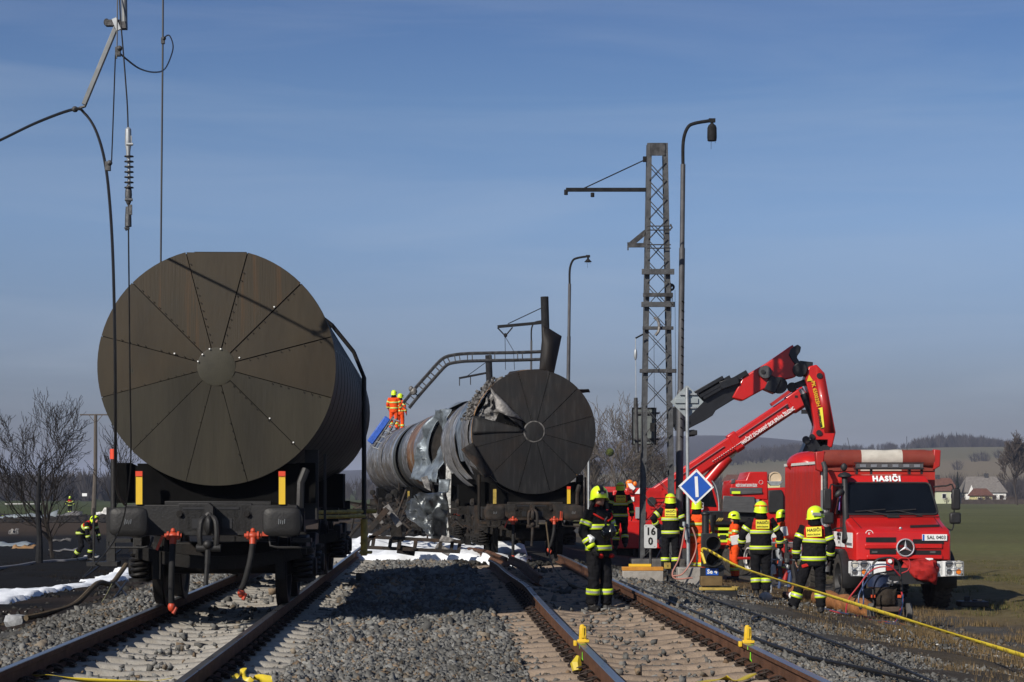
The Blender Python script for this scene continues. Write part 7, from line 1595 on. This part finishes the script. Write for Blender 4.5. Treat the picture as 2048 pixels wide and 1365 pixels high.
twigs('brush', 'brown thicket behind the cranes', belt(1150, 1500, 180, 300, 120, 2.0, 4.2, 1, wf=.9), 'far_brush', 45, thin=.012)
twigs('left_wood', 'dark leafless wood beyond the left field', belt(-160, 330, 560, 720, 300, 7, 12, 2, wf=.7), 'far_wood', 70, thin=.013)
twigs('middle_wood', 'dark leafless wood far behind the burnt wagons', belt(330, 1480, 600, 820, 300, 6, 11, 3, wf=.7), 'far_wood', 50, thin=.014)
twigs('hill_wood', 'dark wood crowning the hill on the right', [( (px_ - 1024) * Y / F, Y, gz((px_ - 1024) * Y / F, Y) - 1, h * (.62 + .55 * math.exp(-((px_ - 1905) / 85) ** 2)), h * .7) for px_, Y, h in [(random.Random(k).uniform(1822, 2120), random.Random(k + 9000).uniform(1380, 1640), random.Random(k + 500).uniform(8, 13)) for k in range(520)]], 'far_wood', 34, thin=.02)
twigs('ridge_wood', 'distant wood along the low ridge behind the boom', belt(1440, 1640, 1250, 1450, 150, 7, 13, 6, wf=.8), 'far_wood', 40, thin=.016)
twigs('ridge_wood', 'line of far trees on the ridge behind the truck roof', belt(1640, 1840, 1500, 1700, 90, 6, 10, 8, wf=.8), 'far_wood', 40, thin=.016)
twigs('village_trees', 'leafless garden trees around the village houses', belt(1880, 2120, 512, 640, 150, 5, 10.5, 10, wf=.9), 'far_wood', 90, thin=.008)
twigs('orchard_brush', 'leafless hedges in front of the village houses', belt(1890, 2100, 478, 484, 34, 1.5, 3.2, 11, wf=1.2), 'far_brush', 60, thin=.012)
for k, (x, Y, h) in enumerate(((1915, 1020, 14), (1949, 1100, 14), (1964, 1105, 15), (1972, 1100, 12), (1997, 1130, 14), (2020, 1140, 11))):
    X = (x - 1024) * Y / F; t = tag(twigs('hill_tree', None, [(X, Y, gz(X, Y) - .5, h * .55, h * .75)], 'far_wood', 120, 'thing', .010), 'single round bare tree in the row across the hillside field', 'tree', 'trees across the hillside field')
    t['label'] = ['leftmost and widest bare tree in the row across the hillside', 'narrow upright bare tree second in the row across the hillside', 'taller bare tree of the close pair across the hillside', 'lower bare tree of the close pair across the hillside', 'broad low bare tree fifth in the row across the hillside', 'smallest bare tree at the right end of the hillside row'][k]
def spruce(label, base, H_):
    r = random.Random(3); t = thing('spruce_tree', label, 'tree', base); MB().cyl((0, 0, 0), (0, 0, H_ * .9), .15, 6).build('trunk', K['bark'], t); c = MB()
    for k in range(900):
        f = r.random() ** .8; z = H_ * (.06 + .94 * f); R_ = H_ * .21 * (1 - f) + .05; a = r.uniform(0, 2 * PI); q = R_ * r.uniform(.4, 1.05); d = Vector((math.cos(a), math.sin(a), -.25)); s_ = Vector((-d.y, d.x, 0)) * R_ * .25
        p = Vector((0, 0, z)); c.add([p + d * q * .2 + s_ * .6, p + d * q * .2 - s_ * .6, p + d * q], [(0, 1, 2)])
    c.build('crown', K['spruce'], t); return t
spruce('dark conical spruce between the two village houses', on(1915, 500), 8.8)
bare_tree('bare_tree', 'tall dark ivy-grown tree at the right edge of the picture', on(2035, 430), 13, .8, 33, 'bark_far', 4, (11, 7, 5, 4), .25, .22, upw=1.0, twig=.05)
# houses
def house(name, label, px0, px1, Y, eave, ridge, wall, roof, axis='x', depth=7, chim=None, wins=()):
    x0 = (px0 - 1024) * Y / F; x1 = (px1 - 1024) * Y / F; c = on((px0 + px1) / 2, Y); t = thing(name, label, 'house', c, 0, 'village houses'); w = x1 - x0; ze = at(0, eave, Y).z - c.z; zr = at(0, ridge, Y).z - c.z
    wm = MB(); wm.box((0, depth / 2, ze / 2 - .2), (w, depth, ze + .4))
    rf = MB()
    if axis == 'x':
        a = .35; hip = w * .16
        V = [(-w / 2 - a, -a, ze - .1), (w / 2 + a, -a, ze - .1), (w / 2 + a, depth + a, ze - .1), (-w / 2 - a, depth + a, ze - .1), (-w / 2 + hip * .6, depth / 2, zr), (w / 2 - hip, depth / 2, zr)]
        rf.add(V, [(0, 1, 5, 4), (1, 2, 5), (2, 3, 4, 5), (3, 0, 4)])
    else:
        V = [(-w / 2 - .3, -.3, ze), (w / 2 + .3, -.3, ze), (0, -.3, zr), (-w / 2 - .3, depth, ze), (w / 2 + .3, depth, ze), (0, depth, zr)]
        rf.add(V, [(0, 2, 5, 3), (2, 1, 4, 5)]); wm.add([(-w / 2, 0, ze), (w / 2, 0, ze), (0, 0, zr - .2)], [(0, 1, 2)])
    wm.build('wall', K[wall], t, smooth=False); ro = rf.build('roof', K[roof], t, smooth=False, solid=.2)
    if chim: MB().box((chim, depth / 2, zr + .3), (1.0, .8, 1.2)).build('chimney', K['mast_dark'], ro)
    for wx, wz in wins:
        f = MB().box((wx, -.03, wz), (1.1, .1, 1.3)).build('window', K['white_matt'], t); MB().box((wx, -.09, wz), (.85, .04, 1.05)).build('pane', K['glass'], f)
    return t
house('village_house', 'white house with wide grey hipped roof and chimney beyond the field', 1932, 2012, 500, 985, 954, 'wall_white', 'roof_grey', 'x', 8, 1.0, ((2.0, 1.6), (3.8, 1.6)))
tg = MB(); t_ = on(1938, 498); c = bpy.data.objects.get('village_house')
MB().add([(-5.3, -.7, .6), (-2.3, -.7, .6), (-3.8, -.7, 4.6)], [(0, 1, 2)]).build('white_gable', K['wall_white'], c, smooth=False, solid=.2)
house('village_house', 'yellow house with low red roof in front of the white house', 1950, 1984, 485, 991, 978, 'wall_yellow', 'roof_red', 'x', 6, None, ((-.9, 1.0), (.9, 1.0)))
house('village_house', 'pale green house with steep red roof beside the right mirror of the truck', 1872, 1914, 500, 982, 957, 'wall_green', 'roof_red', 'x', 7, -1.5, ((1.5, 1.9), (-.6, 1.9)))
house('village_house', 'long low red roofed house far behind the cranes', 1452, 1512, 520, 962, 950, 'wall_white', 'roof_red', 'x', 8, None, ((-2.5, 3.2), (2, 3.2)))
house('village_house', 'red roofed house with pale dormers just left of the second fire engine', 1508, 1560, 520, 962, 948, 'wall_yellow', 'roof_red', 'x', 8, None, ((-1, 3.2),))
tag(MB().box(on(1990, 476, .5), (16, .08, 1.2)).build('garden_fence', K['bark_far']), 'dark garden fence in front of the village houses', 'fence')
# ---- foam
def foam(name, label, outline, zlift, seed, res=.14, hh=.28):
    pts = [on(x, Y) for x, Y in outline]; xs = [p.x for p in pts]; ys = [p.y for p in pts]
    def inside(x, y):
        c = False; j = len(pts) - 1
        for i in range(len(pts)):
            if (ys[i] > y) != (ys[j] > y) and x < (xs[j] - xs[i]) * (y - ys[i]) / (ys[j] - ys[i]) + xs[i]: c = not c
            j = i
        return c
    nx = int((max(xs) - min(xs)) / res) + 3; ny = int((max(ys) - min(ys)) / (res * 1.6)) + 3; V = []; inn = []
    for j in range(ny):
        for i in range(nx):
            x = min(xs) - res + i * res; y = min(ys) - res + j * res * 1.6; q = Vector((x, y, seed))
            x2 = x + .25 * mnoise.noise(q * 1.1); y2 = y + .4 * mnoise.noise(q * 1.3 + Vector((5, 0, 0))); ok = inside(x2, y2); inn.append(ok)
            h = hh * (.35 + .9 * abs(mnoise.noise(q * .9)) + .55 * abs(mnoise.noise(q * 2.6)) + .25 * abs(mnoise.noise(q * 6))) if ok else -.12
            V.append((x, y, gz(x, y) + h + zlift))
    Fc = [(j * nx + i, j * nx + i + 1, (j + 1) * nx + i + 1, (j + 1) * nx + i) for j in range(ny - 1) for i in range(nx - 1) if any(inn[k] for k in (j * nx + i, j * nx + i + 1, (j + 1) * nx + i + 1, (j + 1) * nx + i))]
    mb = MB().add(V, Fc); return tag(mb.build(name, K['foam'], ang=180), label=label, kind='stuff')
foam('foam', 'white fire foam lying on the tracks under the burnt wagons', [(700, 48.5), (735, 47.2), (800, 47.5), (900, 47.8), (935, 47.2), (960, 45.5), (1000, 43.8), (1045, 43.6), (1060, 46), (1040, 54), (1000, 62), (900, 66), (760, 66), (690, 60)], 0.0, 3)
foam('foam', 'white strip of fire foam along the ditch on the burnt left side', [(-60, 37.5), (0, 38.4), (60, 40.2), (105, 42.6), (180, 45), (250, 48.6), (275, 54), (255, 56), (200, 50), (130, 45.6), (80, 44.2), (-60, 43.6)], 0.0, 9, .12, .14)
# ---- debris between the wagons
fr_ = thing('wrecked_frame', 'black rectangular lattice frame lying across the foam between the tracks', 'wreckage', at(825, 1085, 46.2)); o_ = at(825, 1085, 46.2)
def W_(x, y, d=0): return at(x, y, 46.2 + d) - o_
for a, b in (((738, 1074), (922, 1084)), ((732, 1095), (920, 1104))): MB().bar(W_(*a), W_(*b), .10, .08).build('rail', K['burnt_frame'], fr_, bevel=.006)
for x in (738, 748, 782, 800, 832, 882, 905, 920): f_ = (x - 738) / 184; MB().bar(W_(x, 1075 + 10 * f_), W_(x - 3, 1095 + 9 * f_), .08, .07 if x not in (800, 832) else .22).build('post', K['burnt_frame'], fr_)
for k, (a, b, w, mk, lb) in enumerate((((738, 1062), (775, 1018), .13, 'burnt_frame', 'grey scorched beam leaning left of the wrecked frame'), ((772, 1012), (800, 1052), .15, 'ash', 'ash covered beam slanting down to the right over the foam'), ((722, 1090), (780, 1050), .10, 'burnt_frame', 'long scorched bar propped across the foam'), ((748, 1025), (765, 1048), .10, 'ash', 'short ashy strut inside the leaning beams'), ((790, 1050), (796, 1085), .26, 'burnt_dark', 'black buffer stump hanging above the wrecked frame'), ((795, 1098), (830, 1104), .20, 'burnt_dark', 'charred lump under the middle of the wrecked frame'), ((872, 1092), (900, 1107), .16, 'ash', 'pale bent plate under the right end of the wrecked frame'))):
    tag(MB().bar(at(*a, 45.6 + .3 * k), at(*b, 45.6 + .3 * k), w, w).build('wreck_beam', K[mk], bevel=.008), lb, 'wreckage')
fl = grid_sheet(at(835, 992, 49), at(896, 985, 49), at(893, 1062, 48.6), at(868, 1086, 48.4), 26, 26, .22, 41, 2.4, bulge=-.3)
fl2 = grid_sheet(at(802, 1020, 49.5), at(838, 990, 49), at(872, 1080, 48.3), at(835, 1050, 49), 22, 22, .20, 43, 2.6, bulge=-.2)
n_ = len(fl.v); fl.add(fl2.v, fl2.f)
tag(fl.build('crumpled_sheet', K['zinc'], solid=.015), 'big crumpled sheet of zinc cladding drooping between the burnt wagons', 'metal sheet').data.materials[0] = mat('crumpled_zinc', (.10, .11, .115), .35, .6, .5, 4, bump=.9, bscale=9, dirt=(.02, .02, .02), dscale=3, damt=.9)
fl = grid_sheet(at(877, 958, 56), at(903, 958, 56), at(895, 985, 56), at(876, 990, 56), 6, 6, .10, 51, 2); tag(fl.build('bent_sheet', K['zinc'], solid=.012), 'small grey sheet hanging left of the speckled post', 'metal sheet')
fl = grid_sheet(at(842, 958, 60), at(856, 955, 60), at(862, 985, 59.5), at(850, 975, 59.5), 6, 6, .12, 53, 2); tag(fl.build('bent_sheet', K['ash'], solid=.012), 'twisted shiny scrap below the hanging zinc sheet', 'metal sheet')
fl = grid_sheet(at(884, 1070, 46), at(912, 1080, 46), at(900, 1085, 46), at(878, 1083, 46), 5, 5, .05, 54, 3); tag(fl.build('bent_sheet', K['ash'], solid=.012), 'crumpled pale flap resting on the foam over the frame', 'metal sheet')
r_ = random.Random(21)
jk = MB()
for k in range(110):
    Y = r_.uniform(46, 66); x = r_.uniform(705, 985); y = r_.uniform(1005, 1062); c = at(x, y, Y + 4)
    if x > 905 and y < 1035: continue
    a = Vector((r_.uniform(-1, 1), r_.uniform(-1, 1), r_.uniform(-1, 1))).normalized() * r_.uniform(.15, .6)
    jk.bar(c - a, c + a, r_.uniform(.03, .09), r_.uniform(.02, .07))
jk.build('wreck_scrap', K['burnt_frame']); o = bpy.data.objects['wreck_scrap']; tag(o, label='tangle of scorched bars and pipes under the burnt wagons', kind='stuff')
jk = MB()
for k in range(60):
    x = r_.uniform(730, 960); y = r_.uniform(985, 1055); c = at(x, y, r_.uniform(54, 64)); jk.ell(c, (r_.uniform(.05, .2), r_.uniform(.05, .2), r_.uniform(.04, .15)), 6, 4)
tag(jk.build('ash_lumps', K['burnt_dark']), label='grey ash and insulation lumps caught under the burnt wagons', kind='stuff')
tag(MB().cyl(on(829, 43.5, .05), on(845, 42.5, .05), .03, 6).build('marker_stick', K['orange']), 'orange end of a survey stick lying on the ballast between the tracks', 'stick'); tag(MB().cyl(on(846, 42.4, .05), on(874, 41.2, .05), .028, 6).build('marker_stick', K['white_matt']), 'white length of a survey stick lying on the ballast between the tracks', 'stick')
# ---- left foreground
bk_ = thing('rock_block', 'rough grey block with a brown pipe on the burnt soil at the lower left', 'stone block', on(31, 29.4)); mb_ = MB(); mb_.ell((0, 0, .12), (.17, .15, .15), 9, 6)
mb_.v = [tuple(Vector((max(-.15, min(.15, v[0])), max(-.13, min(.13, v[1])), max(0, min(.21, v[2])))) + Vector((1, 1, 1)) * .02 * mnoise.noise(Vector(v) * 12)) for v in mb_.v]; mb_.build('block', mat('block_grey', (.30, .31, .32), .7, 0, .3, 12, bump=.6, bscale=20, dirt=(.1, .1, .09), damt=.6), bk_, ang=25)
pb = [on(52, 29.3, .12), on(95, 29.8, .10), on(150, 31, .12), on(195, 33, .35), at(222, 1168, 35.5), at(240, 1147, 36.5), at(252, 1130, 37)]
tag(MB().tube(arc(pb, 6), [.045] * 37, 8).build('brown_pipe', K['hose_brown']), 'long brown hose curving from the grey block up behind the wagon', 'hose')
for lb, a, b in (('black rod slanting right on the slope behind the left spring', (232, 1166, 34), (258, 1198, 32)), ('black rod slanting left on the slope behind the left spring', (254, 1162, 34), (222, 1206, 31.5)), ('loose dark cable end hanging beside the left wagon step', (242, 1100, 30), (167, 1157, 27))): tag(MB().cyl(at(*a), at(*b), .018, 6).build('metal_rod', K['wire']), lb, 'rod')
yw = arc([at(224, 1168, 33), at(210, 1195, 31.8), at(195, 1215, 30.6), at(170, 1232, 29.6), at(150, 1245, 28.8), at(126, 1264, 27.6)], 5); tag(MB().tube(yw, .007, 5).build('thin_wire', mat('wire_yellow', (.30, .28, .12), .6)), 'thin yellowish wire winding down the slope beside the left track', 'wire')
hs_ = [on(x, Y, .04) for x, Y in ((-20, 57), (30, 59), (70, 62), (105, 63.5), (135, 64), (165, 66), (190, 70))]; tag(MB().tube(arc(hs_, 5), .06, 6).build('fire_hose', mat('hose_grey', (.16, .16, .17), .6, 0, .2)), 'flat grey fire hose lying across the burnt ground to the bending man', 'hose')
for k, (x, Y, w, d, h, mk, lb) in enumerate(((30, 84, 1.5, .8, .18, 'sign_back', 'pale flat debris sheet at the left edge of the burnt ground'), (48, 80, .9, .5, .16, 'tan_sheet', 'tan scrap in front of the pale debris sheet'), (28, 108, .5, .4, .3, 'ash', 'small upright grey scrap on the burnt ground at the left'), (122, 92, 1.0, .5, .12, 'concrete_dark', 'grey plate on the soot behind the scorched tree'), (128, 76, 1.1, .4, .10, 'ash', 'pale strip of debris left of the bending man'), (182, 68, .5, .3, .10, 'white_matt', 'whitish scrap lying right of the bending man'), (204, 195, 1.3, .5, .6, 'white_matt', 'bright white twisted scrap at the far debris line'), (70, 180, 4.0, 1.0, .5, 'sign_back', 'grey debris heap at the far debris line'), (25, 185, 5.0, 1.0, .35, 'limeband', 'yellow green sheet at the far debris line'), (30, 172, 6.0, 1.0, .35, 'sign_back', 'long pale sheet before the yellow green sheet'), (120, 188, 4.0, 1.0, .4, 'ash', 'ash grey heap right of the scorched tree, far off'))):
    fl = grid_sheet(on(x, Y, .02) + Vector((-w / 2, -d / 2, 0)), on(x, Y, .02) + Vector((w / 2, -d / 2, 0)), on(x, Y, h) + Vector((w / 2, d / 2, 0)), on(x, Y, h * .6) + Vector((-w / 2, d / 2, 0)), 8, 5, h * .7, 60 + k, 2.5 / max(w, .5)); tag(fl.build('debris_sheet', K[mk], solid=.02), lb, 'debris')
tag(MB().tube([on(10, 400, .1), on(50, 400, .12), on(90, 402, .1)], .13, 5).build('foil_strip', K['white_matt']), 'thin white strip lying far out on the left field', 'strip')
dk = MB()
for k in range(260):
    Y = r_.uniform(150, 200); x = r_.uniform(-20, 215); v = on(x, Y, .05); dk.ell(v, (r_.uniform(.1, .5), .2, r_.uniform(.05, .22)), 6, 4)
tag(dk.build('debris_lumps', K['burnt_dark']), label='dark scattered debris along the edge of the left field', kind='stuff')
sp_ = MB()
for k in range(900):
    s = r_.uniform(4.6, 9.0) if k % 3 else r_.uniform(-9, -5.6); Y = r_.uniform(17, 45) if k % 3 else r_.uniform(25, 60); X = s - TK * Y; sp_.ell((X, Y, gz(X, Y) + .012), (r_.uniform(.008, .03), r_.uniform(.008, .03), .012), 5, 3)
tag(sp_.build('pale_chips', K['white_matt']), label='small pale chips scattered on the soil', kind='stuff')

# ---- haze
hz_ = MB(); hz_.box((0, 3500, 44), (7400, 7160, 92)); hb = hz_.build('haze', bpy.data.materials.new('haze_air'), smooth=False); hm_ = hb.data.materials[0]; hm_.use_nodes = True; hn = hm_.node_tree; hn.nodes.clear()
ho_ = hn.nodes.new('ShaderNodeOutputMaterial'); pv = hn.nodes.new('ShaderNodeVolumePrincipled'); pv.inputs['Color'].default_value = (.68, .76, 1.0, 1); pv.inputs['Density'].default_value = HAZE; pv.inputs['Anisotropy'].default_value = 0.0
hn.links.new(pv.outputs[0], ho_.inputs['Volume']); tag(hb, label='thin bluish haze over the fields', kind='stuff')
